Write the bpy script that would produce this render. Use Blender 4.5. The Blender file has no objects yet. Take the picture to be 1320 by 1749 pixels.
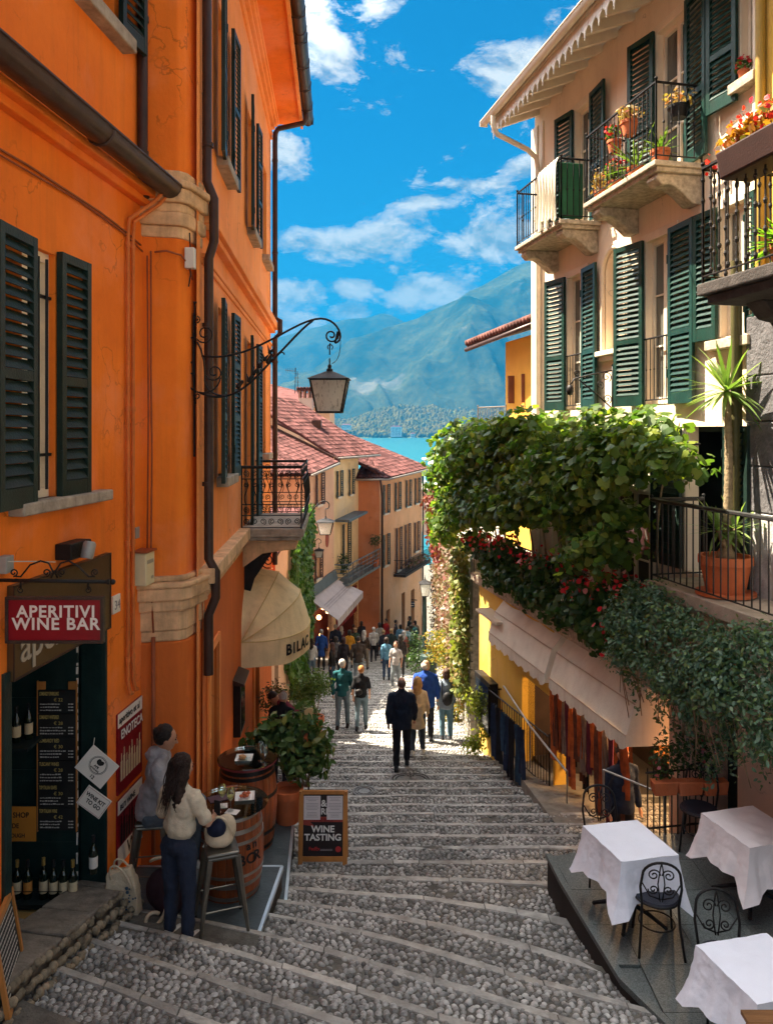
import bpy, bmesh, math, random
import numpy as np
from mathutils import Vector, Matrix, noise
R = math.radians
rnd = random.Random(7)
rng = np.random.default_rng(7)
S = bpy.context.scene
COL = S.collection
# ------------------------------------------------------------ camera, sky, sun, exposure
F = 1314.0
cam_d = bpy.data.cameras.new('camera')
cam = bpy.data.objects.new('camera', cam_d)
COL.objects.link(cam)
cam_d.sensor_fit = 'VERTICAL'
cam_d.sensor_height = 24
cam_d.sensor_width = 24
cam_d.lens = 24 * F / 1749
cam_d.shift_y = -139.5 / 1749
cam_d.clip_start = .1
cam_d.clip_end = 60000
cam.rotation_euler = (R(90), 0, 0)
S.camera = cam
SUN_EL, SUN_AZ = 58, -64          # azimuth from the view direction, negative = to the left
sdir = Vector((math.sin(R(SUN_AZ)) * math.cos(R(SUN_EL)), math.cos(R(SUN_AZ)) * math.cos(R(SUN_EL)), math.sin(R(SUN_EL))))
sun_d = bpy.data.lights.new('sun', 'SUN')
sun_d.energy = 2.7
sun_d.angle = R(.5)
sun_d.color = (1, .87, .68)
sun = bpy.data.objects.new('sun', sun_d)
COL.objects.link(sun)
sun.rotation_euler = sdir.to_track_quat('Z', 'Y').to_euler()
S.view_settings.view_transform = 'Standard'
S.view_settings.look = 'None'
S.view_settings.exposure = 3.6
S.view_settings.gamma = 1
S.view_settings.use_curve_mapping = False
S.cycles.use_denoising = True
S.cycles.max_bounces = 5
S.cycles.transparent_max_bounces = 8
S.cycles.volume_bounces = 0
S.cycles.sample_clamp_indirect = 8

W = bpy.data.worlds.new('World')
S.world = W
W.use_nodes = True


class NT:
    """short-hand for node trees"""
    def __init__(s, t):
        s.t = t
        s.n = t.nodes
        s.l = t.links

    def node(s, typ, ins=None, **kw):
        n = s.n.new(typ)
        for k, v in kw.items():
            setattr(n, k, v)
        for k, v in (ins or {}).items():
            s.put(n.inputs[k], v)
        return n

    def put(s, sock, v):
        if isinstance(v, bpy.types.NodeSocket):
            s.l.new(v, sock)
        elif isinstance(v, bpy.types.Node):
            s.l.new(v.outputs[0], sock)
        else:
            if hasattr(sock.default_value, '__len__') and not hasattr(v, '__len__'):
                v = [v] * len(sock.default_value)
            if hasattr(v, '__len__') and sock.type == 'RGBA' and len(v) == 3:
                v = tuple(v) + (1,)
            sock.default_value = v

    def math(s, op, a, b=0.0, c=0.0, clamp=False):
        n = s.n.new('ShaderNodeMath')
        n.operation = op
        n.use_clamp = clamp
        s.put(n.inputs[0], a)
        s.put(n.inputs[1], b)
        s.put(n.inputs[2], c)
        return n.outputs[0]

    def mix(s, f, a, b, mode='MIX'):
        n = s.n.new('ShaderNodeMix')
        n.data_type = 'RGBA'
        n.blend_type = mode
        s.put(n.inputs[0], f)
        s.put(n.inputs[6], a)
        s.put(n.inputs[7], b)
        return n.outputs[2]

    def noise(s, vec, scale, detail=4, rough=.55, dist=0):
        return s.node('ShaderNodeTexNoise', {'Vector': vec, 'Scale': scale, 'Detail': detail, 'Roughness': rough, 'Distortion': dist}).outputs[0]

    def ramp(s, f, stops):
        n = s.n.new('ShaderNodeValToRGB')
        s.put(n.inputs[0], f)
        while len(n.color_ramp.elements) < len(stops):
            n.color_ramp.elements.new(.5)
        for e, (p, c) in zip(n.color_ramp.elements, stops):
            e.position = p
            e.color = tuple(c) + (1,) if hasattr(c, '__len__') else (c, c, c, 1)
        return n.outputs[0]

    def mapping(s, vec, scale=(1, 1, 1), rot=(0, 0, 0), loc=(0, 0, 0)):
        return s.node('ShaderNodeMapping', {'Vector': vec, 'Scale': scale, 'Rotation': rot, 'Location': loc}).outputs[0]


def world():
    t = NT(W.node_tree)
    t.n.clear()
    out = t.node('ShaderNodeOutputWorld')
    sky = t.node('ShaderNodeTexSky', sky_type='NISHITA', sun_disc=False, sun_elevation=R(SUN_EL), sun_rotation=R(SUN_AZ),
                 altitude=300, air_density=1.0, dust_density=.6, ozone_density=2.2)
    tc = t.node('ShaderNodeTexCoord')
    d = tc.outputs['Generated']
    sep = t.node('ShaderNodeSeparateXYZ', {0: d})
    x, y, z = sep.outputs
    # clouds on a flat layer high above the lake: direction projected up
    zz = t.math('ADD', t.math('MAXIMUM', z, 0.0), .16)
    px = t.math('DIVIDE', x, zz)
    py = t.math('DIVIDE', y, zz)
    v = t.node('ShaderNodeCombineXYZ', {0: px, 1: py, 2: 0.0}).outputs[0]
    sv = t.mapping(d, scale=(1, 1, 1.9))
    big = t.noise(t.mapping(sv, loc=(CL[0], CL[1], CL[2])), 4.6, 2, .5)
    fine = t.noise(t.mapping(sv, loc=(3.1, 1.7, .4)), 11, 12, .66, .25)
    dens = t.math('ADD', t.math('MULTIPLY', big, .6), t.math('SUBTRACT', t.math('MULTIPLY', fine, 1.15), .375))
    # individual cloud banks: each is a direction, an angular radius and an amount
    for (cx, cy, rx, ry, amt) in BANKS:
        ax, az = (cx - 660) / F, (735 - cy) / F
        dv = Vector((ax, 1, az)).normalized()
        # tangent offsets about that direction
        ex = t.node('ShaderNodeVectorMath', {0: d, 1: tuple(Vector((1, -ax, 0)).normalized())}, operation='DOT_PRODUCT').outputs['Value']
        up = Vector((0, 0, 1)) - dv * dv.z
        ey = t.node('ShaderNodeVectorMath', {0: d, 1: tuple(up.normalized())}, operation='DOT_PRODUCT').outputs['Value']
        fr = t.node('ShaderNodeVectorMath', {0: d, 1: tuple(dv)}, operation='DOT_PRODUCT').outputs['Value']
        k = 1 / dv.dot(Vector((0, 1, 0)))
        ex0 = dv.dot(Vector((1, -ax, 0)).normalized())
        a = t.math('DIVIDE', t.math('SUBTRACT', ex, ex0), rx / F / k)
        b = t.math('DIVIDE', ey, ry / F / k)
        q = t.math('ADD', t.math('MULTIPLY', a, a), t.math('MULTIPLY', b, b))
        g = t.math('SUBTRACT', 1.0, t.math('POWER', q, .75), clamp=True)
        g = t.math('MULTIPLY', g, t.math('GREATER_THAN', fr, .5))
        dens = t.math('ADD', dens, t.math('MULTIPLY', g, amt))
    dens = t.math('ADD', dens, .10)  # extra cloud cover added as fill light; a wide negative bank clears the view
    m = t.ramp(dens, [(.475, 0.0), (.55, .5), (.66, 1.0)])
    up2 = t.noise(t.mapping(sv, loc=(3.1, 1.7, .425)), 11, 12, .66, .25)
    shade = t.math('SUBTRACT', fine, up2)
    body = t.noise(t.mapping(sv, loc=(9, 2, 5)), 9, 6)
    sh = t.math('ADD', t.math('MULTIPLY', shade, 5.5), t.math('ADD', t.math('MULTIPLY', body, 1.1), .05), clamp=True)
    ccol = t.mix(sh, (.22, .26, .30), (.68, .66, .61))
    # cloud brightness boosted around the sun, added to lift the shade in the street
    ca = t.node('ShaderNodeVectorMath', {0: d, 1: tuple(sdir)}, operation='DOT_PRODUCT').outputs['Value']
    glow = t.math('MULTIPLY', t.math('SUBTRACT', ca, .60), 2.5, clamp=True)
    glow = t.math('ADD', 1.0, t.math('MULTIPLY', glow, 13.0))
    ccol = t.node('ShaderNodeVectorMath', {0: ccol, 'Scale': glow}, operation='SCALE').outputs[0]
    skyc = t.mix(1.0, sky.outputs[0], (.002, .050, .079), 'MULTIPLY')
    lowf = t.math('SUBTRACT', 1.0, t.math('MULTIPLY', t.math('MAXIMUM', z, 0.0), 2.3), clamp=True)
    skyc = t.mix(t.math('MULTIPLY', t.math('POWER', lowf, 2.0), .55), skyc, (.05, .17, .26))
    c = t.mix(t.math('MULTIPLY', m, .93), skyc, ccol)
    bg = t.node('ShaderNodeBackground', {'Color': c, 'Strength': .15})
    t.l.new(bg.outputs[0], out.inputs[0])


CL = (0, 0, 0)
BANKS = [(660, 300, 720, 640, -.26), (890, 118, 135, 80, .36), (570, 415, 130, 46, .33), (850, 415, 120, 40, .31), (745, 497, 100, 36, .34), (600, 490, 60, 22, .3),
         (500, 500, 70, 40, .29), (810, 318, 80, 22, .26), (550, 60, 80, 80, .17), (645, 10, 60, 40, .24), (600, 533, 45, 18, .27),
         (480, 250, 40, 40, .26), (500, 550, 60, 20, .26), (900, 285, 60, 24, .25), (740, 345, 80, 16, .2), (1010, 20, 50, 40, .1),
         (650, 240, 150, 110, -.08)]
world()


# ------------------------------------------------------------ materials
MATS = {}


def mat(name, col, rough=.8, var=.18, scale=2.0, bump=.15, bscale=60.0, metal=0.0, streak=0.0, dirt=None, island=0.0,
        spec=.28, emit=None, trans=0.0, coat=0.0, alpha=1.0, grain=None, objr=0.0, hue2=None):
    if name in MATS:
        return MATS[name]
    m = bpy.data.materials.new(name)
    MATS[name] = m
    m.use_nodes = True
    t = NT(m.node_tree)
    t.n.clear()
    out = t.node('ShaderNodeOutputMaterial')
    tc = t.node('ShaderNodeTexCoord').outputs['Object']
    vec = t.mapping(tc, scale=grain) if grain else tc
    n1 = t.noise(vec, scale, 6, .6)
    lo = [c * (1 - var) for c in col]
    hi = [min(1, c * (1 + var)) for c in col]
    if hue2:
        hi = hue2
    c = t.mix(t.ramp(n1, [(.3, 0.0), (.7, 1.0)]), lo, hi)
    if streak:
        ns = t.noise(t.mapping(tc, scale=(3, 3, .18)), 2.2, 6, .65)
        c = t.mix(t.math('MULTIPLY', t.ramp(ns, [(.5, 0.0), (.75, 1.0)]), streak), c, dirt or [q * .55 for q in col])
        n3 = t.noise(t.mapping(tc, loc=(7, 3, 1)), 1.1, 8, .7)
        c = t.mix(t.math('MULTIPLY', t.ramp(n3, [(.55, 0.0), (.62, 1.0)]), streak * .35), c, [min(1, q * 1.25 + .02) for q in col])
        if streak < .29 and scale <= 1:
            wv = t.node('ShaderNodeVectorMath', {0: tc, 1: t.node('ShaderNodeTexNoise', {'Vector': tc, 'Scale': 2.5, 'Detail': 5}).outputs['Color']}, operation='ADD').outputs[0]
            cr = t.node('ShaderNodeTexVoronoi', {'Vector': wv, 'Scale': .8}, feature='DISTANCE_TO_EDGE').outputs['Distance']
            cm = t.math('MULTIPLY', t.ramp(cr, [(.004, 1.0), (.012, 0.0)]), t.ramp(t.noise(t.mapping(tc, loc=(4, 4, 9)), .9, 3), [(.5, 0.0), (.6, .6)]))
            c = t.mix(cm, c, [q * .4 for q in col])
            fd = t.noise(t.mapping(tc, loc=(2, 9, 3)), .55, 7, .62)
            c = t.mix(t.ramp(fd, [(.5, 0.0), (.64, .38)]), c, [min(1, q * .85 + .16) for q in col])
        n4 = t.noise(t.mapping(tc, loc=(1, 8, 4)), 16, 4, .7)
        c = t.mix(t.math('MULTIPLY', t.ramp(n4, [(.68, 0.0), (.72, 1.0)]), streak * .6), c, [q * .45 for q in col])
    if island or objr:
        if island:
            r = t.node('ShaderNodeNewGeometry').outputs['Random Per Island']
            oi = t.node('ShaderNodeObjectInfo').outputs['Random']
            r = t.math('FRACT', t.math('ADD', r, oi))
        else:
            r = t.node('ShaderNodeObjectInfo').outputs['Random']
        k = island or objr
        g = t.ramp(r, [(0.0, 1 - k), (1.0, 1 + k)])
        c = t.mix(1.0, c, g, 'MULTIPLY')
    b = t.node('ShaderNodeBsdfPrincipled', {'Base Color': c, 'Roughness': rough, 'Metallic': metal, 'Specular IOR Level': spec,
                                             'Coat Weight': coat, 'Alpha': alpha, 'Transmission Weight': trans})
    if emit:
        t.put(b.inputs['Emission Color'], emit[0])
        t.put(b.inputs['Emission Strength'], emit[1])
    if bump:
        n2 = t.noise(vec, bscale, 5, .6)
        bp = t.node('ShaderNodeBump', {'Strength': bump, 'Distance': .02, 'Height': n2})
        t.l.new(bp.outputs[0], b.inputs['Normal'])
    t.l.new(b.outputs[0], out.inputs[0])
    return m


def leafmat(name, cols, trans=.35, rough=.45):
    """leaf: colour picked per leaf, light comes through"""
    if name in MATS:
        return MATS[name]
    m = bpy.data.materials.new(name)
    MATS[name] = m
    m.use_nodes = True
    t = NT(m.node_tree)
    t.n.clear()
    out = t.node('ShaderNodeOutputMaterial')
    r = t.node('ShaderNodeNewGeometry').outputs['Random Per Island']
    oi = t.node('ShaderNodeObjectInfo').outputs['Random']
    r = t.math('FRACT', t.math('ADD', r, oi))
    n = len(cols)
    c = t.ramp(r, [(i / max(1, n - 1), q) for i, q in enumerate(cols)])
    tc = t.node('ShaderNodeTexCoord').outputs['Object']
    c = t.mix(t.math('MULTIPLY', t.noise(tc, 40, 3), .5), c, [q * .6 for q in cols[0]])
    b = t.node('ShaderNodeBsdfPrincipled', {'Base Color': c, 'Roughness': rough, 'Specular IOR Level': .28})
    tr = t.node('ShaderNodeBsdfTranslucent', {'Color': t.mix(1.0, c, (1.5, 1.7, .6), 'MULTIPLY')})
    mx = t.node('ShaderNodeMixShader', {0: trans, 1: b.outputs[0], 2: tr.outputs[0]})
    t.l.new(mx.outputs[0], out.inputs[0])
    return m


# ------------------------------------------------------------ mesh helpers
def P(x, y, d):
    """the place seen at photo position x, y when it lies d metres ahead"""
    return Vector(((x - 660) / F * d, d, (735 - y) / F * d))


def wm(o):
    return (wm(o.parent) @ o.matrix_parent_inverse @ o.matrix_basis) if o.parent else o.matrix_basis


def adopt(o, parent):
    if parent is not None:
        o.parent = parent
        o.matrix_parent_inverse = wm(parent).inverted()


def tag(o, label=None, cat=None, group=None, kind=None):
    if label:
        o['label'] = label
    if cat:
        o['category'] = cat
    if group:
        o['group'] = group
    if kind:
        o['kind'] = kind
    return o


def thing(name, label, cat, loc=(0, 0, 0), group=None, rz=0):
    o = bpy.data.objects.new(name, None)
    COL.objects.link(o)
    o.empty_display_size = .1
    o.location = loc
    o.rotation_euler = (0, 0, rz)
    return tag(o, label, cat, group)


def copy_tree(o, parent=None):
    c = o.copy()
    COL.objects.link(c)
    if parent is not None:
        mpi = o.matrix_parent_inverse.copy()
        c.parent = parent
        c.matrix_parent_inverse = mpi
    for ch in list(o.children):
        copy_tree(ch, c)
    return c


class B:
    """collects shapes and links them as ONE mesh object"""
    def __init__(s, m=None):
        s.v = []
        s.f = []
        s.mi = []
        s.cur = 0
        s.m = m

    def add(s, vs, fs):
        o = len(s.v)
        if s.m is not None:
            vs = [s.m @ Vector(v) for v in vs]
        s.v += [tuple(v) for v in vs]
        s.f += [tuple(i + o for i in f) for f in fs]
        s.mi += [s.cur] * len(fs)
        return s

    def quad(s, a, b, c, d):
        return s.add([a, b, c, d], [(0, 1, 2, 3)])

    def box(s, lo, hi, rot=None, piv=None):
        (x0, y0, z0), (x1, y1, z1) = lo, hi
        vs = [Vector(v) for v in ((x0, y0, z0), (x1, y0, z0), (x1, y1, z0), (x0, y1, z0), (x0, y0, z1), (x1, y0, z1), (x1, y1, z1), (x0, y1, z1))]
        if rot is not None:
            pv = Vector(piv) if piv is not None else (Vector(lo) + Vector(hi)) / 2
            vs = [pv + rot @ (v - pv) for v in vs]
        return s.add(vs, [(0, 3, 2, 1), (4, 5, 6, 7), (0, 1, 5, 4), (1, 2, 6, 5), (2, 3, 7, 6), (3, 0, 4, 7)])

    def prism(s, pts, off):
        """polygon pts swept by off"""
        n = len(pts)
        off = Vector(off)
        a = [Vector(p) for p in pts]
        return s.add(a + [p + off for p in a], [tuple(range(n - 1, -1, -1)), tuple(range(n, 2 * n))] + [(i, (i + 1) % n, (i + 1) % n + n, i + n) for i in range(n)])

    def tube(s, pts, r, n=8, closed=False, cap=True):
        pts = [Vector(p) for p in pts]
        rs = r if hasattr(r, '__len__') else [r] * len(pts)
        L = len(pts)
        vs, fs = [], []
        up = None
        for i, p in enumerate(pts):
            if closed:
                t = pts[(i + 1) % L] - pts[i - 1]
            else:
                t = pts[min(i + 1, L - 1)] - pts[max(i - 1, 0)]
            if t.length < 1e-9:
                t = Vector((0, 0, 1))
            t.normalize()
            if up is None:
                up = Vector((0, 0, 1)) if abs(t.z) < .9 else Vector((1, 0, 0))
            u = up - t * up.dot(t)
            if u.length < 1e-6:
                u = t.orthogonal()
            u.normalize()
            up = u
            w = t.cross(u)
            for k in range(n):
                a = 2 * math.pi * k / n
                vs.append(p + (u * math.cos(a) + w * math.sin(a)) * rs[i])
        for i in range(L if closed else L - 1):
            j = (i + 1) % L
            for k in range(n):
                fs.append((i * n + k, i * n + (k + 1) % n, j * n + (k + 1) % n, j * n + k))
        if cap and not closed:
            fs.append(tuple(range(n - 1, -1, -1)))
            fs.append(tuple(range((L - 1) * n, L * n)))
        return s.add(vs, fs)

    def lathe(s, prof, c=(0, 0, 0), n=24, axis=None, cap=True):
        """prof: (radius, height) pairs"""
        c = Vector(c)
        q = axis.to_track_quat('Z', 'Y').to_matrix() if axis is not None else Matrix.Identity(3)
        vs, fs = [], []
        for r, z in prof:
            for k in range(n):
                a = 2 * math.pi * k / n
                vs.append(c + q @ Vector((r * math.cos(a), r * math.sin(a), z)))
        for i in range(len(prof) - 1):
            for k in range(n):
                fs.append((i * n + k, i * n + (k + 1) % n, (i + 1) * n + (k + 1) % n, (i + 1) * n + k))
        if cap:
            fs.append(tuple(range(n - 1, -1, -1)))
            fs.append(tuple(range((len(prof) - 1) * n, len(prof) * n)))
        return s.add(vs, fs)

    def ball(s, c, r, n=8, sq=(1, 1, 1), rot=None):
        c = Vector(c)
        vs, fs = [], []
        for i in range(n + 1):
            ph = math.pi * i / n
            for k in range(n * 2):
                a = math.pi * k / n
                p = Vector((r * sq[0] * math.sin(ph) * math.cos(a), r * sq[1] * math.sin(ph) * math.sin(a), r * sq[2] * math.cos(ph)))
                vs.append(c + (rot @ p if rot is not None else p))
        m = n * 2
        for i in range(n):
            for k in range(m):
                fs.append((i * m + k, (i + 1) * m + k, (i + 1) * m + (k + 1) % m, i * m + (k + 1) % m))
        return s.add(vs, fs)

    def cone2(s, a, b, ra, rb, n=10):
        """tapered limb with round ends"""
        a, b = Vector(a), Vector(b)
        ax = (b - a)
        L = ax.length
        if L < 1e-6:
            return s.ball(a, ra)
        pts, rs = [], []
        u = ax / L
        for k in (-.95, -.7, -.35):
            pts.append(a + u * ra * k)
            rs.append(ra * math.sqrt(1 - k * k))
        for k in (0, .33, .66, 1):
            pts.append(a + ax * k)
            rs.append(ra + (rb - ra) * k)
        for k in (.35, .7, .95):
            pts.append(b + u * rb * k)
            rs.append(rb * math.sqrt(1 - k * k))
        return s.tube(pts, rs, n)

    def mesh(s, name, fix=True):
        me = bpy.data.meshes.new(name)
        me.from_pydata(s.v, [], s.f)
        if fix:
            bm = bmesh.new()
            bm.from_mesh(me)
            bmesh.ops.remove_doubles(bm, verts=bm.verts, dist=1e-5)
            bmesh.ops.recalc_face_normals(bm, faces=bm.faces)
            bm.to_mesh(me)
            bm.free()
        return me

    def build(s, name, m, parent=None, smooth=False, bevel=0, fix=True, label=None, kind=None, angle=None):
        me = s.mesh(name, fix)
        ms = m if isinstance(m, (list, tuple)) else [m]
        for q in ms:
            me.materials.append(q)
        if len(ms) > 1 and not fix:
            me.polygons.foreach_set('material_index', s.mi)
        o = bpy.data.objects.new(name, me)
        COL.objects.link(o)
        adopt(o, parent)
        if smooth:
            me.shade_smooth()
            if angle:
                try:
                    me.set_sharp_from_angle(angle=R(angle))
                except Exception:
                    pass
        if bevel:
            b = o.modifiers.new('bevel', 'BEVEL')
            b.width = bevel
            b.segments = 2
            b.limit_method = 'ANGLE'
        return tag(o, label, None, None, kind)


def share(name, me, parent, mw):
    """one more object on mesh data that exists already, at world matrix mw"""
    o = bpy.data.objects.new(name, me)
    COL.objects.link(o)
    if parent is not None:
        o.parent = parent
        o.matrix_parent_inverse = wm(parent).inverted()
    o.matrix_basis = mw
    return o


def text(s, size, org, xd, yd, m, parent, ext=.002, bold=0.0, align='LEFT', sx=1.0, name='lettering', space=1.0):
    c = bpy.data.curves.new(name, 'FONT')
    c.body = s
    c.size = size
    c.extrude = ext
    c.offset = bold
    c.align_x = align
    c.space_character = space
    c.resolution_u = 3
    c.materials.append(m)
    o = bpy.data.objects.new(name, c)
    COL.objects.link(o)
    xd, yd = Vector(xd).normalized(), Vector(yd).normalized()
    zd = xd.cross(yd).normalized()
    M = Matrix((xd * sx, yd, zd)).transposed().to_4x4()
    M.translation = Vector(org)
    me = bpy.data.meshes.new_from_object(o)
    me.name = name
    bpy.data.objects.remove(o)
    o = bpy.data.objects.new(name, me)
    COL.objects.link(o)
    adopt(o, parent)
    o.matrix_basis = M
    return o


def facade(x0, k, side):
    """frame of a facade: u = metres ahead along it, v = metres out from it, w = height"""
    L = math.hypot(1, k)
    n = Vector((1 / L * side, -k / L * side, 0))
    return Matrix(((k, n.x, 0, x0), (1, n.y, 0, 0), (0, 0, 1, 0), (0, 0, 0, 1)))


LN = facade(-2.73 - .103 * 7.8, .103, 1)
LF = facade(-1.574, -.0654, 1)
RF = facade(6.21, -.212, -1)


def sheet(m, u0, u1, z0, z1, holes=(), depth=.18, v=0.0):
    """wall face with openings and their reveals"""
    b = B(m)
    us = sorted({u0, u1, *[h[0] for h in holes], *[h[1] for h in holes]})
    zs = sorted({z0, z1, *[h[2] for h in holes], *[h[3] for h in holes]})
    for i in range(len(us) - 1):
        for j in range(len(zs) - 1):
            cu, cz = (us[i] + us[i + 1]) / 2, (zs[j] + zs[j + 1]) / 2
            if not any(h[0] < cu < h[1] and h[2] < cz < h[3] for h in holes):
                b.quad((us[i], v, zs[j]), (us[i + 1], v, zs[j]), (us[i + 1], v, zs[j + 1]), (us[i], v, zs[j + 1]))
    for a, c, e, g in holes:
        b.quad((a, v, e), (a, v - depth, e), (a, v - depth, g), (a, v, g))
        b.quad((c, v, e), (c, v - depth, e), (c, v - depth, g), (c, v, g))
        b.quad((a, v, g), (a, v - depth, g), (c, v - depth, g), (c, v, g))
        b.quad((a, v, e), (a, v - depth, e), (c, v - depth, e), (c, v, e))
    return b


_slat = {}


def shutter(m, parent, u_hinge, sgn, w, z0, z1, ang, mt, v0=.05, slats=True, rails=(.0, .5, 1.0), th=.045, pitch=.062, label=None):
    """louvred leaf hinged at u_hinge; sgn -1 = swings towards the viewer's side; ang = degrees away from flat on the wall"""
    h = z1 - z0
    L = Matrix.Translation((u_hinge, v0, z0)) @ Matrix.Rotation(R(ang) * -sgn * -1, 4, 'Z') @ Matrix.Diagonal((sgn, 1, 1, 1))
    M = m @ L
    b = B(M)
    st = min(.07, w * .17)
    b.box((0, 0, 0), (st, th, h))
    b.box((w - st, 0, 0), (w, th, h))
    zr = []
    for k in rails:
        rh = .16 if k == 0 else .08
        a = min(max(k * h - rh / 2, 0), h - rh)
        zr.append((a, a + rh))
        b.box((st, .002, a), (w - st, th - .002, a + rh))
    b.tube([(-.004, th, h * .15), (-.004, th, h * .2)], .012, 6)
    b.tube([(-.004, th, h * .8), (-.004, th, h * .85)], .012, 6)
    o = b.build('shutter', mt, parent, label=label, bevel=.003)
    sw = w - 2 * st
    if slats:
        key = (round(sw, 3), mt.name, round(pitch, 3))
        if key not in _slat:
            q = B()
            q.box((0, -.56 * pitch, -.004), (sw, .56 * pitch, .004), Matrix.Rotation(R(-60), 3, 'X'))
            me = q.mesh('slat')
            me.materials.append(mt)
            _slat[key] = me
        for (a, c) in zip(zr[:-1], zr[1:]):
            n = int((c[0] - a[1]) / pitch)
            for i in range(n):
                z = a[1] + (i + .5) * (c[0] - a[1]) / n
                share('slat', _slat[key], o, M @ Matrix.Translation((st, th / 2, z)))
    else:
        q = B(M)
        for (a, c) in zip(zr[:-1], zr[1:]):
            n = int((c[0] - a[1]) / pitch)
            for i in range(n):
                z = a[1] + (i + .5) * (c[0] - a[1]) / n
                q.box((st, th / 2 - .024, z - .005), (w - st, th / 2 + .024, z + .005), Matrix.Rotation(R(-38), 3, 'X'))
        q.build('louvres', mt, o, kind='stuff')
    return o


def scroll(c, ux, uy, r0, r1, turns, a0=0.0, n=26):
    """flat spiral in the plane ux, uy"""
    c, ux, uy = Vector(c), Vector(ux), Vector(uy)
    out = []
    for i in range(n + 1):
        k = i / n
        a = a0 + turns * 2 * math.pi * k
        r = r0 + (r1 - r0) * k
        out.append(c + ux * math.cos(a) * r + uy * math.sin(a) * r)
    return out


def bez(p0, p1, p2, p3, n=12):
    p0, p1, p2, p3 = map(Vector, (p0, p1, p2, p3))
    return [p0 * (1 - t) ** 3 + p1 * 3 * t * (1 - t) ** 2 + p2 * 3 * t * t * (1 - t) + p3 * t ** 3 for t in [i / n for i in range(n + 1)]]


# leaf outlines in x (across), y (along), unit length about 1
LEAF = {
    'vine': ([(0, 0), (.38, .02), (.5, .38), (.3, .5), (.3, .82), (0, 1.0), (-.3, .82), (-.3, .5), (-.5, .38), (-.38, .02)], [.0, .0, -.1, -.03, -.1, -.12, -.1, -.03, -.1, .0]),
    'oval': ([(0, 0), (.22, .3), (.2, .65), (0, 1), (-.2, .65), (-.22, .3)], [0, .06, .05, -.05, .05, .06]),
    'lance': ([(0, 0), (.09, .3), (.08, .65), (0, 1), (-.08, .65), (-.09, .3)], [0, .02, .0, -.14, .0, .02]),
    'tiny': ([(0, 0), (.3, .5), (0, 1), (-.3, .5)], [0, .04, 0, .04]),
    'petal': ([(0, 0), (.35, .25), (.4, .7), (0, .95), (-.4, .7), (-.35, .25)], [0, .1, .2, .12, .2, .1]),
}


def leaves(name, pts, nrm, size, kind, mt, parent=None, singles=0, spread=.6, vary=.35, seed=1, st='leaf'):
    """N leaves as one mesh; the ones nearest the camera as objects of their own"""
    r = np.random.default_rng(seed)
    pts = np.asarray(pts, float)
    N = len(pts)
    nrm = np.asarray(nrm, float) + r.normal(0, spread, (N, 3))
    nrm /= np.linalg.norm(nrm, axis=1)[:, None] + 1e-9
    t = r.normal(0, 1, (N, 3))
    t[:, 2] -= .5
    t -= nrm * (t * nrm).sum(1)[:, None]
    t /= np.linalg.norm(t, axis=1)[:, None] + 1e-9
    s = np.cross(t, nrm)
    sc = size * (1 + r.uniform(-vary, vary, N))
    sh, zz = LEAF[kind]
    K = len(sh)
    o2 = [0] * N
    order = np.argsort(np.linalg.norm(pts, axis=1))
    rest = order[singles:]
    base = np.array([[x, y, z] for (x, y), z in zip(sh, zz)])
    if singles:
        me = bpy.data.meshes.new(st)
        me.from_pydata([tuple(v) for v in base], [], [tuple(range(K))])
        me.materials.append(mt)
        for i in order[:singles]:
            M = Matrix(((s[i][0] * sc[i], t[i][0] * sc[i], nrm[i][0] * sc[i], pts[i][0]), (s[i][1] * sc[i], t[i][1] * sc[i], nrm[i][1] * sc[i], pts[i][1]),
                        (s[i][2] * sc[i], t[i][2] * sc[i], nrm[i][2] * sc[i], pts[i][2]), (0, 0, 0, 1)))
            share(st, me, parent, M)
    if len(rest) == 0:
        return None
    V = (pts[rest][:, None, :] + sc[rest][:, None, None] * (base[None, :, 0:1] * s[rest][:, None, :] + base[None, :, 1:2] * t[rest][:, None, :] + base[None, :, 2:3] * nrm[rest][:, None, :])).reshape(-1, 3)
    n = len(rest)
    me = bpy.data.meshes.new(name)
    me.vertices.add(n * K)
    me.vertices.foreach_set('co', V.ravel())
    me.loops.add(n * K)
    me.loops.foreach_set('vertex_index', np.arange(n * K, dtype=np.int32))
    me.polygons.add(n)
    me.polygons.foreach_set('loop_start', np.arange(0, n * K, K, dtype=np.int32))
    me.polygons.foreach_set('loop_total', np.full(n, K, dtype=np.int32))
    me.update(calc_edges=True)
    me.materials.append(mt)
    o = bpy.data.objects.new(name, me)
    COL.objects.link(o)
    adopt(o, parent)
    o['kind'] = 'stuff'
    return o


def blob_points(blobs, n, seed=1, skin=.35):
    """points near the surfaces of ellipsoids (cx,cy,cz,rx,ry,rz), with outward normals"""
    r = np.random.default_rng(seed)
    w = np.array([(b[3] * b[4] + b[4] * b[5] + b[3] * b[5]) for b in blobs])
    idx = r.choice(len(blobs), n, p=w / w.sum())
    bl = np.array(blobs)[idx]
    d = r.normal(0, 1, (n, 3))
    d /= np.linalg.norm(d, axis=1)[:, None]
    k = 1 - np.abs(r.normal(0, skin, n))
    k = np.clip(k, .1, 1)
    lump = 1 + .12 * np.sin(d[:, 0] * 5 + bl[:, 0] * 3) + .1 * np.sin(d[:, 2] * 7 + bl[:, 1] * 5)
    p = bl[:, :3] + d * bl[:, 3:] * (k * lump)[:, None]
    return p, d


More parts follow.
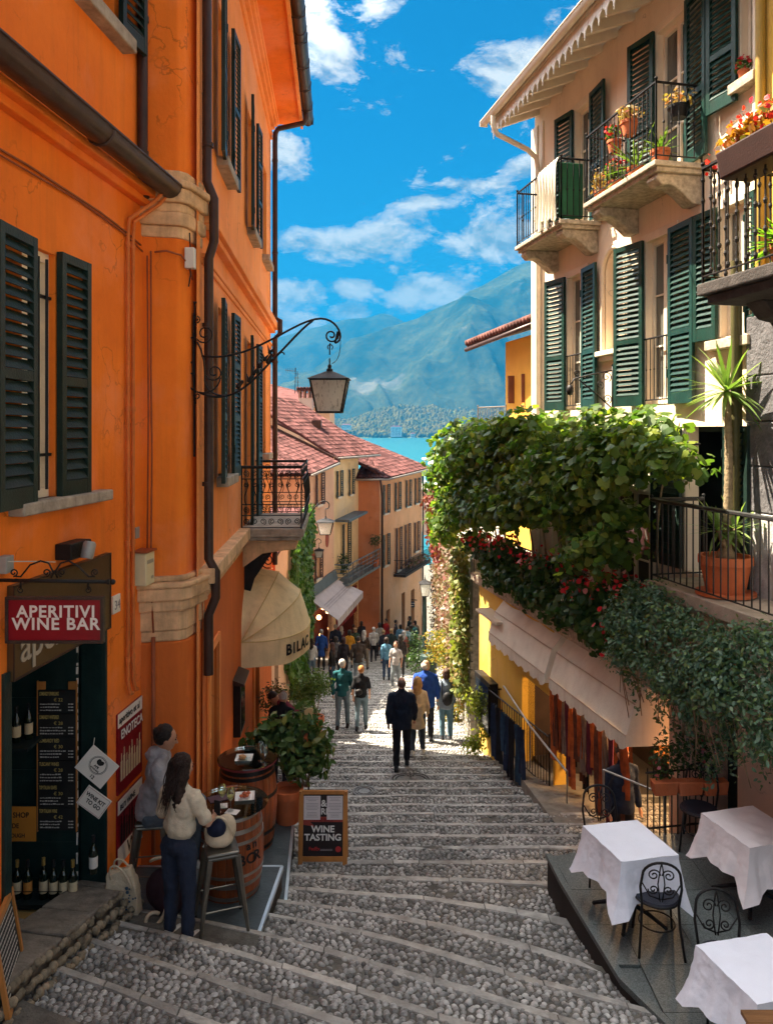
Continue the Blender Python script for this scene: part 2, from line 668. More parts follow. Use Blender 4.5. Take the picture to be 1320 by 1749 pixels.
def join_np(name, tv, tf, mats, mt, parent, kind='stuff'):
    """one mesh from many copies of a template: tv (K,3), tf list of tris/quads, mats (N,4,4)"""
    tv = np.asarray(tv, float)
    mats = np.asarray(mats, float)
    N, K = len(mats), len(tv)
    V = np.einsum('nij,kj->nki', mats[:, :3, :3], tv) + mats[:, None, :3, 3]
    nf = len(tf)
    lens = np.array([len(f) for f in tf], dtype=np.int32)
    flat = np.concatenate([np.array(f) for f in tf])
    loops = (flat[None, :] + (np.arange(N) * K)[:, None]).ravel().astype(np.int32)
    me = bpy.data.meshes.new(name)
    me.vertices.add(N * K)
    me.vertices.foreach_set('co', V.ravel())
    me.loops.add(len(loops))
    me.loops.foreach_set('vertex_index', loops)
    me.polygons.add(N * nf)
    tot = np.tile(lens, N)
    me.polygons.foreach_set('loop_start', np.concatenate([[0], np.cumsum(tot)[:-1]]).astype(np.int32))
    me.polygons.foreach_set('loop_total', tot)
    me.update(calc_edges=True)
    me.shade_smooth()
    me.materials.append(mt)
    o = bpy.data.objects.new(name, me)
    COL.objects.link(o)
    adopt(o, parent)
    if kind:
        o['kind'] = kind
    return o
# ------------------------------------------------------------ street, lake, hills, air
LAKE = -24.0


def kskew(d):
    a = min(max((9.6 - d) / 3.0, 0), 1)
    return .42 * a * a * (3 - 2 * a)


def zprof(s):
    if s < 14:
        return -(3.12 + .235 * s)
    if s < 66:
        return -(6.41 + .205 * (s - 14))
    return -(6.41 + .205 * 52)


def d_of(s, X):
    d = s
    for _ in range(6):
        d = s - kskew(d) * X
    return d


def street_z(X, d):
    return zprof(d + kskew(d) * X)


TR = .56


def tread_z(s):
    """stepped height"""
    i = math.floor(s / TR)
    f = (s - i * TR) / TR
    top = zprof(i * TR) - .055
    return top - .045 * f


M_mortar = mat('stone_mortar', (.12, .11, .095), .9, .5, 5, .9, 45)
M_nose = mat('worn_step_stone', (.36, .345, .32), .75, .35, 5, .7, 50, streak=.5, dirt=(.2, .17, .13), objr=.22)
M_cob = mat('river_cobble', (.27, .262, .25), .28, .5, 1.6, .25, 60, island=.6)
street = tag(thing('street', None, None), kind='structure')
XL, XR = -4.4, 5.2
bed = B()
nX = 24
for i in range(6, 118):
    s0, s1 = i * TR, (i + 1) * TR
    cols = []
    wob = [.03 * noise.noise((j * .5, i * 1.7, 0)) for j in range(nX + 1)]
    for j in range(nX + 1):
        X = XL + (XR - XL) * j / nX
        if i > 40:
            X += 0
        row = []
        for s in (s0 + 1e-4, s1 - 1e-4):
            ss = s + wob[j] * 0
            z = tread_z(s) + .012 * noise.noise((X * .8, s * .8, 3))
            row.append(Vector((X, d_of(ss, X), z)))
        row.append(Vector((row[1].x, row[1].y, tread_z(s1 + 1e-3) + .0)))
        cols.append(row)
    for j in range(nX):
        a, b = cols[j], cols[j + 1]
        bed.quad(a[0], b[0], b[1], a[1])
        bed.quad(a[1], b[1], b[2], a[2])
bed.build('mortar_bed', M_mortar, street)
for i in range(8, 118):
    s1 = (i + 1) * TR
    pts = []
    n = 30 if i < 42 else 8
    lo_, hi_ = (XL, XR)
    b = B()
    vs = []
    for j in range(n + 1):
        X = lo_ + (hi_ - lo_) * j / n
        w = .085 + .03 * noise.noise((X * 1.3, i * 3.3, 0))
        jit = .018 * noise.noise((X * 2.1, i * 5.1, 7))
        dz = .012 * noise.noise((X * 1.1, i * 2.2, 4))
        zt = tread_z(s1 - .001) + .012 + dz
        yo, yi = d_of(s1 + .012 + jit, X), d_of(s1 - w, X)
        vs += [(X, yo, zt - .09), (X, yo, zt - .012), (X, yo - .014, zt), (X, yi, zt + .008), (X, yi - .012, zt - .03)]
    cuts = [0]
    if i < 42:
        while cuts[-1] < n:
            cuts.append(min(n, cuts[-1] + rnd.choice((1, 2, 2, 3, 4))))
    else:
        cuts.append(n)
    for c0, c1 in zip(cuts[:-1], cuts[1:]):
        b = B()
        seg = [Vector(v) for v in vs[c0 * 5:(c1 + 1) * 5]]
        if i < 42:
            dz = Vector((0, rnd.uniform(-.008, .008), rnd.uniform(-.006, .006)))
            for v_ in range(5):
                seg[v_].x += .006
                seg[-1 - v_].x -= .006
            seg = [v_ + dz for v_ in seg]
        m_ = c1 - c0
        fs = [(j * 5 + q, j * 5 + q + 1, (j + 1) * 5 + q + 1, (j + 1) * 5 + q) for j in range(m_) for q in range(4)] + [(0, 1, 2, 3, 4), tuple(m_ * 5 + q for q in range(5))]
        b.add(seg, fs)
        b.build('step_edge', M_nose, street, smooth=True, angle=40)

# cobbles
tv = [(0, 0, .5)]
for rr, zz in ((.28, .44), (.46, .2), (.5, -.15)):
    for k in range(7):
        a = 2 * math.pi * k / 7 + rr
        tv.append((rr * math.cos(a), rr * math.sin(a), zz))
tf = [(0, 1 + k, 1 + (k + 1) % 7) for k in range(7)]
for r_ in range(2):
    for k in range(7):
        tf.append((1 + r_ * 7 + k, 1 + (r_ + 1) * 7 + k, 1 + (r_ + 1) * 7 + (k + 1) % 7, 1 + r_ * 7 + (k + 1) % 7))
cob = []
for i in range(8, 60):
    s0 = i * TR
    dd = max(s0, 5)
    far = min(1.0, max(0.0, (s0 - 12) / 14))
    py, px = .046 + .016 * far, .062 + .026 * far
    rows = int((TR - .10) / py)
    for q in range(rows):
        s = s0 + .02 + (q + .5) * (TR - .115) / rows
        xl = max(XL, -.46 * dd - .6) if s0 < 9 else -3.2
        xr = 2.6 if s0 < 9 else 4.3
        X = xl + rnd.uniform(0, px)
        while X < xr:
            lx = px * rnd.uniform(.7, 1.25)
            ss = s + rnd.uniform(-.012, .012)
            y = d_of(ss, X)
            keep = True
            if 5.5 < y < 8.25 and X < -1.18 + .0 and y > 6.92:
                keep = False
            if noise.noise((X * .9, s * .9, 11)) > .56 and rnd.random() < .6:
                keep = False
            if rnd.random() < .03:
                keep = False
            if keep:
                z = tread_z(ss) + .012 * noise.noise((X * .8, ss * .8, 3)) - .004 + rnd.uniform(-.006, .006)
                a = rnd.gauss(0, .35) - (.38 if y < 8 else 0) * kskew(y) / .42
                ly = py * rnd.uniform(.95, 1.3)
                h = rnd.uniform(.035, .06)
                c_, s_ = math.cos(a), math.sin(a)
                tx, ty = rnd.gauss(0, .12), rnd.gauss(0, .12)
                cob.append(((c_ * lx, -s_ * ly, tx * h, X + lx * .5), (s_ * lx, c_ * ly, ty * h, y), (0, 0, h, z), (0, 0, 0, 1)))
            X += lx * 1.04
cob = np.array(cob)
dist = np.linalg.norm(cob[:, :3, 3] - np.array([0, 0, 0]), axis=1)
vis = (np.abs(cob[:, 0, 3] / cob[:, 1, 3]) < .5) & (cob[:, 2, 3] / cob[:, 1, 3] > -.77)
order = np.argsort(np.where(vis, dist, 1e9))
cme = bpy.data.meshes.new('cobble')
cme.from_pydata(tv, [], tf)
cme.shade_smooth()
cme.materials.append(M_cob)
for i in order[:300]:
    share('cobble', cme, street, Matrix([list(r) for r in cob[i]]))
join_np('cobbles', tv, tf, cob[order[300:]], M_cob, street)
# round iron covers let into the stairs
M_iron_c = mat('cover_iron', (.2, .19, .18), .5, .3, 20, .5, 80, metal=.6)
for (x, y, rr) in ((622, 1347, .2), (690, 1327, .27), (712, 1330, .27)):
    d = 14.2 if rr > .25 else 13.2
    p = P(x, y, d)
    zt = tread_z(d) + .035
    b = B()
    for k, (r0, r1) in enumerate(((.0, .5), (.62, .74), (.86, 1.0))):
        b.lathe([(rr * r0, 0), (rr * r0, .03), (rr * r1, .03), (rr * r1, 0)] if r0 else [(rr * r1, 0), (rr * r1, .028)], (p.x, d, zt - .02), 24, cap=not r0)
    b.build('drain_cover', M_iron_c, street)

# ground under the town, sloping to the lake
M_soil = mat('town_ground', (.12, .11, .09), .95, .3, 1, .4, 8)
g = B()
nx_, ny_ = 24, 40
vs, fs = [], []
for j in range(ny_ + 1):
    y = -30 + (700 + 30) * (j / ny_) ** 2.2
    for i in range(nx_ + 1):
        x = -260 + 520 * i / nx_
        z = max(LAKE - 1.5, min(zprof(max(y, 0)), -17.07 if y < 66 else -17.07 - .09 * (y - 66)) if y > 66 else zprof(max(y, -6))) - .55
        vs.append((x, y, z))
for j in range(ny_):
    for i in range(nx_):
        a = j * (nx_ + 1) + i
        fs.append((a, a + 1, a + nx_ + 2, a + nx_ + 1))
g.add(vs, fs)
tag(g.build('ground', M_soil), kind='structure')

# lake
m = bpy.data.materials.new('lake_water')
m.use_nodes = True
t = NT(m.node_tree)
t.n.clear()
o_ = t.node('ShaderNodeOutputMaterial')
tc = t.node('ShaderNodeTexCoord').outputs['Object']
w1 = t.noise(t.mapping(tc, scale=(1, .35, 1)), .12, 6, .6)
w2 = t.noise(t.mapping(tc, scale=(1, .4, 1)), .9, 4, .6)
bp = t.node('ShaderNodeBump', {'Strength': .75, 'Distance': .6, 'Height': t.math('ADD', w1, t.math('MULTIPLY', w2, .5))})
b_ = t.node('ShaderNodeBsdfPrincipled', {'Base Color': (.01, .10, .13), 'Roughness': .3, 'Specular IOR Level': .2, 'Normal': bp.outputs[0]})
t.l.new(b_.outputs[0], o_.inputs[0])
b = B()
b.quad((-7000, 78, LAKE), (7000, 78, LAKE), (7000, 9000, LAKE), (-7000, 9000, LAKE))
tag(b.build('lake', m), kind='structure')


def interp(x, pts):
    if x <= pts[0][0]:
        return pts[0][1]
    for (a, b), (c, d) in zip(pts[:-1], pts[1:]):
        if x <= c:
            return b + (d - b) * (x - a) / (c - a)
    return pts[-1][1]


def mountain(name, x0, x1, y0, yr, y1, ridge, nx, ny, mt, rough, seed, foot=LAKE - 6):
    """ridge: photo points of the skyline, turned into heights at the ridge distance yr"""
    prof = [((px - 660) / F * yr, (735 - py) / F * yr) for px, py in ridge]
    vs, fs = [], []
    for j in range(ny + 1):
        v = j / ny
        y = y0 + (y1 - y0) * v
        for i in range(nx + 1):
            x = x0 + (x1 - x0) * i / nx
            H = interp(x, prof)
            k = (y - y0) / (yr - y0) if y < yr else max(0, 1 - (y - yr) / (y1 - yr))
            k = max(0, min(1, k))
            sh = k ** 1.12
            nv = Vector(((x + .55 * y) / 620 + seed, (y - .4 * x) / 1900, seed))
            gul = noise.ridged_multi_fractal(nv, 1.0, 2.1, 5, 1.0, 2.0) - 1.0
            fine = noise.fractal(Vector((x / 130, y / 130, seed)), 1.0, 2.0, 4)
            amp = rough * (H - foot) * math.sin(math.pi * min(1, max(.02, k))) ** 1.25
            z = foot + (H - foot) * sh + gul * amp + fine * 10 * min(1, k * 6)
            vs.append((x, y, z))
    for j in range(ny):
        for i in range(nx):
            a = j * (nx + 1) + i
            fs.append((a, a + 1, a + nx + 2, a + nx + 1))
    b = B()
    b.add(vs, fs)
    o = b.build(name, mt, smooth=True, fix=False)
    return tag(o, kind='structure')


def forestmat(name, c0, c1, rock, sc):
    m = bpy.data.materials.new(name)
    m.use_nodes = True
    t = NT(m.node_tree)
    t.n.clear()
    o = t.node('ShaderNodeOutputMaterial')
    tc = t.node('ShaderNodeTexCoord').outputs['Object']
    vo = t.noise(tc, sc * .5, 8, .7)
    n1 = t.noise(tc, .004, 6, .6)
    n2 = t.noise(tc, .0016, 5, .7)
    c = t.mix(t.ramp(n1, [(.35, 0.0), (.65, 1.0)]), c0, c1)
    c = t.mix(t.math('MULTIPLY', t.ramp(vo, [(.35, 0.0), (.65, 1.0)]), .6), c, [q * .6 for q in c0])
    c = t.mix(t.ramp(n2, [(.6, 0.0), (.68, .7)]), c, rock)
    bp = t.node('ShaderNodeBump', {'Strength': .8, 'Distance': 8.0, 'Height': vo})
    b = t.node('ShaderNodeBsdfDiffuse', {'Color': c, 'Normal': bp.outputs[0]})
    t.l.new(b.outputs[0], o.inputs[0])
    return m


MF = forestmat('mountain_forest', (.010, .024, .02), (.07, .08, .04), (.14, .13, .11), .07)
mountain('mountain', -900, 1600, 2550, 3600, 4500,
         [(300, 735), (380, 710), (450, 680), (521, 640), (560, 610), (600, 580), (628, 570), (663, 560), (685, 551), (713, 545), (760, 520), (806, 495), (850, 470), (891, 449), (912, 443), (960, 425), (1040, 408), (1200, 420)],
         300, 170, MF, .42, 3.7)
mountain('far_mountain', -3600, 2500, 3900, 5000, 6200,
         [(0, 640), (200, 640), (340, 640), (420, 610), (464, 577), (500, 568), (539, 557), (575, 549), (600, 543), (617, 541), (636, 538), (648, 534), (656, 533), (668, 536), (684, 545), (700, 555), (760, 570), (1000, 560)],
         240, 80, MF, .2, 9.2)
# low wooded foreland at the far shore
MH = forestmat('foreland_forest', (.10, .12, .04), (.2, .19, .07), (.3, .27, .16), .12)
mountain('foreland', -500, 900, 2436, 2760, 3000,
         [(440, 735), (560, 722), (600, 722), (640, 705), (680, 697), (720, 700), (760, 694), (800, 690), (860, 692), (1000, 690)],
         140, 36, MH, .10, 5.1, foot=LAKE - 2)
MT = mat('far_tree_leaves', (.05, .065, .018), 1.0, .3, .02, 0, spec=0.0, island=.5, hue2=(.13, .10, .025))
icov = []
fo_prof = [((px - 660) / F * 2760, (735 - py) / F * 2760) for px, py in [(440, 735), (560, 722), (600, 722), (640, 705), (680, 697), (720, 700), (760, 694), (800, 690), (860, 692), (1000, 690)]]
q = B()
q.ball((0, 0, 0), 1, 4)
tvb = [tuple(Vector(v) * (1 + .22 * noise.noise(Vector(v) * 2.3))) for v in q.v]
mm = []
for _ in range(9000):
    x = rnd.uniform(-260, 420)
    kk = rnd.random() ** 1.3
    y = 2446 + 330 * kk
    H = interp(x, fo_prof)
    k = min(1, (y - 2436) / 324)
    z = LAKE - 2 + (H - LAKE + 2) * k ** 1.12
    if z < LAKE + 1 or kk < .04 and rnd.random() < .6:
        continue
    r_ = rnd.uniform(3.5, 8)
    mm.append([[r_, 0, 0, x], [0, r_, 0, y], [0, 0, r_ * rnd.uniform(.9, 2.0), z + r_ * .5], [0, 0, 0, 1]])
join_np('far_trees', tvb, q.f, mm, MT, None)
COL.objects['far_trees']['label'] = 'wooded foreland across the lake below the mountain'
COL.objects['far_trees']['category'] = 'woods'
# the air between here and the mountains
hz = bpy.data.materials.new('haze_air')
hz.use_nodes = True
t = NT(hz.node_tree)
t.n.clear()
o_ = t.node('ShaderNodeOutputMaterial')
v_ = t.node('ShaderNodeVolumePrincipled', {'Color': (.008, .165, .365), 'Density': 2.5e-4, 'Anisotropy': 0.0})
t.l.new(v_.outputs[0], o_.inputs['Volume'])
b = B()
b.box((-7100, -60, LAKE - 9), (7100, 9100, 850))
tag(b.build('haze', hz), 'thin blue haze between the town and the mountains', 'haze', kind='stuff')
# ------------------------------------------------------------ orange building on the left
M_or = mat('orange_plaster', (.97, .205, .018), .85, .2, .8, .35, 14, streak=.28, dirt=(.42, .12, .02))
M_or2 = mat('pale_orange_plaster', (.95, .30, .07), .85, .13, .8, .3, 14, streak=.28, dirt=(.45, .17, .04))
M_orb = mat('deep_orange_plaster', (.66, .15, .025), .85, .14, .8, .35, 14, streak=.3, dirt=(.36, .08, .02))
M_trim = mat('weathered_cornice', (.70, .44, .24), .85, .3, 4, .6, 25, streak=.5, dirt=(.16, .10, .05))
M_stone = mat('grey_sill_stone', (.36, .30, .24), .8, .35, 6, .5, 40, streak=.4, dirt=(.1, .08, .06))
M_gut = mat('brown_gutter_metal', (.055, .03, .024), .4, .25, 4, .1, 30, metal=.2)
M_green = mat('dark_green_shutter_paint', (.010, .024, .019), .45, .35, 6, .25, 50, streak=.25, dirt=(.05, .07, .06))
M_iron = mat('black_wrought_iron', (.018, .016, .016), .5, .3, 8, .2, 60, metal=.3)
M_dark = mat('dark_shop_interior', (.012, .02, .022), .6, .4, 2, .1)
M_pipe = mat('orange_painted_pipe', (.62, .17, .04), .55, .2, 5, .2, 30)
M_cable = mat('painted_cable', (.30, .08, .03), .6, .2, 5, .1)
M_glassd = mat('dark_window_glass', (.02, .025, .03), .08, .1, 1, 0, spec=.8)
M_wood = mat('window_frame_wood', (.45, .40, .32), .6, .2, 4, .2, 30)
M_cream = mat('cream_blind_cloth', (.9, .78, .6), .9, .1, 3, .3, 20)

ob = thing('orange_building', 'tall orange plastered house filling the left side of the street', 'building', (-2.7, 7.5, -4.7))
WT = 8.6
# near front
hw = (6.13, 6.63, -.57, 1.51)
hd = (5.95, 7.55, -4.62, -1.95)
hu = (7.15, 7.73, 4.02, 6.1)
sheet(LN, 2.6, 8.46, -5.4, WT, [hw, hd, hu], .22).build('wall', M_or, ob)
b = B()
b.prism([(-4.3, 2.6, -5.4), (-9, 2.6, -5.4), (-9, 18.4, -5.4), (-4.3, 18.4, -5.4)], (0, 0, WT + 5.4))
b.build('wall', M_or, ob)
# far front
holes = [(10.3, 11.05, -.62, 1.66), (13.65, 14.5, -1.6, 1.6), (10.3, 11.05, 3.63, 5.75), (13.75, 14.5, 3.6, 5.76), (16.5, 17.4, 3.75, 5.8), (16.4, 17.2, -.5, 1.6),
         (9.3, 9.95, -5.6, -2.72), (14.3, 15.2, -7.2, -3.75)]
sheet(LF, 8.7, 18.45, -9.5, 7.6, [h for h in holes if h[3] > -1.9] + [h for h in holes if h[3] < -1.9], .22).build('wall', M_or2, ob)
b = B()
b.prism([LF @ Vector((18.45, 0, -9.5)), LF @ Vector((18.45, -6, -9.5)), LF @ Vector((18.45, -6, 9.0)), LF @ Vector((18.45, 0, 7.6))], (0, .04, 0))
b.build('end_wall', M_or2, ob)
# window blinds / dark glass behind every opening
for h in holes[:2] + holes[2:6]:
    b = B(LF)
    b.box((h[0], -.30, h[2]), (h[1], -.22, h[3]))
    g_ = b.build('window', M_wood, ob)
    b = B(LF)
    for (a, c) in ((.06, .47), (.53, .94)):
        b.box((h[0] + (h[1] - h[0]) * a, -.22, h[2] + .07), (h[0] + (h[1] - h[0]) * c, -.21, h[3] - .07))
    b.build('pane', M_glassd, g_)
for h in holes[6:]:
    b = B(LF)
    b.box((h[0], -.35, h[2]), (h[1], -.22, h[3]))
    b.build('door', M_dark, ob)
# shutters of the far front
for i, (a, c, z0, z1) in enumerate(holes[:4]):
    for sg, u in ((-1, a), (1, c)):
        shutter(LF, ob, u, sg, .52 if i != 1 else .5, z0 - .06, z1 + .03, 3 if sg > 0 else 5, M_green, .07, slats=i in (0, 1, 2, 3), rails=(0, .36, .68, 1.0) if i != 2 else (0, .5, 1), th=.05)
for (a, c, z) in ((10.15, 11.2, -.62), (13.6, 14.65, 3.6), (10.15, 11.2, 3.63), (16.35, 17.55, 3.75), (16.3, 17.3, -.5)):
    b = B(LF)
    b.box((a, -.2, z - .13), (c, .16, z))
    b.build('sill', M_stone, ob, bevel=.012)
# string course and ledge
b = B(LF)
b.box((9.0, -.02, 2.42), (18.6, .17, 2.6))
b.box((9.0, -.02, 2.34), (18.56, .11, 2.42))
b.box((9.0, -.02, 2.6), (18.62, .12, 2.66))
b.box((9.0, -.02, 2.02), (18.5, .05, 2.08))
b.box((9.0, -.02, 1.95), (18.5, .03, 2.02))
b.build('string_course', M_or2, ob, bevel=.012)
b = B(LF)
b.box((8.9, -.02, -1.78), (12.6, .17, -1.6))
b.box((8.9, -.02, -1.86), (12.6, .11, -1.78))
b.box((8.9, -.02, -1.98), (12.6, .05, -1.86))
b.build('ledge', M_trim, ob, bevel=.015)
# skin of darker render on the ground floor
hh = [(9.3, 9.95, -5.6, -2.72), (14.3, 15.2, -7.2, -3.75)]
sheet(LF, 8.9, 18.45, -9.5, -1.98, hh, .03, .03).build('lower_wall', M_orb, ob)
for (a, c, z0, z1) in hh:
    b = B(LF)
    b.box((a - .1, .03, z0), (a, .07, z1 + .1))
    b.box((c, .03, z0), (c + .1, .07, z1 + .1))
    b.box((a, .03, z1), (c, .07, z1 + .1))
    b.build('door_surround', M_or2, ob, bevel=.01)
# eaves
b = B(LF)
b.box((2.5, -4, 7.5), (18.85, .74, 7.56))
b.build('soffit', M_or, ob)
b = B(LF)
for (v, z0, z1) in ((.16, 7.36, 7.5), (.10, 7.26, 7.36), (.2, 7.42, 7.5), (.05, 7.1, 7.16), (.05, 7.0, 7.05)):
    b.box((2.5, -.02, z0 + rnd.uniform(0, .004)), (18.5 + v, v, z1))
b.build('cornice', M_or2, ob, bevel=.015)
b = B(LF)
b.box((2.5, .70, 7.42), (18.9, .76, 7.62))
b.build('fascia', M_or2, ob)
M_tile = mat('terracotta_roof_tile', (.13, .05, .04), .85, .3, 3, .5, 30, island=.35)
b = B(LF)
b.prism([(2.5, .9, 7.66), (18.9, .9, 7.66), (18.9, -6, 10.0), (2.5, -6, 10.0)], (0, 0, .12))
b.build('roof', M_tile, ob)
b = B(LF)
pr = []
for k in range(9):
    a = math.pi + math.pi * k / 8
    pr.append((.88 + .13 * math.cos(a), 7.72 + .2 * math.sin(a)))
for (u0, u1) in ((2.5, 6.5), (6.5, 10.5), (10.5, 14.6), (14.6, 18.95)):
    vs = [(u, v, z) for u in (u0, u1 + .01) for v, z in pr]
    b.add(vs, [(k, k + 1, k + 10, k + 9) for k in range(8)])
    b.tube([LFp for LFp in [(u1, v, z) for v, z in pr]], .014, 6)
    for s_ in range(4):
        u = u0 + s_ * 1.05 + .3
        b.tube([(u, .74, 7.62), (u, .76, 7.52), (u, .88, 7.5), (u, 1.0, 7.55), (u, 1.015, 7.74)], .012, 5)
b.box((18.93, .75, 7.55), (18.95, 1.01, 7.74))
b.build('gutter', M_gut, ob, smooth=True, angle=40)
b = B(LF)
b.tube([(18.2, .86, 7.56), (18.2, .86, 7.4), (18.23, .8, 7.3), (18.3, .2, 7.18), (18.33, .13, 7.08), (18.33, .12, 6.9), (18.33, .12, 2.7), (18.33, .24, 2.62), (18.33, .24, 2.3), (18.33, .12, 2.2), (18.33, .12, -3.2)], .062, 10)
for z in (6.4, 4.2, 1.6, -.6):
    b.tube([(18.33, .12, z), (18.33, .12, z + .05)], .074, 10)
b.build('downpipe', M_gut, ob, smooth=True, angle=40)

# pilaster between the two fronts
pil = [(-2.72, 8.40), (-2.30, 8.50), (-2.235, 8.58), (-2.17, 9.0), (-2.9, 9.1)]


def ring(off, z0, z1, b):
    cx, cy = -2.62, 9.0
    pts = []
    for (x, y) in pil:
        dx, dy = x - cx, y - cy
        L = math.hypot(dx, dy)
        pts.append((x + dx / L * off, y + dy / L * off, z0))
    b.prism(pts, (0, 0, z1 - z0))


b = B()
ring(0, -5.4, 7.5, b)
b.build('pilaster', M_or, ob, bevel=.02)
b = B()
for (o_, z0, z1) in ((.03, 2.12, 2.25), (.07, 2.25, 2.4), (.05, 2.4, 2.5), (.10, 2.5, 2.66), (.14, 2.66, 2.74), (.05, 2.74, 2.86)):
    ring(o_, z0, z1, b)
b.build('capital', M_trim, ob, bevel=.02)
b = B()
for (o_, z0, z1) in ((.03, -2.32, -2.2), (.05, -2.2, -1.98), (.09, -1.98, -1.86), (.13, -1.86, -1.72), (.15, -1.72, -1.66), (.06, -1.66, -1.6)):
    ring(o_, z0, z1, b)
b.build('capital', M_trim, ob, bevel=.02)
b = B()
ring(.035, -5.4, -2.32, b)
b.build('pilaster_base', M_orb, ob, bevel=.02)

# near window
b = B(LN)
b.box((6.13, -.3, -.57), (6.63, -.11, 1.51))
w_ = b.build('window', M_cream, ob)
b = B(LN)
for z in (.05, .62, 1.18):
    b.box((6.13, -.112, z), (6.63, -.105, z + .012))
b.build('blind_fold', M_cream, w_)
b = B(LN)
b.tube([(6.40, -.02, -.5), (6.40, -.02, 1.45)], .013, 6)
b.tube([(6.53, -.02, -.5), (6.53, -.02, 1.45)], .013, 6)
for z in (-.22, 1.12):
    b.box((6.1, -.065, z), (6.66, -.035, z + .025))
b.build('window_bars', M_iron, w_)
b = B(LN)
b.box((6.13, -.22, -.57), (6.17, -.06, 1.51))
b.box((6.59, -.22, -.57), (6.63, -.06, 1.51))
b.box((6.17, -.22, 1.43), (6.59, -.06, 1.51))
b.box((6.17, -.22, -.57), (6.59, -.06, -.49))
b.build('window_frame', M_cream, w_)
b = B(LN)
b.box((5.95, -.2, -.67), (7.46, .13, -.57))
b.build('sill', M_stone, ob, bevel=.015)
shutter(LN, ob, 6.19, -1, .58, -.60, 1.54, 5, M_green, .045, pitch=.085, rails=(0, .48, 1.0), th=.055)
shutter(LN, ob, 6.63, 1, .50, -.60, 1.54, 1, M_green, .012, pitch=.085, rails=(0, .48, 1.0), th=.055)
# upper window
b = B(LN)
b.box((7.15, -.3, 4.02), (7.73, -.23, 6.1))
b.build('window', M_glassd, ob)
shutter(LN, ob, 7.73, 1, .48, 3.98, 6.12, 6, M_green, .05, pitch=.085, rails=(0, .48, 1.0), th=.055)
shutter(LN, ob, 7.15, -1, .48, 3.98, 6.12, 8, M_green, .05, pitch=.085, rails=(0, .48, 1.0), th=.055)
b = B(LN)
b.box((6.95, -.2, 3.88), (7.95, .15, 4.02))
b.build('sill', M_stone, ob, bevel=.015)
# lean gutter with small cornice on the near front
b = B(LN)
b.box((2.6, -.01, 2.44), (8.42, .09, 2.52))
b.box((2.6, -.01, 2.52), (8.42, .17, 2.6))
b.build('cornice', M_or, ob, bevel=.015)
b = B(LN)
pr = [(.30 + .125 * math.cos(math.pi + math.pi * k / 8), 2.66 + .13 * math.sin(math.pi + math.pi * k / 8)) for k in range(9)]
for (u0, u1) in ((2.6, 6.85), (6.85, 8.55)):
    b.add([(u, v, z) for u in (u0, u1 + .01) for v, z in pr], [(k, k + 1, k + 10, k + 9) for k in range(8)])
    b.tube([(u1, v, z - .004) for v, z in pr], .016, 6)
    b.tube([(u0, .43, 2.67), (u1, .43, 2.67)], .014, 6)
    b.tube([(u0, .17, 2.67), (u1, .17, 2.67)], .012, 6)
b.box((8.54, .17, 2.53), (8.56, .43, 2.67))
b.build('gutter', M_gut, ob, smooth=True, angle=40)
# downpipes: one in the angle, one after the pilaster
b = B()
b.tube([(-2.62, 8.28, 7.5), (-2.62, 8.28, 2.62), (-2.6, 8.28, 2.5)], .055, 12)
for z in (6.0, 4.4, 2.95):
    b.tube([(-2.62, 8.28, z), (-2.62, 8.28, z + .05)], .066, 12)
b.build('downpipe', M_gut, ob, smooth=True, angle=40)
b = B(LF)
b.tube([(8.97, .07, 7.5), (8.97, .07, 2.9), (8.97, .15, 2.7), (8.97, .15, 2.2), (8.97, .09, 2.0), (8.97, .09, -1.5), (8.97, .17, -1.65), (8.97, .17, -1.95), (8.97, .09, -2.15), (8.97, .09, -2.85)], .055, 12)
for z in (5.2, 3.3, 1.2, -.65):
    b.tube([(8.97, .08, z), (8.97, .08, z + .05)], .066, 12)
b.build('downpipe', M_gut, ob, smooth=True, angle=40)
# painted pipes
for (u, du) in ((7.98, 0), (8.10, .01)):
    b = B(LN)
    b.tube([(u + .32, .28, 2.56), (u + .28, .2, 2.45), (u + .02, .04, 2.2), (u, .035, 2.05), (u, .035, -2.62), (u + .03, .05, -2.74), (u + .12, .035, -2.76)], .019, 8)
    for z in (1.9, .2, -1.2, -2.4):
        b.tube([(u, .035, z), (u, .035, z + .05)], .027, 8)
    b.build('gas_pipe', M_pipe, ob, smooth=True, angle=40)
b = B()
b.tube([(-2.53, 8.36, -2.25), (-2.53, 8.36, -4.6)], .024, 8)
b.tube([(-2.56, 8.37, 1.95), (-2.56, 8.37, .6), (-2.545, 8.36, -.2), (-2.56, 8.37, -1.6), (-2.53, 8.36, -2.2)], .01, 6)
b.tube([(-2.6, 8.37, 1.9), (-2.585, 8.365, .2), (-2.6, 8.37, -1.4)], .009, 6)
b.build('cable', M_cable, ob, smooth=True)
b = B(LN)
for k in range(4):
    z = 2.83 + k * .045
    pts = [(2.6, .03, z + .02 * noise.noise((0, k, 0)))]
    for u in (3.5, 4.5, 5.5, 6.3, 7.0, 7.5 - k * .12):
        pts.append((u, .03, z + .02 * noise.noise((u, k, 0))))
    if k < 3:
        pts.append((7.6 - k * .12, .03, z - .02))
        pts.append((7.62 - k * .12, .035, 2.72))
    else:
        pts.append((8.2, .03, z - .14))
    b.tube(pts, .014, 6)
b.build('cable_bundle', mat('pale_cable', (.62, .27, .12), .6, .2, 5, .1), ob, smooth=True)
b = B(LN)
b.tube([(2.6, .02, 2.12), (4.5, .02, 2.10), (6.2, .02, 2.13), (7.4, .02, 2.1), (7.9, .02, 2.06), (8.3, .03, 2.0)], .011, 6)
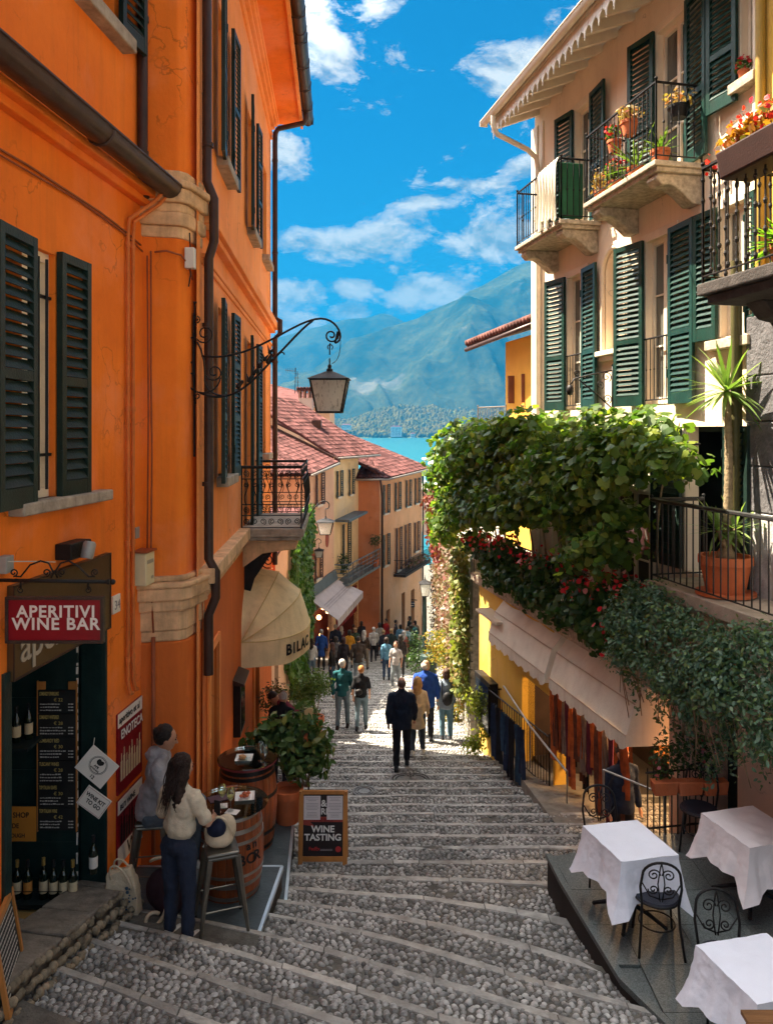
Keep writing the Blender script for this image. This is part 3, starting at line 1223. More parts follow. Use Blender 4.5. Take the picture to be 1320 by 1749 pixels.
b.tube([(2.6, .02, 2.08), (5, .025, 2.07), (7.0, .02, 2.09), (7.9, .02, 2.03), (8.35, .03, 1.94)], .009, 6)
b.tube([LN.inverted() @ Vector(q) for q in ((-2.52, 8.37, 1.94), (-2.4, 8.4, 1.96), (-2.26, 8.48, 1.93), (-2.2, 8.56, 1.84), (-2.19, 8.7, 1.7))], .011, 6)
b.build('cable', M_cable, ob, smooth=True)
# crack lines / small rust marks read from the plaster
b = B()
for (x, z0, z1) in ((-2.19, 1.2, -.3), (-2.185, 1.45, .95)):
    b.tube([(x + .008, 8.75, z0), (x + .008, 8.75, z1)], .012, 6)
    b.tube([(x, 8.72, z0), (x + .04, 8.72, z0)], .012, 6)
b.build('pipe_clip', M_iron, ob)

# white camera box
t_ = thing('junction_box', 'small white junction box fixed high on the orange pilaster', 'junction box', (-2.2, 8.6, 1.9))
b = B()
b.box((-2.235, 8.52, 1.80), (-2.13, 8.62, 2.03))
b.build('casing', mat('white_plastic_box', (.7, .68, .62), .5, .1), t_, bevel=.008)
b = B()
b.tube([(-2.18, 8.56, 1.80), (-2.18, 8.56, 1.72), (-2.2, 8.57, 1.6)], .008, 6)
b.tube([(-2.18, 8.56, 2.03), (-2.19, 8.57, 2.2)], .008, 6)
b.build('cable', M_iron, t_)
# cream meter box, grey plate, number tile
t_ = thing('meter_box', 'cream plastic meter box on the orange wall beside the thin pipes', 'meter box', LN @ Vector((8.2, 0, -1.5)))
b = B(LN)
b.box((8.14, .0, -1.65), (8.37, .16, -1.30))
b.build('casing', mat('cream_plastic', (.66, .58, .36), .5, .1, 3, .05), t_, bevel=.012)
b = B(LN)
b.box((8.12, .0, -1.30), (8.39, .175, -1.28))
b.build('lid', M_cable, t_)
b = B(LN)
b.box((8.17, .161, -1.42), (8.33, .163, -1.38))
b.box((8.27, .161, -1.59), (8.33, .163, -1.56))
b.build('plate', mat('grey_print', (.35, .33, .25), .6, .1), t_)
b = B(LN)
b.box((7.68, .0, -1.84), (7.84, .02, -1.66))
n_ = tag(b.build('house_number_tile', mat('white_enamel', (.75, .70, .62), .3, .1), None, bevel=.003), 'small white house number tile on the orange wall', 'number tile')
text('34', .13, LN @ Vector((7.70, .024, -1.80)), LN.to_3x3() @ Vector((1, 0, 0)), (0, 0, 1), mat('grey_number', (.2, .2, .22), .6, 0), n_, .001)
b = B(LN)
b.box((8.22, .0, -1.16), (8.32, .012, -1.04))
tag(b.build('vent_plate', mat('grey_plate', (.33, .30, .27), .5, .1), None, bevel=.003), 'tiny grey metal plate above the cream meter box', 'plate')

# scrolled balcony ------------------------------------------------
bal = thing('scroll_balcony', 'small balcony with curled wrought iron railing on the orange house', 'balcony', LF @ Vector((13.8, 0, -1.7)))
b = B(LF)
b.box((12.6, 0, -1.76), (15.1, 1.04, -1.62))
b.box((12.64, 0, -1.82), (15.06, 1.0, -1.76))
b.build('slab', M_stone, bal, bevel=.015)
b = B(LF)
b.prism([(12.75, 0, -2.3), (12.75, 0, -1.82), (12.75, .96, -1.82), (12.75, .9, -1.98), (12.75, .35, -2.05)], (2.2, 0, 0))
b.build('underside', M_trim, bal, bevel=.02)
for u in (12.95, 14.6):
    b = B(LF)
    b.prism([(u, .02, -3.1), (u, .02, -1.85), (u, .9, -1.85), (u, .55, -1.98), (u, .2, -2.5)], (.05, 0, 0))
    b.tube([LF.inverted() @ p for p in scroll(LF @ Vector((u, .42, -2.2)), LF.to_3x3() @ Vector((0, 1, 0)), (0, 0, 1), .01, .13, 1.8)], .011, 5)
    b.build('bracket', M_iron, bal)
for (nm, o0, dx, L) in (('front_panel', (12.62, 1.0), (1, 0), 2.46), ('side_panel', (12.62, 0.03), (0, 1), .97), ('side_panel', (15.08, 0.03), (0, 1), .97)):
    b = B(LF)
    def Q(s_, z):
        bul = .06 * math.sin(math.pi * max(0, min(1, (z + 1.62) / .9))) if nm == 'front_panel' else 0
        return Vector((o0[0] + dx[0] * s_, o0[1] + dx[1] * s_ + bul, z))
    ex, ez = Vector((dx[0], dx[1], 0)), Vector((0, 0, 1))
    for z in (-1.6, -1.40, -1.22, -.80, -.62):
        b.tube([Q(0, z), Q(L, z)], .012 if z > -.7 else .009, 5)
    n = int(L / .125)
    for i in range(n):
        s_ = (i + .5) * L / n
        for z, r_ in ((-1.5, .055), (-1.31, .055), (-.71, .055), (-.9, .045)):
            sg = 1 if (i % 2) else -1
            b.tube(scroll(Q(s_, z), ex * sg, ez, .012, r_, 1.6, R(40), 14), .007, 4)
        pts = [Q(s_ + .03 * math.sin(k * math.pi / 3 * 1.0) * (1 if i % 2 else -1), -1.22 + .42 * k / 6) for k in range(7)]
        b.tube(pts, .007, 4)
    b.build(nm, M_iron, bal, fix=False)
b = B(LF)
for p in ((12.62, 1.0), (15.08, 1.0), (12.62, .03), (15.08, .03)):
    b.tube([(p[0], p[1], -1.62), (p[0], p[1], -.58)], .014, 6)
b.tube([(12.62, .0, -.6), (12.62, 1.0, -.6), (15.08, 1.0, -.6), (15.08, 0, -.6)], .02, 6)
b.tube([(12.62, 1.0, -.6), (12.62, 1.06, -.55), (12.62, 1.09, -.47)], .012, 5)
b.build('handrail', M_iron, bal)

# beige hood awning ------------------------------------------------
M_awn = mat('beige_awning_canvas', (.86, .66, .38), .9, .12, 3, .3, 30, streak=.35, dirt=(.38, .24, .1))
aw = thing('hood_awning', 'beige rounded hood awning with black letters on the orange house', 'awning', LF @ Vector((13.8, 0, -3.4)))
uc, ru, rv, zb, hz_ = 13.8, 1.28, 1.08, -3.46, 1.0
b = B(LF)
angs = [0, 33, 62, 92]
N = 22
pts = []
for k in range(len(angs) * 3 - 2):
    a0 = angs[k // 3]
    a1 = angs[min(k // 3 + 1, len(angs) - 1)]
    a = R(a0 + (a1 - a0) * (k % 3) / 3)
    sag = 1 - .035 * math.sin(math.pi * (k % 3) / 3)
    for i in range(N + 1):
        t_ = math.pi * i / N
        e = .8
        r_ = rv * math.sin(t_) ** e * sag
        pts.append((uc - ru * math.cos(t_) * (1 - .02 * (k % 3 != 0)), r_ * math.cos(a) + .02, zb + r_ * math.sin(a) * hz_ / rv))
K = len(angs) * 3 - 2
b.add(pts, [(k * (N + 1) + i, k * (N + 1) + i + 1, (k + 1) * (N + 1) + i + 1, (k + 1) * (N + 1) + i) for k in range(K - 1) for i in range(N)])
b.build('canopy', M_awn, aw, smooth=True, angle=12)
b = B(LF)
vs = []
for i in range(N + 1):
    t_ = math.pi * i / N
    for z in (zb, zb - .2, zb - .42 + .015 * math.sin(i)):
        vs.append((uc - ru * math.cos(t_), rv * math.sin(t_) ** .8 + .02 + .006 * math.sin(i * 2.3 + z * 9), z))
b.add(vs, [(i * 3 + k, i * 3 + k + 1, i * 3 + k + 4, i * 3 + k + 3) for i in range(N) for k in range(2)])
b.build('valance', M_awn, aw, smooth=True)
b = B(LF)
for a in angs:
    b.tube([(uc - ru * math.cos(math.pi * i / N), rv * math.sin(math.pi * i / N) ** .8 * math.cos(R(a)) + .025, zb + .004 + rv * math.sin(math.pi * i / N) ** .8 * math.sin(R(a)) * hz_ / rv) for i in range(N + 1)], .009, 5)
b.build('frame', mat('awning_seam', (.66, .47, .2), .8, .1), aw)
M_blk = mat('black_lettering', (.012, .012, .014), .6, 0, 1, 0)
import_t = [52, 58, 62.5, 69, 77]
for ch, ta in zip('BILAC', [36, 45, 50, 57.5, 66]):
    a = R(ta)
    p = LF @ Vector((uc - ru * math.cos(a), rv * math.sin(a) ** .8 + .035, zb - .29))
    p2 = LF @ Vector((uc - ru * math.cos(a + .06), rv * math.sin(a + .06) ** .8 + .035, zb - .29))
    text(ch, .25, p, p2 - p, (0, 0, 1), M_blk, aw, .002, .008, 'LEFT', .92)

# black menu case
t_ = thing('menu_case', 'black glazed menu case on the orange wall below the beige hood awning', 'menu case', LF @ Vector((11.8, .1, -4.2)))
b = B(LF)
b.box((11.55, .03, -4.62), (12.15, .14, -3.82))
b.build('case', M_iron, t_, bevel=.01)
b = B(LF)
b.prism([(11.5, .03, -3.82), (11.5, .2, -3.84), (11.5, .2, -3.81), (11.5, .03, -3.74)], (.7, 0, 0))
b.build('roof', M_gut, t_)
b = B(LF)
b.box((11.6, .141, -4.56), (12.1, .143, -3.88))
b.build('glass', M_glassd, t_)

# lantern on its scrolled arm ---------------------------------------
def lantern(lab, px, z0, z1, w_top, w_bot, glow, name='street_lantern'):
    """tapering four-sided glass lantern, hanging; px=(x,d)"""
    x, d = px
    h = z1 - z0
    b = B()
    gz0, gz1 = z0 + h * .02, z0 + h * .60
    for a in range(4):
        r0, r1 = w_bot / 2, w_top / 2
        c = [(r0, gz0), (r1, gz1)]
        sx, sy = ((1, 1), (1, -1), (-1, -1), (-1, 1))[a]
        b.tube([(x + sx * r0, d + sy * r0, gz0), (x + sx * r1, d + sy * r1, gz1)], w_top * .028, 5)
    for (r_, z, th) in ((w_bot / 2, gz0, .03), (w_top / 2, gz1, .03)):
        th *= w_top * 1.4
        for s_ in (1, -1):
            b.box((x - r_ - th / 2, d + s_ * r_ - th / 2, z - th / 2), (x + r_ + th / 2, d + s_ * r_ + th / 2, z + th / 2))
            b.box((x + s_ * r_ - th / 2 + .001, d - r_, z - th / 2 + .001), (x + s_ * r_ + th / 2 - .001, d + r_, z + th / 2 - .001))
    fr = b
    rf = B()
    r1 = w_top / 2 * 1.14
    zt = gz1 + h * .17
    vs = [(x + sx * r1, d + sy * r1, gz1 + .01) for sx, sy in ((1, 1), (1, -1), (-1, -1), (-1, 1))] + [(x + sx * w_top * .07, d + sy * w_top * .07, zt) for sx, sy in ((1, 1), (1, -1), (-1, -1), (-1, 1))]
    rf.add(vs, [(0, 1, 2, 3), (7, 6, 5, 4)] + [(k, (k + 1) % 4, (k + 1) % 4 + 4, k + 4) for k in range(4)])
    rf.lathe([(w_top * .09, zt - .005), (w_top * .09, zt + h * .03), (w_top * .045, zt + h * .05), (w_top * .055, zt + h * .09), (w_top * .02, zt + h * .13), (w_top * .018, z1)], (x, d, 0), 10)
    gl = B()
    q0, q1 = w_bot / 2 - .004, w_top / 2 - .004
    vs = [(x + sx * q0, d + sy * q0, gz0 + .004) for sx, sy in ((1, 1), (1, -1), (-1, -1), (-1, 1))] + [(x + sx * q1, d + sy * q1, gz1) for sx, sy in ((1, 1), (1, -1), (-1, -1), (-1, 1))]
    return fr, rf, gl, vs


def frosted(name, col, e):
    m = bpy.data.materials.new(name)
    m.use_nodes = True
    t = NT(m.node_tree)
    t.n.clear()
    o = t.node('ShaderNodeOutputMaterial')
    tc = t.node('ShaderNodeTexCoord').outputs['Object']
    n1 = t.noise(t.mapping(tc, scale=(60, 60, 14)), 1, 4, .6)
    c = t.mix(t.ramp(n1, [(.36, 0.0), (.44, 1.0)]), [q * .6 for q in col], col)
    d1 = t.node('ShaderNodeBsdfTranslucent', {'Color': c})
    d2 = t.node('ShaderNodeBsdfPrincipled', {'Base Color': c, 'Roughness': .3})
    mx = t.node('ShaderNodeMixShader', {0: .15, 1: d1.outputs[0], 2: d2.outputs[0]})
    t.l.new(mx.outputs[0], o.inputs[0])
    return m


M_frost = frosted('frosted_lamp_glass', (.95, .95, .9), 0)


def lantern_set(root, x, d, z0, z1, wt, wb):
    fr, rf, gl, vs = lantern('', (x, d), z0, z1, wt, wb, 0)
    body = fr.build('frame', M_iron, root)
    rf.build('cap', M_iron, root)
    for k in range(4):
        q = B()
        a, b2 = k, (k + 1) % 4
        q.add([vs[a], vs[b2], vs[b2 + 4], vs[a + 4]], [(0, 1, 2, 3)])
        q.build('pane', M_frost, body)
    q = B()
    q.add(vs[:4], [(0, 1, 2, 3)])
    q.build('pane', M_frost, body)


d = 8.72
t_ = thing('wall_lantern', 'large black lantern with frosted panes on a long scrolled iron arm', 'lantern', (-2.16, d, .8))
lx = (563 - 660) / F * d
lantern_set(t_, lx, d, P(0, 706, d).z, P(0, 612, d).z, .41, .27)
b = B()


def PX(x, y):
    return P(x, y, d)


arm = bez(PX(345, 608), PX(430, 622), PX(500, 545), PX(548, 544), 14) + bez(PX(548, 544), PX(578, 544), PX(592, 582), PX(572, 586), 10)[1:]
b.tube(arm, .012, 6)
b.tube([arm[-1]] + scroll(PX(566, 573), (-.6, 0, -.8), (-.8, 0, .6), .085, .015, 1.5, R(200), 20), .010, 6)
b.tube(bez(PX(340, 670), PX(400, 700), PX(440, 640), PX(470, 610), 12) + bez(PX(470, 610), PX(490, 592), PX(510, 565), PX(535, 547), 8)[1:], .013, 6)
b.tube([PX(564, 586), PX(563, 596), PX(563, 606)], .008, 5)
b.tube(scroll(PX(564, 593), (1, 0, 0), (0, 0, 1), .03, .03, .8, R(-60), 10), .006, 5)
b.tube(bez(PX(581, 575), PX(583, 600), PX(578, 618), PX(567, 621), 8), .004, 5)
b.tube(bez(PX(470, 610), PX(478, 600), PX(485, 600), PX(486, 606), 8), .008, 5)
b.build('arm', M_iron, t_, smooth=True)
b = B()
b.tube(bez(PX(331, 577), PX(345, 590), PX(352, 620), PX(350, 650), 8) + bez(PX(350, 650), PX(352, 668), PX(366, 676), PX(385, 676), 8)[1:], .011, 6)
b.tube(scroll(PX(347, 641), (1, 0, 0), (0, 0, 1), .2, .2, .62, R(130), 16), .010, 6)
b.tube(scroll(PX(366, 636), (1, 0, 0), (0, 0, 1), .1, .03, 1.3, R(200), 18), .009, 6)
b.tube(scroll(PX(350, 570), (1, 0, 0), (0, 0, 1), .11, .025, 1.4, R(210), 18), .009, 6)
b.tube(scroll(PX(336, 545), (1, 0, 0), (0, 0, 1), .045, .012, 1.3, R(-90), 12), .008, 6)
b.tube(scroll(PX(337, 676), (1, 0, 0), (0, 0, 1), .045, .012, 1.3, R(90), 12), .008, 6)
b.tube([PX(331, 535), PX(330, 640), PX(334, 690)], .010, 6)
b.build('scrollwork', M_iron, t_, smooth=True)
b = B()
b.tube([PX(321, 527), PX(320, 600), PX(321, 700)], .012, 6)
for y in (577, 638):
    b.tube([PX(316, y), PX(334, y)], .01, 6)
b.build('wall_bar', M_iron, t_)
b = B()
for k in range(5):
    p = PX(425 + k * 9, 650 - k * 12)
    b.cone2(p, p + Vector((.05, 0, .09 - .01 * k)), .022, .004, 6)
    b.cone2(p, p + Vector((-.03, .03, .08)), .018, .004, 6)
b.cone2(PX(407, 660), PX(414, 652), .028, .02, 6)
b.cone2(PX(458, 618), PX(464, 606), .028, .018, 6)
b.build('iron_leaves', M_iron, t_, smooth=True)
# ------------------------------------------------------------ wine bar front and what stands before it
M_white = mat('white_print', (.75, .72, .68), .6, .04, 3, 0)
M_board = mat('black_chalkboard', (.018, .018, .018), .7, .3, 6, .1, 40)
M_chalk = mat('white_chalk', (.55, .53, .5), .9, .1, 20, 0)
M_chalky = mat('yellow_chalk', (.55, .42, .14), .9, .1, 20, 0)
M_frame = mat('varnished_pine', (.46, .19, .05), .45, .3, 3, .2, 30, grain=(1, 1, .15))
M_grn2 = mat('dark_green_door_paint', (.010, .028, .026), .4, .3, 4, .2, 40, streak=.3, dirt=(.05, .05, .04))
M_bronze = mat('bronze_sign_panel', (.10, .062, .028), .35, .35, .8, .1, 20, metal=.3)
M_red = mat('deep_red_sign', (.21, .004, .014), .35, .15, 2, .03)
M_paper = mat('white_card', (.72, .66, .60), .7, .05, 3, .05)
M_bottle = mat('dark_bottle_glass', (.008, .014, .008), .06, .2, 3, 0, spec=.9)
M_label = mat('cream_bottle_label', (.62, .50, .32), .7, .15, 9, 0)
M_labelo = mat('orange_bottle_label', (.62, .26, .06), .7, .15, 9, 0)
u_ = LN.to_3x3() @ Vector((1, 0, 0))
UP = Vector((0, 0, 1))
XD = Vector((1, 0, 0))
# shop room behind the doorway
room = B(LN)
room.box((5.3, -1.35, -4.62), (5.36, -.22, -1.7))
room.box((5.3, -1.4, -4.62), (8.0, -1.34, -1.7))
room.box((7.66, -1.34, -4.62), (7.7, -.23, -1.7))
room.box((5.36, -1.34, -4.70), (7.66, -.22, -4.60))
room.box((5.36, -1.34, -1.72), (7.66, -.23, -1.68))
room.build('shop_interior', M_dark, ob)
b = B(LN)
b.box((5.86, -.2, -4.6), (5.95, .03, -1.86))
b.box((5.95, -.2, -1.95), (7.55, .03, -1.86))
b.box((7.55, -.24, -4.55), (7.6, -.0, -1.86))
b.box((7.52, -.24, -4.55), (7.55, .02, -1.95))
b.build('door_frame', M_grn2, ob, bevel=.006)
# open leaf facing the camera
leaf = B()
leaf.box((-3.72, 7.46, -4.5), (-2.99, 7.5, -1.98))
dl = leaf.build('door_leaf', M_grn2, ob, bevel=.004)
q = B()
for z in (-2.6, -2.95, -3.3, -3.65, -4.0, -4.35):
    q.box((-3.70, 7.452, z), (-3.0, 7.46, z + .012))
q.build('groove_trim', M_grn2, dl)
q = B()
for k in range(26):
    z = -4.4 + k * .093 + rnd.uniform(-.02, .02)
    q.box((-3.0 + rnd.uniform(-.003, .002), 7.447, z), (-2.985 + rnd.uniform(-.004, .003), 7.459, z + rnd.uniform(.02, .08)))
q.build('chipped_edge', M_paper, dl, kind='stuff')
b = B(LN)
b.box((5.4, -.9, -4.60), (7.5, -.3, -4.48))
b.build('base_board', mat('ochre_base', (.40, .25, .08), .8, .2), ob)

# menu of six slates
t_ = thing('menu_board', 'tall chalk menu of six black panels inside the wine bar door', 'menu board', (-3.17, 7.44, -3.9))
z0, z1 = P(98, 1418, 7.44).z, P(98, 1178, 7.44).z
xa, xb = P(66, 0, 7.44).x, P(131, 0, 7.44).x
q = B()
q.box((xa - .008, 7.425, z0 - .01), (xa, 7.45, z1 + .09))
q.box((xb, 7.425, z0 - .01), (xb + .008, 7.45, z1 + .09))
for a in (xa, xb - .075):
    q.box((a, 7.43, z1 + .005), (a + .07, 7.448, z1 + .08))
q.build('frame', M_frame, t_)
n = 6
heads = ['LOMBARDY SPARKLING', 'LOMBARDY WHITE/RED', 'LOMBARDY RED', 'TUSCANY WINES', 'TOP ITALIAN GRAPES', 'TOP ITALIAN WINE']
pr_ = ['\u20ac 22', '\u20ac 28', '\u20ac 30', '\u20ac 28', '\u20ac 30', '\u20ac 42']
hh_ = (z1 - z0) / n
for k in range(n):
    zz = z1 - (k + 1) * hh_
    q = B()
    q.box((xa, 7.43, zz + .004), (xb, 7.449, zz + hh_ - .004))
    p_ = q.build('slate', M_board, t_)
    w = (xb - xa)
    text(heads[k], .05, (xa + w * .04, 7.428, zz + hh_ * .77), XD, UP, M_chalky, p_, .0008, .0006, 'LEFT', .35 * 18 / len(heads[k]) if len(heads[k]) > 12 else .52)
    text(pr_[k], .045, (xa + w * .42, 7.428, zz + hh_ * .52), XD, UP, M_chalky, p_, .0008, 0, 'LEFT', 1)
    for j in range(3):
        q = B()
        zl = zz + hh_ * (.38 - .13 * j)
        x = xa + w * .06
        e = xa + w * rnd.uniform(.5, .72)
        while x < e:
            l_ = rnd.uniform(.01, .03)
            q.box((x, 7.4275, zl + rnd.uniform(-.001, .001)), (x + l_, 7.4295, zl + rnd.uniform(.006, .012)))
            x += l_ + .006
        q.box((xa + w * .8, 7.4275, zl), (xa + w * .84, 7.4295, zl + .01))
        q.box((xa + w * .86, 7.4275, zl), (xa + w * .93, 7.4295, zl + .01))
        q.build('chalk_line', M_chalk, p_, kind='stuff')
# bottles on the low shelf
def bottle(root, h=.3, r=.038, lab=None, foil=None):
    q = B(Matrix.Translation(root.location))
    q.lathe([(r * .9, 0), (r, .01), (r, h * .58), (r * .8, h * .66), (r * .38, h * .76), (r * .34, h * .95), (r * .4, h * .955), (r * .4, h)], (0, 0, 0), 14)
    q.build('glass', M_bottle, root, smooth=True, angle=50)
    q = B(Matrix.Translation(root.location))
    q.lathe([(r + .0008, h * .16), (r + .0008, h * .46)], (0, 0, 0), 14, cap=False)
    q.build('label', lab or M_label, root, smooth=True)
    q = B(Matrix.Translation(root.location))
    q.lathe([(r * .42, h * .82), (r * .43, h * 1.003)], (0, 0, 0), 12)
    q.build('foil', foil or M_red, root, smooth=True, angle=50)


M_gold = mat('gold_foil', (.5, .33, .1), .35, .1, metal=.6)
sh_ = thing('bottle_shelf', 'dark low shelf of wine bottles inside the wine bar doorway', 'shelf', (-3.2, 7.3, -4.45))
q = B()
q.box((-3.72, 7.16, -4.46), (-3.0, 7.43, -4.42))
q.build('board', M_dark, sh_)
q = B()
q.tube([(-3.7, 7.17, -4.3), (-3.02, 7.17, -4.3)], .004, 5)
q.build('rail', M_iron, sh_)
bl = ['cream-labelled wine bottle at the left end of the low shelf', 'orange-labelled wine bottle second on the low shelf', 'gold-necked dark bottle in the middle of the low shelf',
      'dark wine bottle with a low pale label on the shelf', 'large cream-labelled bottle with dark neck on the low shelf', 'wine bottle with gold neck at the right end of the low shelf']
for k, px in enumerate((30, 48, 75, 92, 109, 125)):
    p = P(px, 1500, 7.27)
    r_ = thing('wine_bottle', bl[k], 'bottle', (p.x, 7.27, -4.42), 'wine bottles on the low shelf')
    bottle(r_, .36 if k != 2 else .38, .04, M_labelo if k == 1 else M_label, M_gold if k in (2, 5, 0) else M_blk)
for k, px in enumerate((12, 22, 36)):
    p = P(px, 1285, 7.2)
    r_ = thing('wine_bottle', ['cream-labelled bottle high in the dark shop, nearest the door frame', 'dark bottle high in the shop between two others', 'dark bottle high in the shop, nearest the chalk menu'][k], 'bottle', (p.x, 7.2 + .08 * k, -2.95 - .0), 'wine bottles on the upper shelf')
    bottle(r_, .34, .038, M_label, M_blk)
q = B()
q.box((-3.75, 7.12, -2.98), (-3.32, 7.43, -2.95))
q.build('upper_shelf', M_dark, sh_)
r_ = thing('wine_bottle', 'single white-labelled bottle hanging beside the open door leaf', 'bottle', P(160, 1500, 7.35) + Vector((0, 0, .05)))
bottle(r_, .36, .04, M_paper, M_blk)
# orange handwritten sheet
p0, p1 = P(18, 1437, 7.2), P(62, 1378, 7.2)
q = B()
q.box((p0.x - .04, 7.2, p0.z), (p1.x, 7.206, p1.z))
sg = tag(q.build('paper_notice', mat('orange_paper', (.55, .22, .03), .8, .1, 3, .1)), 'orange handwritten paper notice hanging in the doorway', 'notice')
for k, (tx, sz) in enumerate((('E SHOP', .07), ('SIDE', .062), ('ROUGH', .052))):
    text(tx, sz, (p0.x - .02, 7.198, p1.z - .1 - k * .098 + (0 if k < 2 else .01)), XD, UP, M_board, sg, .0008, .001, 'LEFT', .85)
# two white cards on the door edge
def card(name, lab, cx, cy, w, h, ang, d):
    c = P(cx, cy, d)
    a = R(ang)
    xd = Vector((math.cos(a), 0, math.sin(a)))
    yd = Vector((-math.sin(a), 0, math.cos(a)))
    q = B()
    q.prism([c - xd * w / 2 - yd * h / 2, c + xd * w / 2 - yd * h / 2, c + xd * w / 2 + yd * h / 2, c - xd * w / 2 + yd * h / 2], (0, .006, 0))
    o = tag(q.build(name, M_paper), lab, 'card')
    return o, c, xd, yd


o, c, xd, yd = card('hanging_card', 'white square card with a dark round emblem hanging at the wine bar door', 166, 1310, .31, .27, -40, 7.05)
fr = Vector((0, -.003, 0))
q = B()
q.tube([c + fr + xd * .075 * math.cos(a) + yd * (.02 + .075 * math.sin(a)) for a in [k * math.pi / 12 for k in range(24)]], .0022, 4, closed=True)
q.tube([c + fr + xd * .085 * math.cos(a) + yd * (.02 + .085 * math.sin(a)) for a in [k * math.pi / 12 for k in range(24)]], .0014, 4, closed=True)
q.build('emblem_ring', M_board, o)
q = B()
q.prism([c + fr + xd * x + yd * y for x, y in ((-.03, .07), (-.015, .078), (0, .07), (.03, .075), (.036, .05), (.02, .03), (.006, .022), (-.02, .025), (-.036, .045))], (0, .002, 0))
q.build('emblem', M_board, o)
text('APE', .03, c + fr - xd * .03 - yd * .01, xd, yd, M_board, o, .0008, .001)
text('WINE BAR', .02, c + fr - xd * .05 - yd * .035, xd, yd, M_board, o, .0008, .0005)
text('12', .045, c + fr - xd * .0 - yd * .11, xd, yd, M_board, o, .0008, .001)
o, c, xd, yd = card('hanging_card', 'white card reading WINE KIT TO GO hung below the emblem card', 161, 1370, .26, .2, -36, 7.08)
text('WINE KIT', .052, c + fr - xd * .105 + yd * .015, xd, yd, M_board, o, .0008, .0015, 'LEFT', .9)
text('TO GO', .052, c + fr - xd * .07 - yd * .04, xd, yd, M_board, o, .0008, .0015, 'LEFT', .9)
q = B()
for s_ in (1, -1):
    q.tube([c + fr - xd * .12 + yd * .09 * s_, c + fr + xd * .12 + yd * .09 * s_], .0014, 4)
    q.tube([c + fr + xd * .12 * s_ - yd * .09, c + fr + xd * .12 * s_ + yd * .09], .0014, 4)
q.build('printed_border', M_red, o)
q = B()
q.tube([P(162, 1260, 7.04), P(160, 1275, 7.04)], .003, 4)
q.build('string', M_paper, o)

# bronze fascia board over the door
t_ = thing('fascia_board', 'bronze shop board with pale stylised letters above the wine bar door', 'sign', LN @ Vector((6.7, 0, -1.9)))
b = B(LN)
b.box((5.93, .0, -1.94), (7.56, .05, -1.2))
fb = b.build('board', M_bronze, t_, bevel=.004)
b = B(LN)
for (a, c, z0, z1) in ((5.93, 7.56, -1.215, -1.2), (5.93, 7.56, -1.94, -1.925), (5.93, 5.945, -1.94, -1.2), (7.545, 7.56, -1.94, -1.2)):
    b.box((a, .05, z0), (c, .058, z1))
b.build('edge_trim', M_gut, t_)
text('aperitivo', .36, LN @ Vector((6.02, .056, -1.82)), u_, UP, mat('silver_letter', (.55, .50, .42), .4, .05, metal=.4), t_, .004, .002, 'LEFT', 1.0)
# spotlight
t_ = thing('spotlight', 'grey spotlight with a dark box above the wine bar board', 'lamp', LN @ Vector((6.8, .05, -1.1)))
b = B(LN)
b.box((6.62, 0, -1.12), (6.98, .15, -.98))
b.build('housing', M_iron, t_, bevel=.01)
b = B(LN)
b.lathe([(.05, 0), (.055, .02), (.055, .13), (.04, .15)], (6.75, .22, -1.12), 14, Vector((.25, .1, 1)))
b.build('lamp_head', mat('grey_metal', (.33, .32, .3), .45, .1, metal=.3), t_, smooth=True, angle=40)

# hanging bar sign, square to the wall
d = 5.8
t_ = thing('hanging_sign', 'dark red APERITIVI WINE BAR sign hanging from a black iron bar', 'sign', P(92, 990, d))
b = B()
b.tube([P(-60, 990, d), P(186, 994, d)], .014, 8)
b.ball(P(193, 994, d), .022, 6)
b.tube([P(184, 994, d), P(187, 994, d)], .02, 8)
b.build('bar', M_iron, t_, smooth=True)
b = B()
for (x, m_) in ((36, 1), (151, -1)):
    b.tube([P(x, 992, d), P(x, 1004, d)], .009, 6)
    b.tube(scroll(P(x, 1008, d), (m_, 0, 0), (0, 0, 1), .026, .008, 1.2, R(90), 12), .005, 5)
for (pts) in ([P(24, 984, d), P(36, 985, d), P(52, 965, d), P(70, 958, d), P(84, 962, d), P(92, 978, d), P(88, 987, d)],
              [P(162, 984, d), P(152, 985, d), P(135, 968, d), P(118, 958, d), P(104, 962, d), P(94, 978, d), P(99, 987, d)]):
    b.tube(pts, .007, 6)
for (x, m_) in ((24, 1), (80, 1), (106, -1), (163, -1)):
    b.tube(scroll(P(x, 978, d), (m_, 0, 0), (0, 0, 1), .032, .008, 1.3, R(-90), 14), .006, 5)
b.build('scrollwork', M_iron, t_, smooth=True)
p0, p1 = P(11, 1098, d), P(178, 1019, d)
b = B()
fw = .022
b.box((p0.x, d - .02, p0.z), (p0.x + fw, d + .03, p1.z))
b.box((p1.x - fw, d - .02, p0.z), (p1.x, d + .03, p1.z))
b.box((p0.x + fw, d - .02, p0.z), (p1.x - fw, d + .03, p0.z + fw))
b.box((p0.x + fw, d - .02, p1.z - fw), (p1.x - fw, d + .03, p1.z))
for k in range(7):
    x = p0.x + fw + (p1.x - p0.x - 2 * fw) * k / 6
    for z in (p0.z + fw / 2, p1.z - fw / 2):
        b.ball((x, d - .02, z), .0045, 3)
b.build('frame', mat('sign_frame_iron', (.05, .035, .03), .5, .3, 6, .2, metal=.3), t_, bevel=.003)
b = B()
b.box((p0.x + fw, d - .008, p0.z + fw), (p1.x - fw, d + .012, p1.z - fw))
pn = b.build('panel', M_red, t_)
xc = (p0.x + p1.x) / 2
text('APERITIVI', .125, (xc + .012, d - .012, p1.z - .152), XD, UP, M_white, pn, .001, .003, 'CENTER', 1.0, space=1.12)
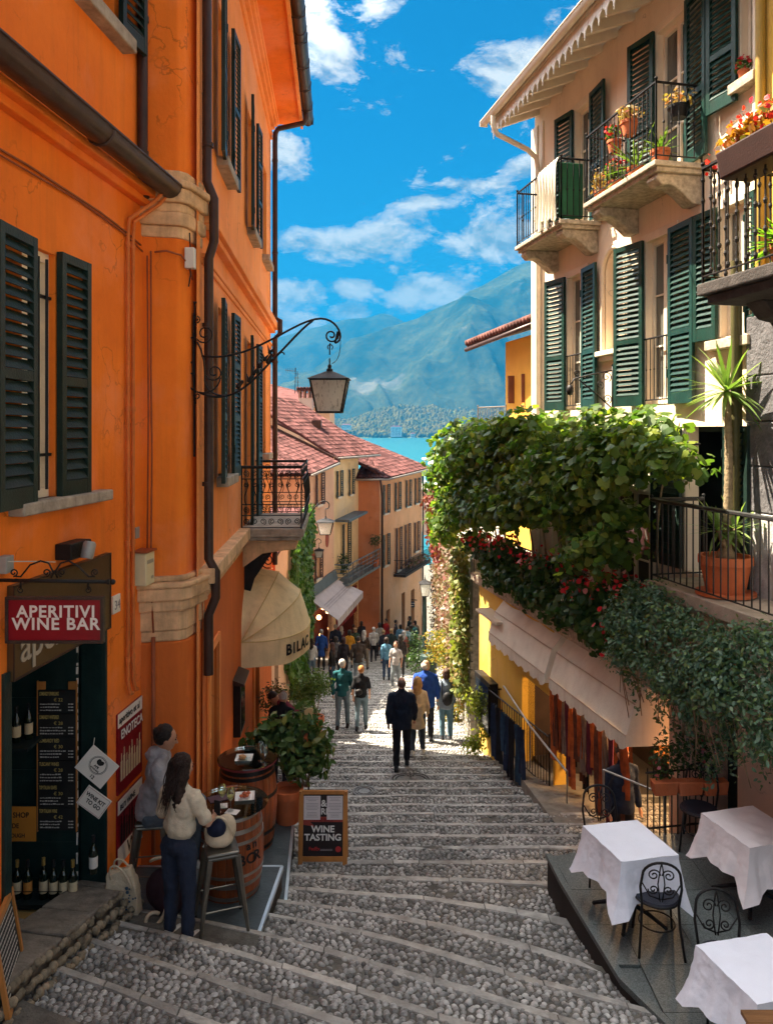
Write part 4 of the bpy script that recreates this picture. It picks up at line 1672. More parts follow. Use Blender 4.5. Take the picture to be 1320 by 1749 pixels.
text('WINE BAR', .125, (xc + .012, d - .012, p1.z - .245), XD, UP, M_white, pn, .001, .003, 'CENTER', 1.03, space=1.12)
t_ = thing('wall_socket_box', 'small grey box at the left edge above the bar sign', 'box', P(4, 965, 5.83))
b = B()
b.box((P(-14, 0, 5.8).x, 5.78, P(0, 980, 5.8).z), (P(14, 0, 5.8).x, 5.9, P(0, 951, 5.8).z))
b.build('casing', mat('grey_plastic', (.3, .29, .27), .5, .1), t_, bevel=.006)
b = B()
b.tube([P(14, 959, 5.8), P(60, 959, 5.9), P(95, 960, 6.2)], .004, 5)
b.build('wire', mat('pale_wire', (.5, .48, .42), .5, .1), t_)

# wall posters
for k, (z0, z1) in enumerate(((-3.70, -2.88), (-4.42, -3.76))):
    t_ = thing('wall_poster', ['upper dark red ENOTECA poster with a row of bottles on the orange wall', 'lower dark red poster with white foot below the ENOTECA poster'][k], 'poster', LN @ Vector((8.1, 0, z0)), 'wine bar posters')
    b = B(LN)
    b.box((7.78, .0, z0), (8.36, .02, z1))
    pn = b.build('panel', M_red, t_)
    b = B(LN)
    b.box((7.78, .02, z1 - .14), (8.36, .023, z1))
    b.build('pale_band', M_paper, t_)
    if k:
        b = B(LN)
        b.box((7.78, .02, z0), (8.36, .023, z0 + .18))
        b.build('pale_foot', M_paper, t_)
    if k == 0:
        text('aperitivo et al', .1, LN @ Vector((7.80, .026, z1 - .10)), u_, UP, M_board, t_, .0008, .0015, 'LEFT', .88)
        text('ENOTECA', .13, LN @ Vector((7.84, .026, z1 - .27)), u_, UP, M_white, t_, .0008, .003, 'LEFT', .88)
    else:
        text('BUY WINE', .08, LN @ Vector((7.82, .026, z1 - .11)), u_, UP, M_board, t_, .0008, .0015, 'LEFT', .95)
        text('W', .2, LN @ Vector((7.98, .026, z0 + .03)), u_, UP, M_board, t_, .0008, .0015, 'LEFT', .95)
    b = B(LN)
    for j in range(8):
        u = 7.84 + j * .062
        hb = .2 + .05 * math.sin(j * 2.1)
        zb_ = z0 + (.12 if k == 0 else .2)
        b.box((u, .021, zb_), (u + .04, .0235, zb_ + hb))
        b.box((u + .013, .021, zb_ + hb), (u + .027, .0235, zb_ + hb + .08))
    b.build('bottle_print', M_label if k == 0 else M_blk, t_, kind='stuff')
# sloping stone kerb along the near front
b = B()
M_kerb = mat('old_stone_kerb', (.19, .16, .13), .9, .35, 8, .9, 30, streak=.3)
M_kerb2 = mat('kerb_pebble_stone', (.20, .16, .11), .8, .4, 9, .6, 40, objr=.35)
kb = tag(thing('stone_kerb', None, None), kind='structure')


def kz(u):
    return -3.12 - .235 * (u - 1.15) + .19


u = 4.3
while u < 7.6:
    L_ = min(rnd.uniform(.35, .6), 7.64 - u)
    b = B(LN)
    j1 = rnd.uniform(-.012, .012)
    b.add([(u + .006, -.25, kz(u) - .3), (u + L_ - .006, -.25, kz(u + L_) - .3), (u + L_ - .006, .24 + j1, kz(u + L_) - .3), (u + .006, .24 + j1, kz(u) - .3),
           (u + .006, -.25, kz(u) + .02), (u + L_ - .006, -.25, kz(u + L_) + .02), (u + L_ - .006, .24 + j1, kz(u + L_) + j1), (u + .006, .24 + j1, kz(u) + j1)],
          [(0, 3, 2, 1), (4, 5, 6, 7), (0, 1, 5, 4), (1, 2, 6, 5), (2, 3, 7, 6), (3, 0, 4, 7)])
    b.build('kerb_slab', M_kerb, kb, bevel=.018)
    u += L_
for k in range(58):
    for j in range(3):
        u = 4.4 + k * .056 + .02 * (j % 2)
        b = B(LN)
        b.ball((u + rnd.uniform(-.02, .02), .25 + .05 * j + rnd.uniform(-.012, .012), kz(u) - .05 - .075 * j + rnd.uniform(-.015, .015)), rnd.uniform(.024, .042), 4, (1.2, .9, rnd.uniform(.6, 1.2)))
        b.build('kerb_pebble', M_kerb2, kb, smooth=True)

# chalkboard leaning at the left edge
t_ = thing('leaning_chalkboard', 'wooden framed chalkboard standing at the left edge by the door', 'chalkboard', (-2.77, 5.7, -4.2))
A_, B_ = Vector((-2.64, 5.34, -4.12)), Vector((-2.86, 6.06, -4.24))
n_ = (B_ - A_).cross(UP).normalized()
H_ = .66
lean = n_ * -.1


def cbp(s_, h_, o_=0.0):
    return A_ + (B_ - A_) * s_ + UP * (h_ * H_) + lean * h_ + n_ * o_


for (nm, ring_) in (('frame_rail', ((0, 0), (1, 0), (1, .07), (0, .07))), ('frame_rail', ((0, .93), (1, .93), (1, 1), (0, 1))),
                    ('frame_stile', ((0, .07), (.07, .07), (.07, .93), (0, .93))), ('frame_stile', ((.93, .07), (1, .07), (1, .93), (.93, .93)))):
    b = B()
    b.prism([cbp(*q) for q in ring_], n_ * .03)
    b.build(nm, M_frame, t_)
b = B()
b.prism([cbp(*q, .005) for q in ((.07, .07), (.93, .07), (.93, .93), (.07, .93))], n_ * .01)
s_ = b.build('slate', M_board, t_)
for k in range(12):
    b = B()
    x = .12
    while x < .85:
        l_ = rnd.uniform(.02, .07)
        h_ = .86 - k * .065
        b.prism([cbp(x, h_, .016), cbp(x + l_, h_, .016), cbp(x + l_, h_ + .022, .016), cbp(x, h_ + .022, .016)], n_ * .001)
        x += l_ + .015
    b.build('chalk_line', M_chalk, s_, kind='stuff')

# platforms
M_plat = mat('slate_blue_platform_board', (.055, .07, .078), .55, .3, 3, .35, 30)
M_alu = mat('aluminium_edge', (.62, .72, .80), .3, .1, 4, .1, metal=.8)
M_skirt = mat('dark_platform_skirt', (.03, .025, .022), .8, .2)
for k, (pts, zt, zb_, edge, lab) in enumerate((
        ([(-2.72, 7.36), (-1.21, 6.88), (-1.12, 8.3), (-2.72, 8.3)], -4.70, -5.2, [(1, 2), (2, 3)], 'nearer dark slate platform edged in bright metal under the first barrel'),
        ([(-2.2, 8.0), (-1.05, 8.0), (-1.2, 10.1), (-2.2, 10.1)], -4.95, -5.75, [(1, 2), (2, 3)], 'farther and lower slate platform with bright metal edge under the second barrel'))):
    t_ = thing('platform', lab, 'platform', (-1.9, 8, zt), 'slate platforms of the wine bar')
    b = B()
    b.prism([(x, y, zt - .04) for x, y in pts], (0, 0, .04))
    b.build('deck', M_plat, t_)
    b = B()
    b.prism([(x * .985 - .02, y * .995 + .02, zb_) for x, y in pts], (0, 0, zt - .045 - zb_))
    b.build('skirt', M_skirt, t_)
    for a, c in edge:
        b = B()
        pa, pc = Vector((*pts[a], zt)), Vector((*pts[c], zt))
        n_ = (pc - pa).cross(UP).normalized()
        b.prism([pa - n_ * .02 + UP * .003, pa + n_ * .012 + UP * .003, pa + n_ * .012 - UP * .045, pa - n_ * .0 - UP * .045], pc - pa)
        b.build('edge_strip', M_alu, t_)

# barrels
M_oak = mat('varnished_barrel_oak', (.27, .066, .018), .32, .4, 3, .3, 20, island=.0, grain=(6, 6, .6), objr=.22, coat=.3)
M_hoop = mat('galvanised_hoop', (.32, .29, .26), .35, .3, 8, .2, metal=.85)
M_hoopb = mat('black_hoop', (.02, .018, .018), .35, .3, 8, .1, metal=.4)
m = bpy.data.materials.new('clear_table_glass')
m.use_nodes = True
t = NT(m.node_tree)
t.n.clear()
o_ = t.node('ShaderNodeOutputMaterial')
g1 = t.node('ShaderNodeBsdfGlossy', {'Color': (.9, .95, .95), 'Roughness': .03})
g2 = t.node('ShaderNodeBsdfTransparent', {'Color': (.86, .93, .92)})
fr_ = t.node('ShaderNodeFresnel', {'IOR': 1.5})
mx = t.node('ShaderNodeMixShader', {0: t.math('ADD', t.math('MULTIPLY', fr_.outputs[0], 1.0), .04), 1: g2.outputs[0], 2: g1.outputs[0]})
t.l.new(mx.outputs[0], o_.inputs[0])
M_glass = m
M_wine = mat('white_wine', (.75, .6, .18), .1, .05, 1, 0, alpha=.75)


def barrel(lab, x, y, z0, h, r, hoops, hoopm, topmat, ang):
    t_ = thing('wine_barrel', lab, 'barrel', (x, y, z0), 'wine barrels used as tables')
    n = 22

    def rad(k):
        return r * (.80 + .20 * math.sin(math.pi * (.08 + .84 * k)))
    q = B()
    K = 9
    vs = []
    for k in range(K + 1):
        kk = k / K
        for sg in (-1, 1):
            a = sg * (math.pi / n - .006)
            vs.append((rad(kk) * math.cos(a), rad(kk) * math.sin(a), h * kk))
        vs.append((rad(kk) + .002, 0, h * kk))
    fs = []
    for k in range(K):
        fs += [(k * 3, k * 3 + 2, k * 3 + 5, k * 3 + 3), (k * 3 + 2, k * 3 + 1, k * 3 + 4, k * 3 + 5)]
    fs.append((K * 3, K * 3 + 2, K * 3 + 1))
    for sg in (0, 1):
        base = len(vs)
        for k in range(K + 1):
            kk = k / K
            a = (-1, 1)[sg] * (math.pi / n - .006)
            vs.append(((rad(kk) - .025) * math.cos(a), (rad(kk) - .025) * math.sin(a), h * kk))
        for k in range(K):
            fs.append((k * 3 + sg, (k + 1) * 3 + sg, base + k + 1, base + k))
    q.add(vs, fs)
    me = q.mesh('stave')
    me.materials.append(M_oak)
    for k in range(n):
        share('stave', me, t_, Matrix.Translation((x, y, z0)) @ Matrix.Rotation(2 * math.pi * k / n + ang, 4, 'Z'))
    for (a, c) in hoops:
        q = B()
        q.lathe([(rad(a / h) - .004, a), (rad(a / h) + .006, a), (rad(c / h) + .006, c), (rad(c / h) - .004, c)], (x, y, z0), 36)
        q.build('hoop', hoopm, t_, smooth=True, angle=40)
    q = B()
    q.lathe([(0.001, h - .045), (rad(1) - .02, h - .045)], (x, y, z0), 32)
    q.build('barrel_head', topmat, t_)
    return t_


M_head = mat('pale_oak_head', (.42, .27, .14), .6, .3, 2, .3, 20, grain=(8, 1, 1))
M_maroon = mat('wine_stained_rim', (.20, .03, .035), .4, .2, 3, .1)
t1 = barrel('front varnished barrel table with a round glass top and two wine glasses', -1.60, 7.92, -4.70, .86, .335, [(.02, .06), (.15, .19), (.25, .28), (.58, .61), (.68, .72), (.8, .85)], M_hoop, M_head, .05)
q = B()
q.lathe([(.001, 0), (.375, 0), (.38, .006), (.375, .012), (.001, .012)], (-1.60, 7.92, -3.832), 48, cap=False)
q.build('glass_top', M_glass, t1, smooth=True, angle=50)
# stencilled letters on the first barrel
for i, ch in enumerate('BOR'):
    a = R(-68 + i * 15)
    p = Vector((-1.60 + .342 * math.cos(a), 7.92 + .342 * math.sin(a), -4.32))
    text(ch, .15, p, Vector((-math.sin(a), math.cos(a), 0)), UP, M_blk, t1, .001, .003)
for i, ch in enumerate('an'):
    a = R(-52 + i * 12)
    p = Vector((-1.60 + .342 * math.cos(a), 7.92 + .342 * math.sin(a), -4.18))
    text(ch, .11, p, Vector((-math.sin(a), math.cos(a), 0)), UP, M_blk, t1, .001, .003)
t2 = barrel('rear barrel table with black hoops and a wine-red rim, farther down', -1.67, 9.25, -4.95, 1.0, .355, [(.03, .07), (.2, .24), (.62, .66), (.86, .9), (.92, .965)], M_hoopb, M_head, .2)
q = B()
q.lathe([(.30, .985), (.31, 1.005), (.345, 1.005), (.35, .985)], (-1.67, 9.25, -4.95), 40, cap=False)
q.lathe([(.24, .962), (.30, .962)], (-1.67, 9.25, -4.95), 40, cap=False)
q.build('rim', M_maroon, t2, smooth=True, angle=40)
q = B()
q.lathe([(.001, 0), (.35, 0), (.355, .006), (.35, .012), (.001, .012)], (-1.67, 9.25, -3.942), 48, cap=False)
q.build('glass_top', M_glass, t2, smooth=True, angle=50)


def wineglass(lab, x, y, z, fill=True):
    t_ = thing('wine_glass', lab, 'wine glass', (x, y, z), 'wine glasses on the barrels')
    q = B()
    q.lathe([(.034, 0), (.034, .003), (.006, .008), (.0035, .02), (.0035, .095), (.012, .105), (.034, .135), (.041, .165), (.038, .2), (.031, .225)], (x, y, z), 20, cap=False)
    q.build('bowl', M_glass2, t_, smooth=True)
    if fill:
        q = B()
        q.lathe([(.001, .108), (.012, .108), (.031, .134), (.037, .152), (.001, .152)], (x, y, z), 18, cap=False)
        q.build('wine', M_wine, t_, smooth=True, angle=50)


m = M_glass.copy()
m.name = 'wine_glass_clear'
M_glass2 = m
g_ = [n for n in m.node_tree.nodes if n.type == 'MATH' and n.operation == 'ADD'][0]
g_.inputs[1].default_value = .14
zt = -3.819
wineglass('left of the two filled wine glasses on the front barrel', P(376, 1372, 7.7).x, 7.80, zt)
wineglass('right of the two filled wine glasses on the front barrel', P(393, 1380, 7.68).x, 7.72, zt)
wineglass('empty glass left on the rear barrel', -1.49, 9.14, -3.93, False)
wineglass('empty glass right on the rear barrel, near the pot plant', -1.43, 9.05, -3.93, False)


def dish(lab, x, y, z, s_, food, rz, cat='plate'):
    t_ = thing('plate', lab, 'plate', (x, y, z), None)
    Mx = Matrix.Translation((x, y, z)) @ Matrix.Rotation(rz, 4, 'Z')
    q = B(Mx)
    q.add([(-s_ * .7, -s_ * .7, 0), (s_ * .7, -s_ * .7, 0), (s_ * .7, s_ * .7, 0), (-s_ * .7, s_ * .7, 0), (-s_, -s_, .02), (s_, -s_, .02), (s_, s_, .02), (-s_, s_, .02)],
          [(0, 1, 2, 3), (0, 1, 5, 4), (1, 2, 6, 5), (2, 3, 7, 6), (3, 0, 4, 7)])
    q.build('dish', M_white, t_)
    for k in range(7):
        q = B(Mx)
        q.ball((rnd.uniform(-.4, .4) * s_, rnd.uniform(-.4, .4) * s_, .02 + .008 * k * .5), rnd.uniform(.018, .028), 4, (1, 1.3, .6))
        q.build('snack', food, t_, smooth=True)


M_food = mat('tomato_snack', (.42, .10, .04), .6, .4, 30, .3)
M_bread = mat('bread', (.45, .24, .1), .8, .3, 30, .3)
dish('square white plate of red snacks on the front barrel', -1.47, 8.0, zt, .1, M_food, .15)
dish('square white plate of bread on the rear barrel', -1.70, 9.2, -3.93, .1, M_bread, .05)
for k, (x, y, rz, lab) in enumerate(((-1.68, 7.82, .2, 'white coaster card under the left wine glass'), (-1.54, 7.70, -.25, 'white coaster card under the right wine glass'))):
    q = B(Matrix.Translation((x, y, zt + .001)) @ Matrix.Rotation(rz, 4, 'Z'))
    q.box((-.065, -.05, 0), (.065, .05, .002))
    tag(q.build('coaster', M_paper), lab, 'coaster', 'coasters on the front barrel')
q = B(Matrix.Translation((-1.74, 7.98, zt)) @ Matrix.Rotation(.5, 4, 'Z'))
q.box((-.1, -.07, 0), (.1, .07, .006))
tag(q.build('menu_folder', mat('plum_menu_cover', (.09, .04, .05), .5, .2)), 'dark plum menu folder at the back of the front barrel', 'menu')

# bar stool
M_gun = mat('gunmetal_paint', (.16, .145, .12), .32, .2, 4, .1, metal=.7)


def stool(lab, x, y, z0, h, rz, s_=.15, sp=.22):
    t_ = thing('bar_stool', lab, 'stool', (x, y, z0), 'metal bar stools')
    Mx = Matrix.Translation((x, y, z0)) @ Matrix.Rotation(rz, 4, 'Z')
    q = B(Mx)
    q.box((-s_, -s_, h - .03), (s_, s_, h))
    q.box((-s_ * .96, -s_ * .96, h - .07), (s_ * .96, s_ * .96, h - .032))
    q.build('seat', M_gun, t_, bevel=.02)
    for sx in (-1, 1):
        for sy in (-1, 1):
            q = B(Mx)
            a, c = Vector((sx * s_ * .85, sy * s_ * .85, h - .05)), Vector((sx * sp, sy * sp, .03))
            q.tube([a, a.lerp(c, .5), c], [.036, .026, .014], 6)
            q.build('leg', M_gun, t_, smooth=True, angle=50)
            q = B(Mx)
            q.tube([c, (sx * sp, sy * sp, 0)], .017, 6)
            q.build('rubber_foot', M_blk, t_)
    q = B(Mx)
    k = .42
    w = s_ * .85 + (sp - s_ * .85) * (1 - k / h * 1.0)
    zz = .27
    w = sp - (sp - s_ * .85) * zz / h
    for a, c in (((-w, -w), (w, -w)), ((w, -w), (w, w)), ((w, w), (-w, w)), ((-w, w), (-w, -w))):
        q.tube([(a[0], a[1], zz), (c[0], c[1], zz)], .009, 6)
    q.build('footrest', M_gun, t_)


stool('gunmetal bar stool in front of the barrel with a bag on its seat', -1.56, 7.28, -4.70, .77, R(20))
stool('bar stool the man in the grey hoodie sits on', -2.38, 7.82, -4.70, .77, R(8))
M_tote = mat('cream_tote_canvas', (.62, .50, .35), .9, .12, 6, .4, 60)
M_navy = mat('navy_cloth', (.012, .016, .04), .85, .3, 6, .3, 60)


def soft(q, name, mt, par, vox=.012, disp=.012, sc=.12, sm=4):
    o = q.build(name, mt, par, smooth=True, fix=False)
    r = o.modifiers.new('remesh', 'REMESH')
    r.mode = 'VOXEL'
    r.voxel_size = vox
    r.use_smooth_shade = True
    s = o.modifiers.new('smooth', 'SMOOTH')
    s.factor = .5
    s.iterations = sm
    if disp:
        tx = bpy.data.textures.get('folds%.3f' % sc) or bpy.data.textures.new('folds%.3f' % sc, 'CLOUDS')
        tx.noise_scale = sc
        tx.noise_depth = 3
        dm = o.modifiers.new('folds', 'DISPLACE')
        dm.texture = tx
        dm.strength = disp
        dm.mid_level = .5
        dm.texture_coords = 'LOCAL'
    return o


t_ = thing('handbag', 'cream canvas bag with dark lining slumped on the gunmetal stool', 'bag', (-1.58, 7.26, -3.92))
q = B()
q.ball((-1.58, 7.28, -3.86), .14, 8, (1, .75, .55))
q.ball((-1.53, 7.32, -3.78), .12, 8, (.9, .6, 1.1))
q.ball((-1.63, 7.3, -3.82), .1, 8, (1, .7, 1))
soft(q, 'bag_body', M_tote, t_, .014, .02)
q = B()
q.ball((-1.60, 7.24, -3.74), .12, 8, (.8, .55, .75))
soft(q, 'lining', M_navy, t_, .014, .015)
q = B()
q.tube(bez((-1.68, 7.25, -3.8), (-1.62, 7.2, -3.55), (-1.5, 7.2, -3.58), (-1.44, 7.25, -3.82)), [.012] * 13, 6)
q.build('strap', M_tote, t_, smooth=True)
t_ = thing('tote_bag', 'cream tote bag with blue print slumped on the platform by the wall', 'bag', (-2.47, 7.42, -4.7))
q = B(Matrix.Translation((-2.47, 7.44, -4.7)) @ Matrix.Rotation(R(-14), 4, 'Y'))
q.add([(-.13, -.06, 0), (.10, -.07, 0), (.11, .06, 0), (-.12, .06, 0), (-.15, -.08, .28), (.15, -.08, .3), (.14, .07, .3), (-.14, .07, .3), (-.12, -.05, .46), (.13, -.05, .48), (.12, .05, .47), (-.12, .05, .46)],
      [(0, 3, 2, 1), (8, 9, 10, 11)] + [(a + k, a + (k + 1) % 4, a + (k + 1) % 4 + 4, a + k + 4) for a in (0, 4) for k in range(4)])
soft(q, 'bag_body', M_tote, t_, .012, .035, .1, 8)
q = B(Matrix.Translation((-2.47, 7.44, -4.7)) @ Matrix.Rotation(R(-14), 4, 'Y'))
for y in (-.06, .06):
    q.tube(bez((-.07, y, .42), (-.08, y - .02, .62), (.10, y - .03, .6), (.13, y - .06, .3)), .010, 6)
q.build('handles', M_tote, t_, smooth=True)
q = B(Matrix.Translation((-2.47, 7.44, -4.7)) @ Matrix.Rotation(R(-14), 4, 'Y'))
for k in range(12):
    q.ball((.04 + rnd.uniform(-.03, .09), -.093 + rnd.uniform(-.004, .004), .2 + rnd.uniform(-.08, .12)), rnd.uniform(.008, .022), 4, (1, .3, 1))
q.build('blue_print', mat('blue_print', (.06, .10, .14), .8, .1), t_, kind='stuff')
t_ = thing('backpack', 'dark backpack with cream straps on the platform between the two people', 'bag', (-2.2, 7.45, -4.7))
q = B()
q.ball((-2.2, 7.55, -4.5), .2, 8, (.8, .6, 1))
q.ball((-2.12, 7.5, -4.6), .14, 8)
soft(q, 'bag_body', mat('maroon_black_cloth', (.03, .012, .018), .8, .2), t_, .016, .02)
q = B()
pts = bez((-2.12, 7.38, -4.28), (-2.02, 7.3, -4.45), (-2.1, 7.25, -4.72), (-2.26, 7.25, -4.68)) + bez((-2.26, 7.25, -4.68), (-2.3, 7.28, -4.58), (-2.2, 7.3, -4.55), (-2.16, 7.32, -4.6), 6)[1:]
q.tube(pts, [.018] * len(pts), 6)
q.tube(bez((-2.3, 7.5, -4.2), (-2.2, 7.4, -4.1), (-2.1, 7.42, -4.1), (-2.05, 7.5, -4.22)), .015, 6)
q.build('strap', M_tote, t_, smooth=True)

# pavement board
t_ = thing('pavement_board', 'wooden A-frame board reading WINE TASTING on the cobbled steps', 'pavement sign', (-.78, 9.45, -5.4))
cx, yb, wb = -.78, 9.38, .60
z0 = -5.36
hgt = .89
sl = Vector((0, .16, hgt))


def fp(x, k, o_=0.0):
    return Vector((cx + x, yb, z0)) + sl * k + Vector((0, -o_, o_ * .18))


for (nm, x0, x1, k0, k1) in (('stile', -wb / 2, -wb / 2 + .055, -.03, 1), ('stile', wb / 2 - .055, wb / 2, -.03, 1), ('rail', -wb / 2 + .055, wb / 2 - .055, .95, 1), ('rail', -wb / 2 + .055, wb / 2 - .055, .10, .165)):
    b = B()
    b.prism([fp(x0, k0), fp(x1, k0), fp(x1, k1), fp(x0, k1)], (0, .03, 0))
    b.build(nm, M_frame, t_, bevel=.004)
for x in (-wb / 2 + .02, wb / 2 - .02):
    b = B()
    b.tube([(cx + x, yb + .15, z0 + hgt), (cx + x, yb + .42, z0 - .12)], .016, 6)
    b.build('back_leg', M_frame, t_)
b = B()
b.prism([fp(-wb / 2 + .055, .165, -.008), fp(wb / 2 - .055, .165, -.008), fp(wb / 2 - .055, .95, -.008), fp(-wb / 2 + .055, .95, -.008)], (0, .012, 0))
pn = b.build('black_panel', mat('black_brown_poster', (.022, .014, .014), .4, .1), t_)
sd = sl.normalized()
b = B()
b.prism([fp(-wb / 2 + .055, .60, -.004), fp(wb / 2 - .055, .60, -.004), fp(wb / 2 - .055, .665, -.004), fp(-wb / 2 + .055, .665, -.004)], (0, .003, 0))
b.prism([fp(-wb / 2 + .055, .565, -.005), fp(-wb / 2 + .2, .54, -.005), fp(-wb / 2 + .14, .60, -.005), fp(-wb / 2 + .055, .60, -.005)], (0, .002, 0))
b.build('red_band', mat('red_band_print', (.30, .05, .035), .5, .1), pn)
for x0, x1 in ((-wb / 2 + .06, -.035), (.045, wb / 2 - .06)):
    b = B()
    b.prism([fp(x0, .63, .001), fp(x1, .63, .001), fp(x1, .935, .001), fp(x0, .935, .001)], (0, .002, 0))
    ps = b.build('menu_sheet', mat('white_menu_sheet', (.66, .60, .60), .6, .05), t_)
    b = B()
    for k in range(14):
        kk = .91 - k * .019
        w = (x1 - x0) * rnd.uniform(.25, .42) * (0 if k in (3, 9) else 1)
        b.prism([fp((x0 + x1) / 2 - w, kk, .003), fp((x0 + x1) / 2 + w, kk, .003), fp((x0 + x1) / 2 + w, kk + .005, .003), fp((x0 + x1) / 2 - w, kk + .005, .003)], (0, .0006, 0))
    b.build('printed_lines', mat('grey_print2', (.3, .27, .28), .6, 0), ps, kind='stuff')
text('&', .11, fp(-.028, .80, .002), XD, sd, M_white, pn, .0008, .002)
text('RI', .1, fp(-.03, .70, .002), XD, sd, M_white, pn, .0008, .002)
text('WINE SHOP', .05, fp(0, .61, .0), XD, sd, M_red, pn, .0008, .001, 'CENTER')
text('WINE', .105, fp(0.0, .475, .002), XD, sd, M_white, pn, .0008, .003, 'CENTER', 1.05)
text('TASTING', .105, fp(0.0, .37, .002), XD, sd, M_white, pn, .0008, .003, 'CENTER', 1.05)
text('FedEx', .055, fp(-.17, .245, .002), XD, sd, mat('red_print', (.4, .03, .03), .5, 0), pn, .0008, .001)
b = B()
b.lathe([(.001, 0), (.035, .001)], fp(.19, .26, .003), 16, Vector((0, -1, .15)))
b.build('red_seal', MATS['red_print'], pn)
b = B()
b.prism([fp(-.03, .255, .002), fp(.12, .255, .002), fp(.12, .26, .002), fp(-.03, .26, .002)], (0, .001, 0))
b.prism([fp(-.03, .24, .002), fp(.12, .24, .002), fp(.12, .245, .002), fp(-.03, .245, .002)], (0, .001, 0))
b.build('small_print', MATS['grey_print2'], pn, kind='stuff')
# ------------------------------------------------------------ cream house on the right
M_cr = mat('cream_plaster', (.76, .62, .46), .85, .1, .9, .3, 16, streak=.2, dirt=(.36, .25, .16))
M_pk = mat('pinkish_plaster', (.66, .46, .36), .85, .1, .9, .3, 16, streak=.22, dirt=(.34, .2, .14))
M_ctrim = mat('cream_painted_wood', (.74, .64, .50), .6, .1, 4, .15, 30)
M_yel = mat('yellow_plaster', (.66, .40, .06), .85, .12, 1, .3, 16, streak=.2, dirt=(.4, .22, .05))
M_gran = mat('granite_corbel', (.46, .38, .28), .85, .4, 14, .6, 90)
M_grn = mat('green_shutter_paint', (.008, .036, .027), .38, .3, 5, .2, 40, streak=.2, dirt=(.06, .10, .09))
M_rock = mat('dark_grey_rendered_stone', (.11, .105, .11), .95, .35, 7, 1.0, 22)
M_rough = mat('rough_grey_render', (.40, .38, .37), .95, .25, 7, 1.0, 25)
M_terra = mat('terracotta', (.50, .13, .045), .7, .2, 4, .2, 40, streak=.2, dirt=(.4, .25, .18))
M_oliv = mat('olive_drainpipe', (.09, .08, .03), .45, .2, 4, .1)
rb = thing('cream_house', 'cream and pink plastered house with green shutters above the vine terrace on the right', 'building', RF @ Vector((12, 0, -3)))
doors = [(13.19, 13.86, .38, 2.73), (10.62, 11.28, .38, 2.75), (12.9, 13.55, 3.46, 5.6), (10.24, 11.0, 3.46, 5.66)]
wins = [(9.06, 9.6, 1.16, 2.75), (8.9, 9.22, 4.15, 5.6)]
terr = [(9.45, 10.35, -1.88, .05), (11.2, 12.3, -3.05, -.9), (13.6, 14.5, -3.05, -.9)]
niche = (11.87, 12.5, 1.3, 2.86)
sheet(RF, 8.88, 15.3, -3.1, 6.3, doors + wins + terr + [niche], .2).build('wall', M_cr, rb)
b = B(RF)
b.box((11.8, -.13, 1.25), (12.55, -.12, 2.9))
b.build('niche_back', M_cr, rb)
uc_, r_ = 12.185, .315
for sg in (-1, 1):
    b = B(RF)
    pts = [(uc_ + sg * r_, 0, 2.86)]
    for k in range(9):
        a = math.pi / 2 * k / 8
        pts.append((uc_ + sg * r_ * math.cos(a), 0, 2.86 - r_ + r_ * math.sin(a)))
    b.prism(pts, (0, -.12, 0))
    b.build('niche_spandrel', M_cr, rb)
b = B(RF)
for (rr, v1) in ((.36, .035), (.42, .02)):
    pts = [(uc_ - rr, v1, 1.3)] + [(uc_ - rr * math.cos(math.pi * k / 14), v1, 2.86 - r_ + rr * math.sin(math.pi * k / 14)) for k in range(15)] + [(uc_ + rr, v1, 1.3)]
    b.tube(pts, .035, 6)
b.build('niche_moulding', M_cr, rb, smooth=True, angle=40)
b = B(RF)
b.box((11.7, -.1, 1.2), (12.67, .13, 1.28))
b.box((11.75, -.1, 1.12), (12.62, .07, 1.2))
b.build('niche_sill', M_ctrim, rb, bevel=.01)
b = B(RF)
b.prism([(15.3, 0, -3.1), (15.3, -7, -3.1), (15.3, -7, 8), (15.3, 0, 6.3)], (.05, 0, 0))
b.build('end_wall', M_cr, rb)
b = B(RF)
b.box((15.12, -.3, -3.1), (15.42, .05, 6.0))
b.box((14.9, -.01, -3.1), (15.1, .03, 6.0))
b.build('corner_pilaster', M_ctrim, rb, bevel=.01)
b = B(RF)
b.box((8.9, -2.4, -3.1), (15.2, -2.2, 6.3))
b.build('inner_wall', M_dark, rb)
b = B(RF)
b.box((8.9, -2.2, 2.95), (15.2, -.2, 3.05))
b.box((8.9, -2.2, -.02), (15.2, -.2, .06))
b.build('inner_floor', M_dark, rb)
M_pane = mat('pale_window_glass', (.10, .10, .085), .06, .2, .6, 0, spec=.9)


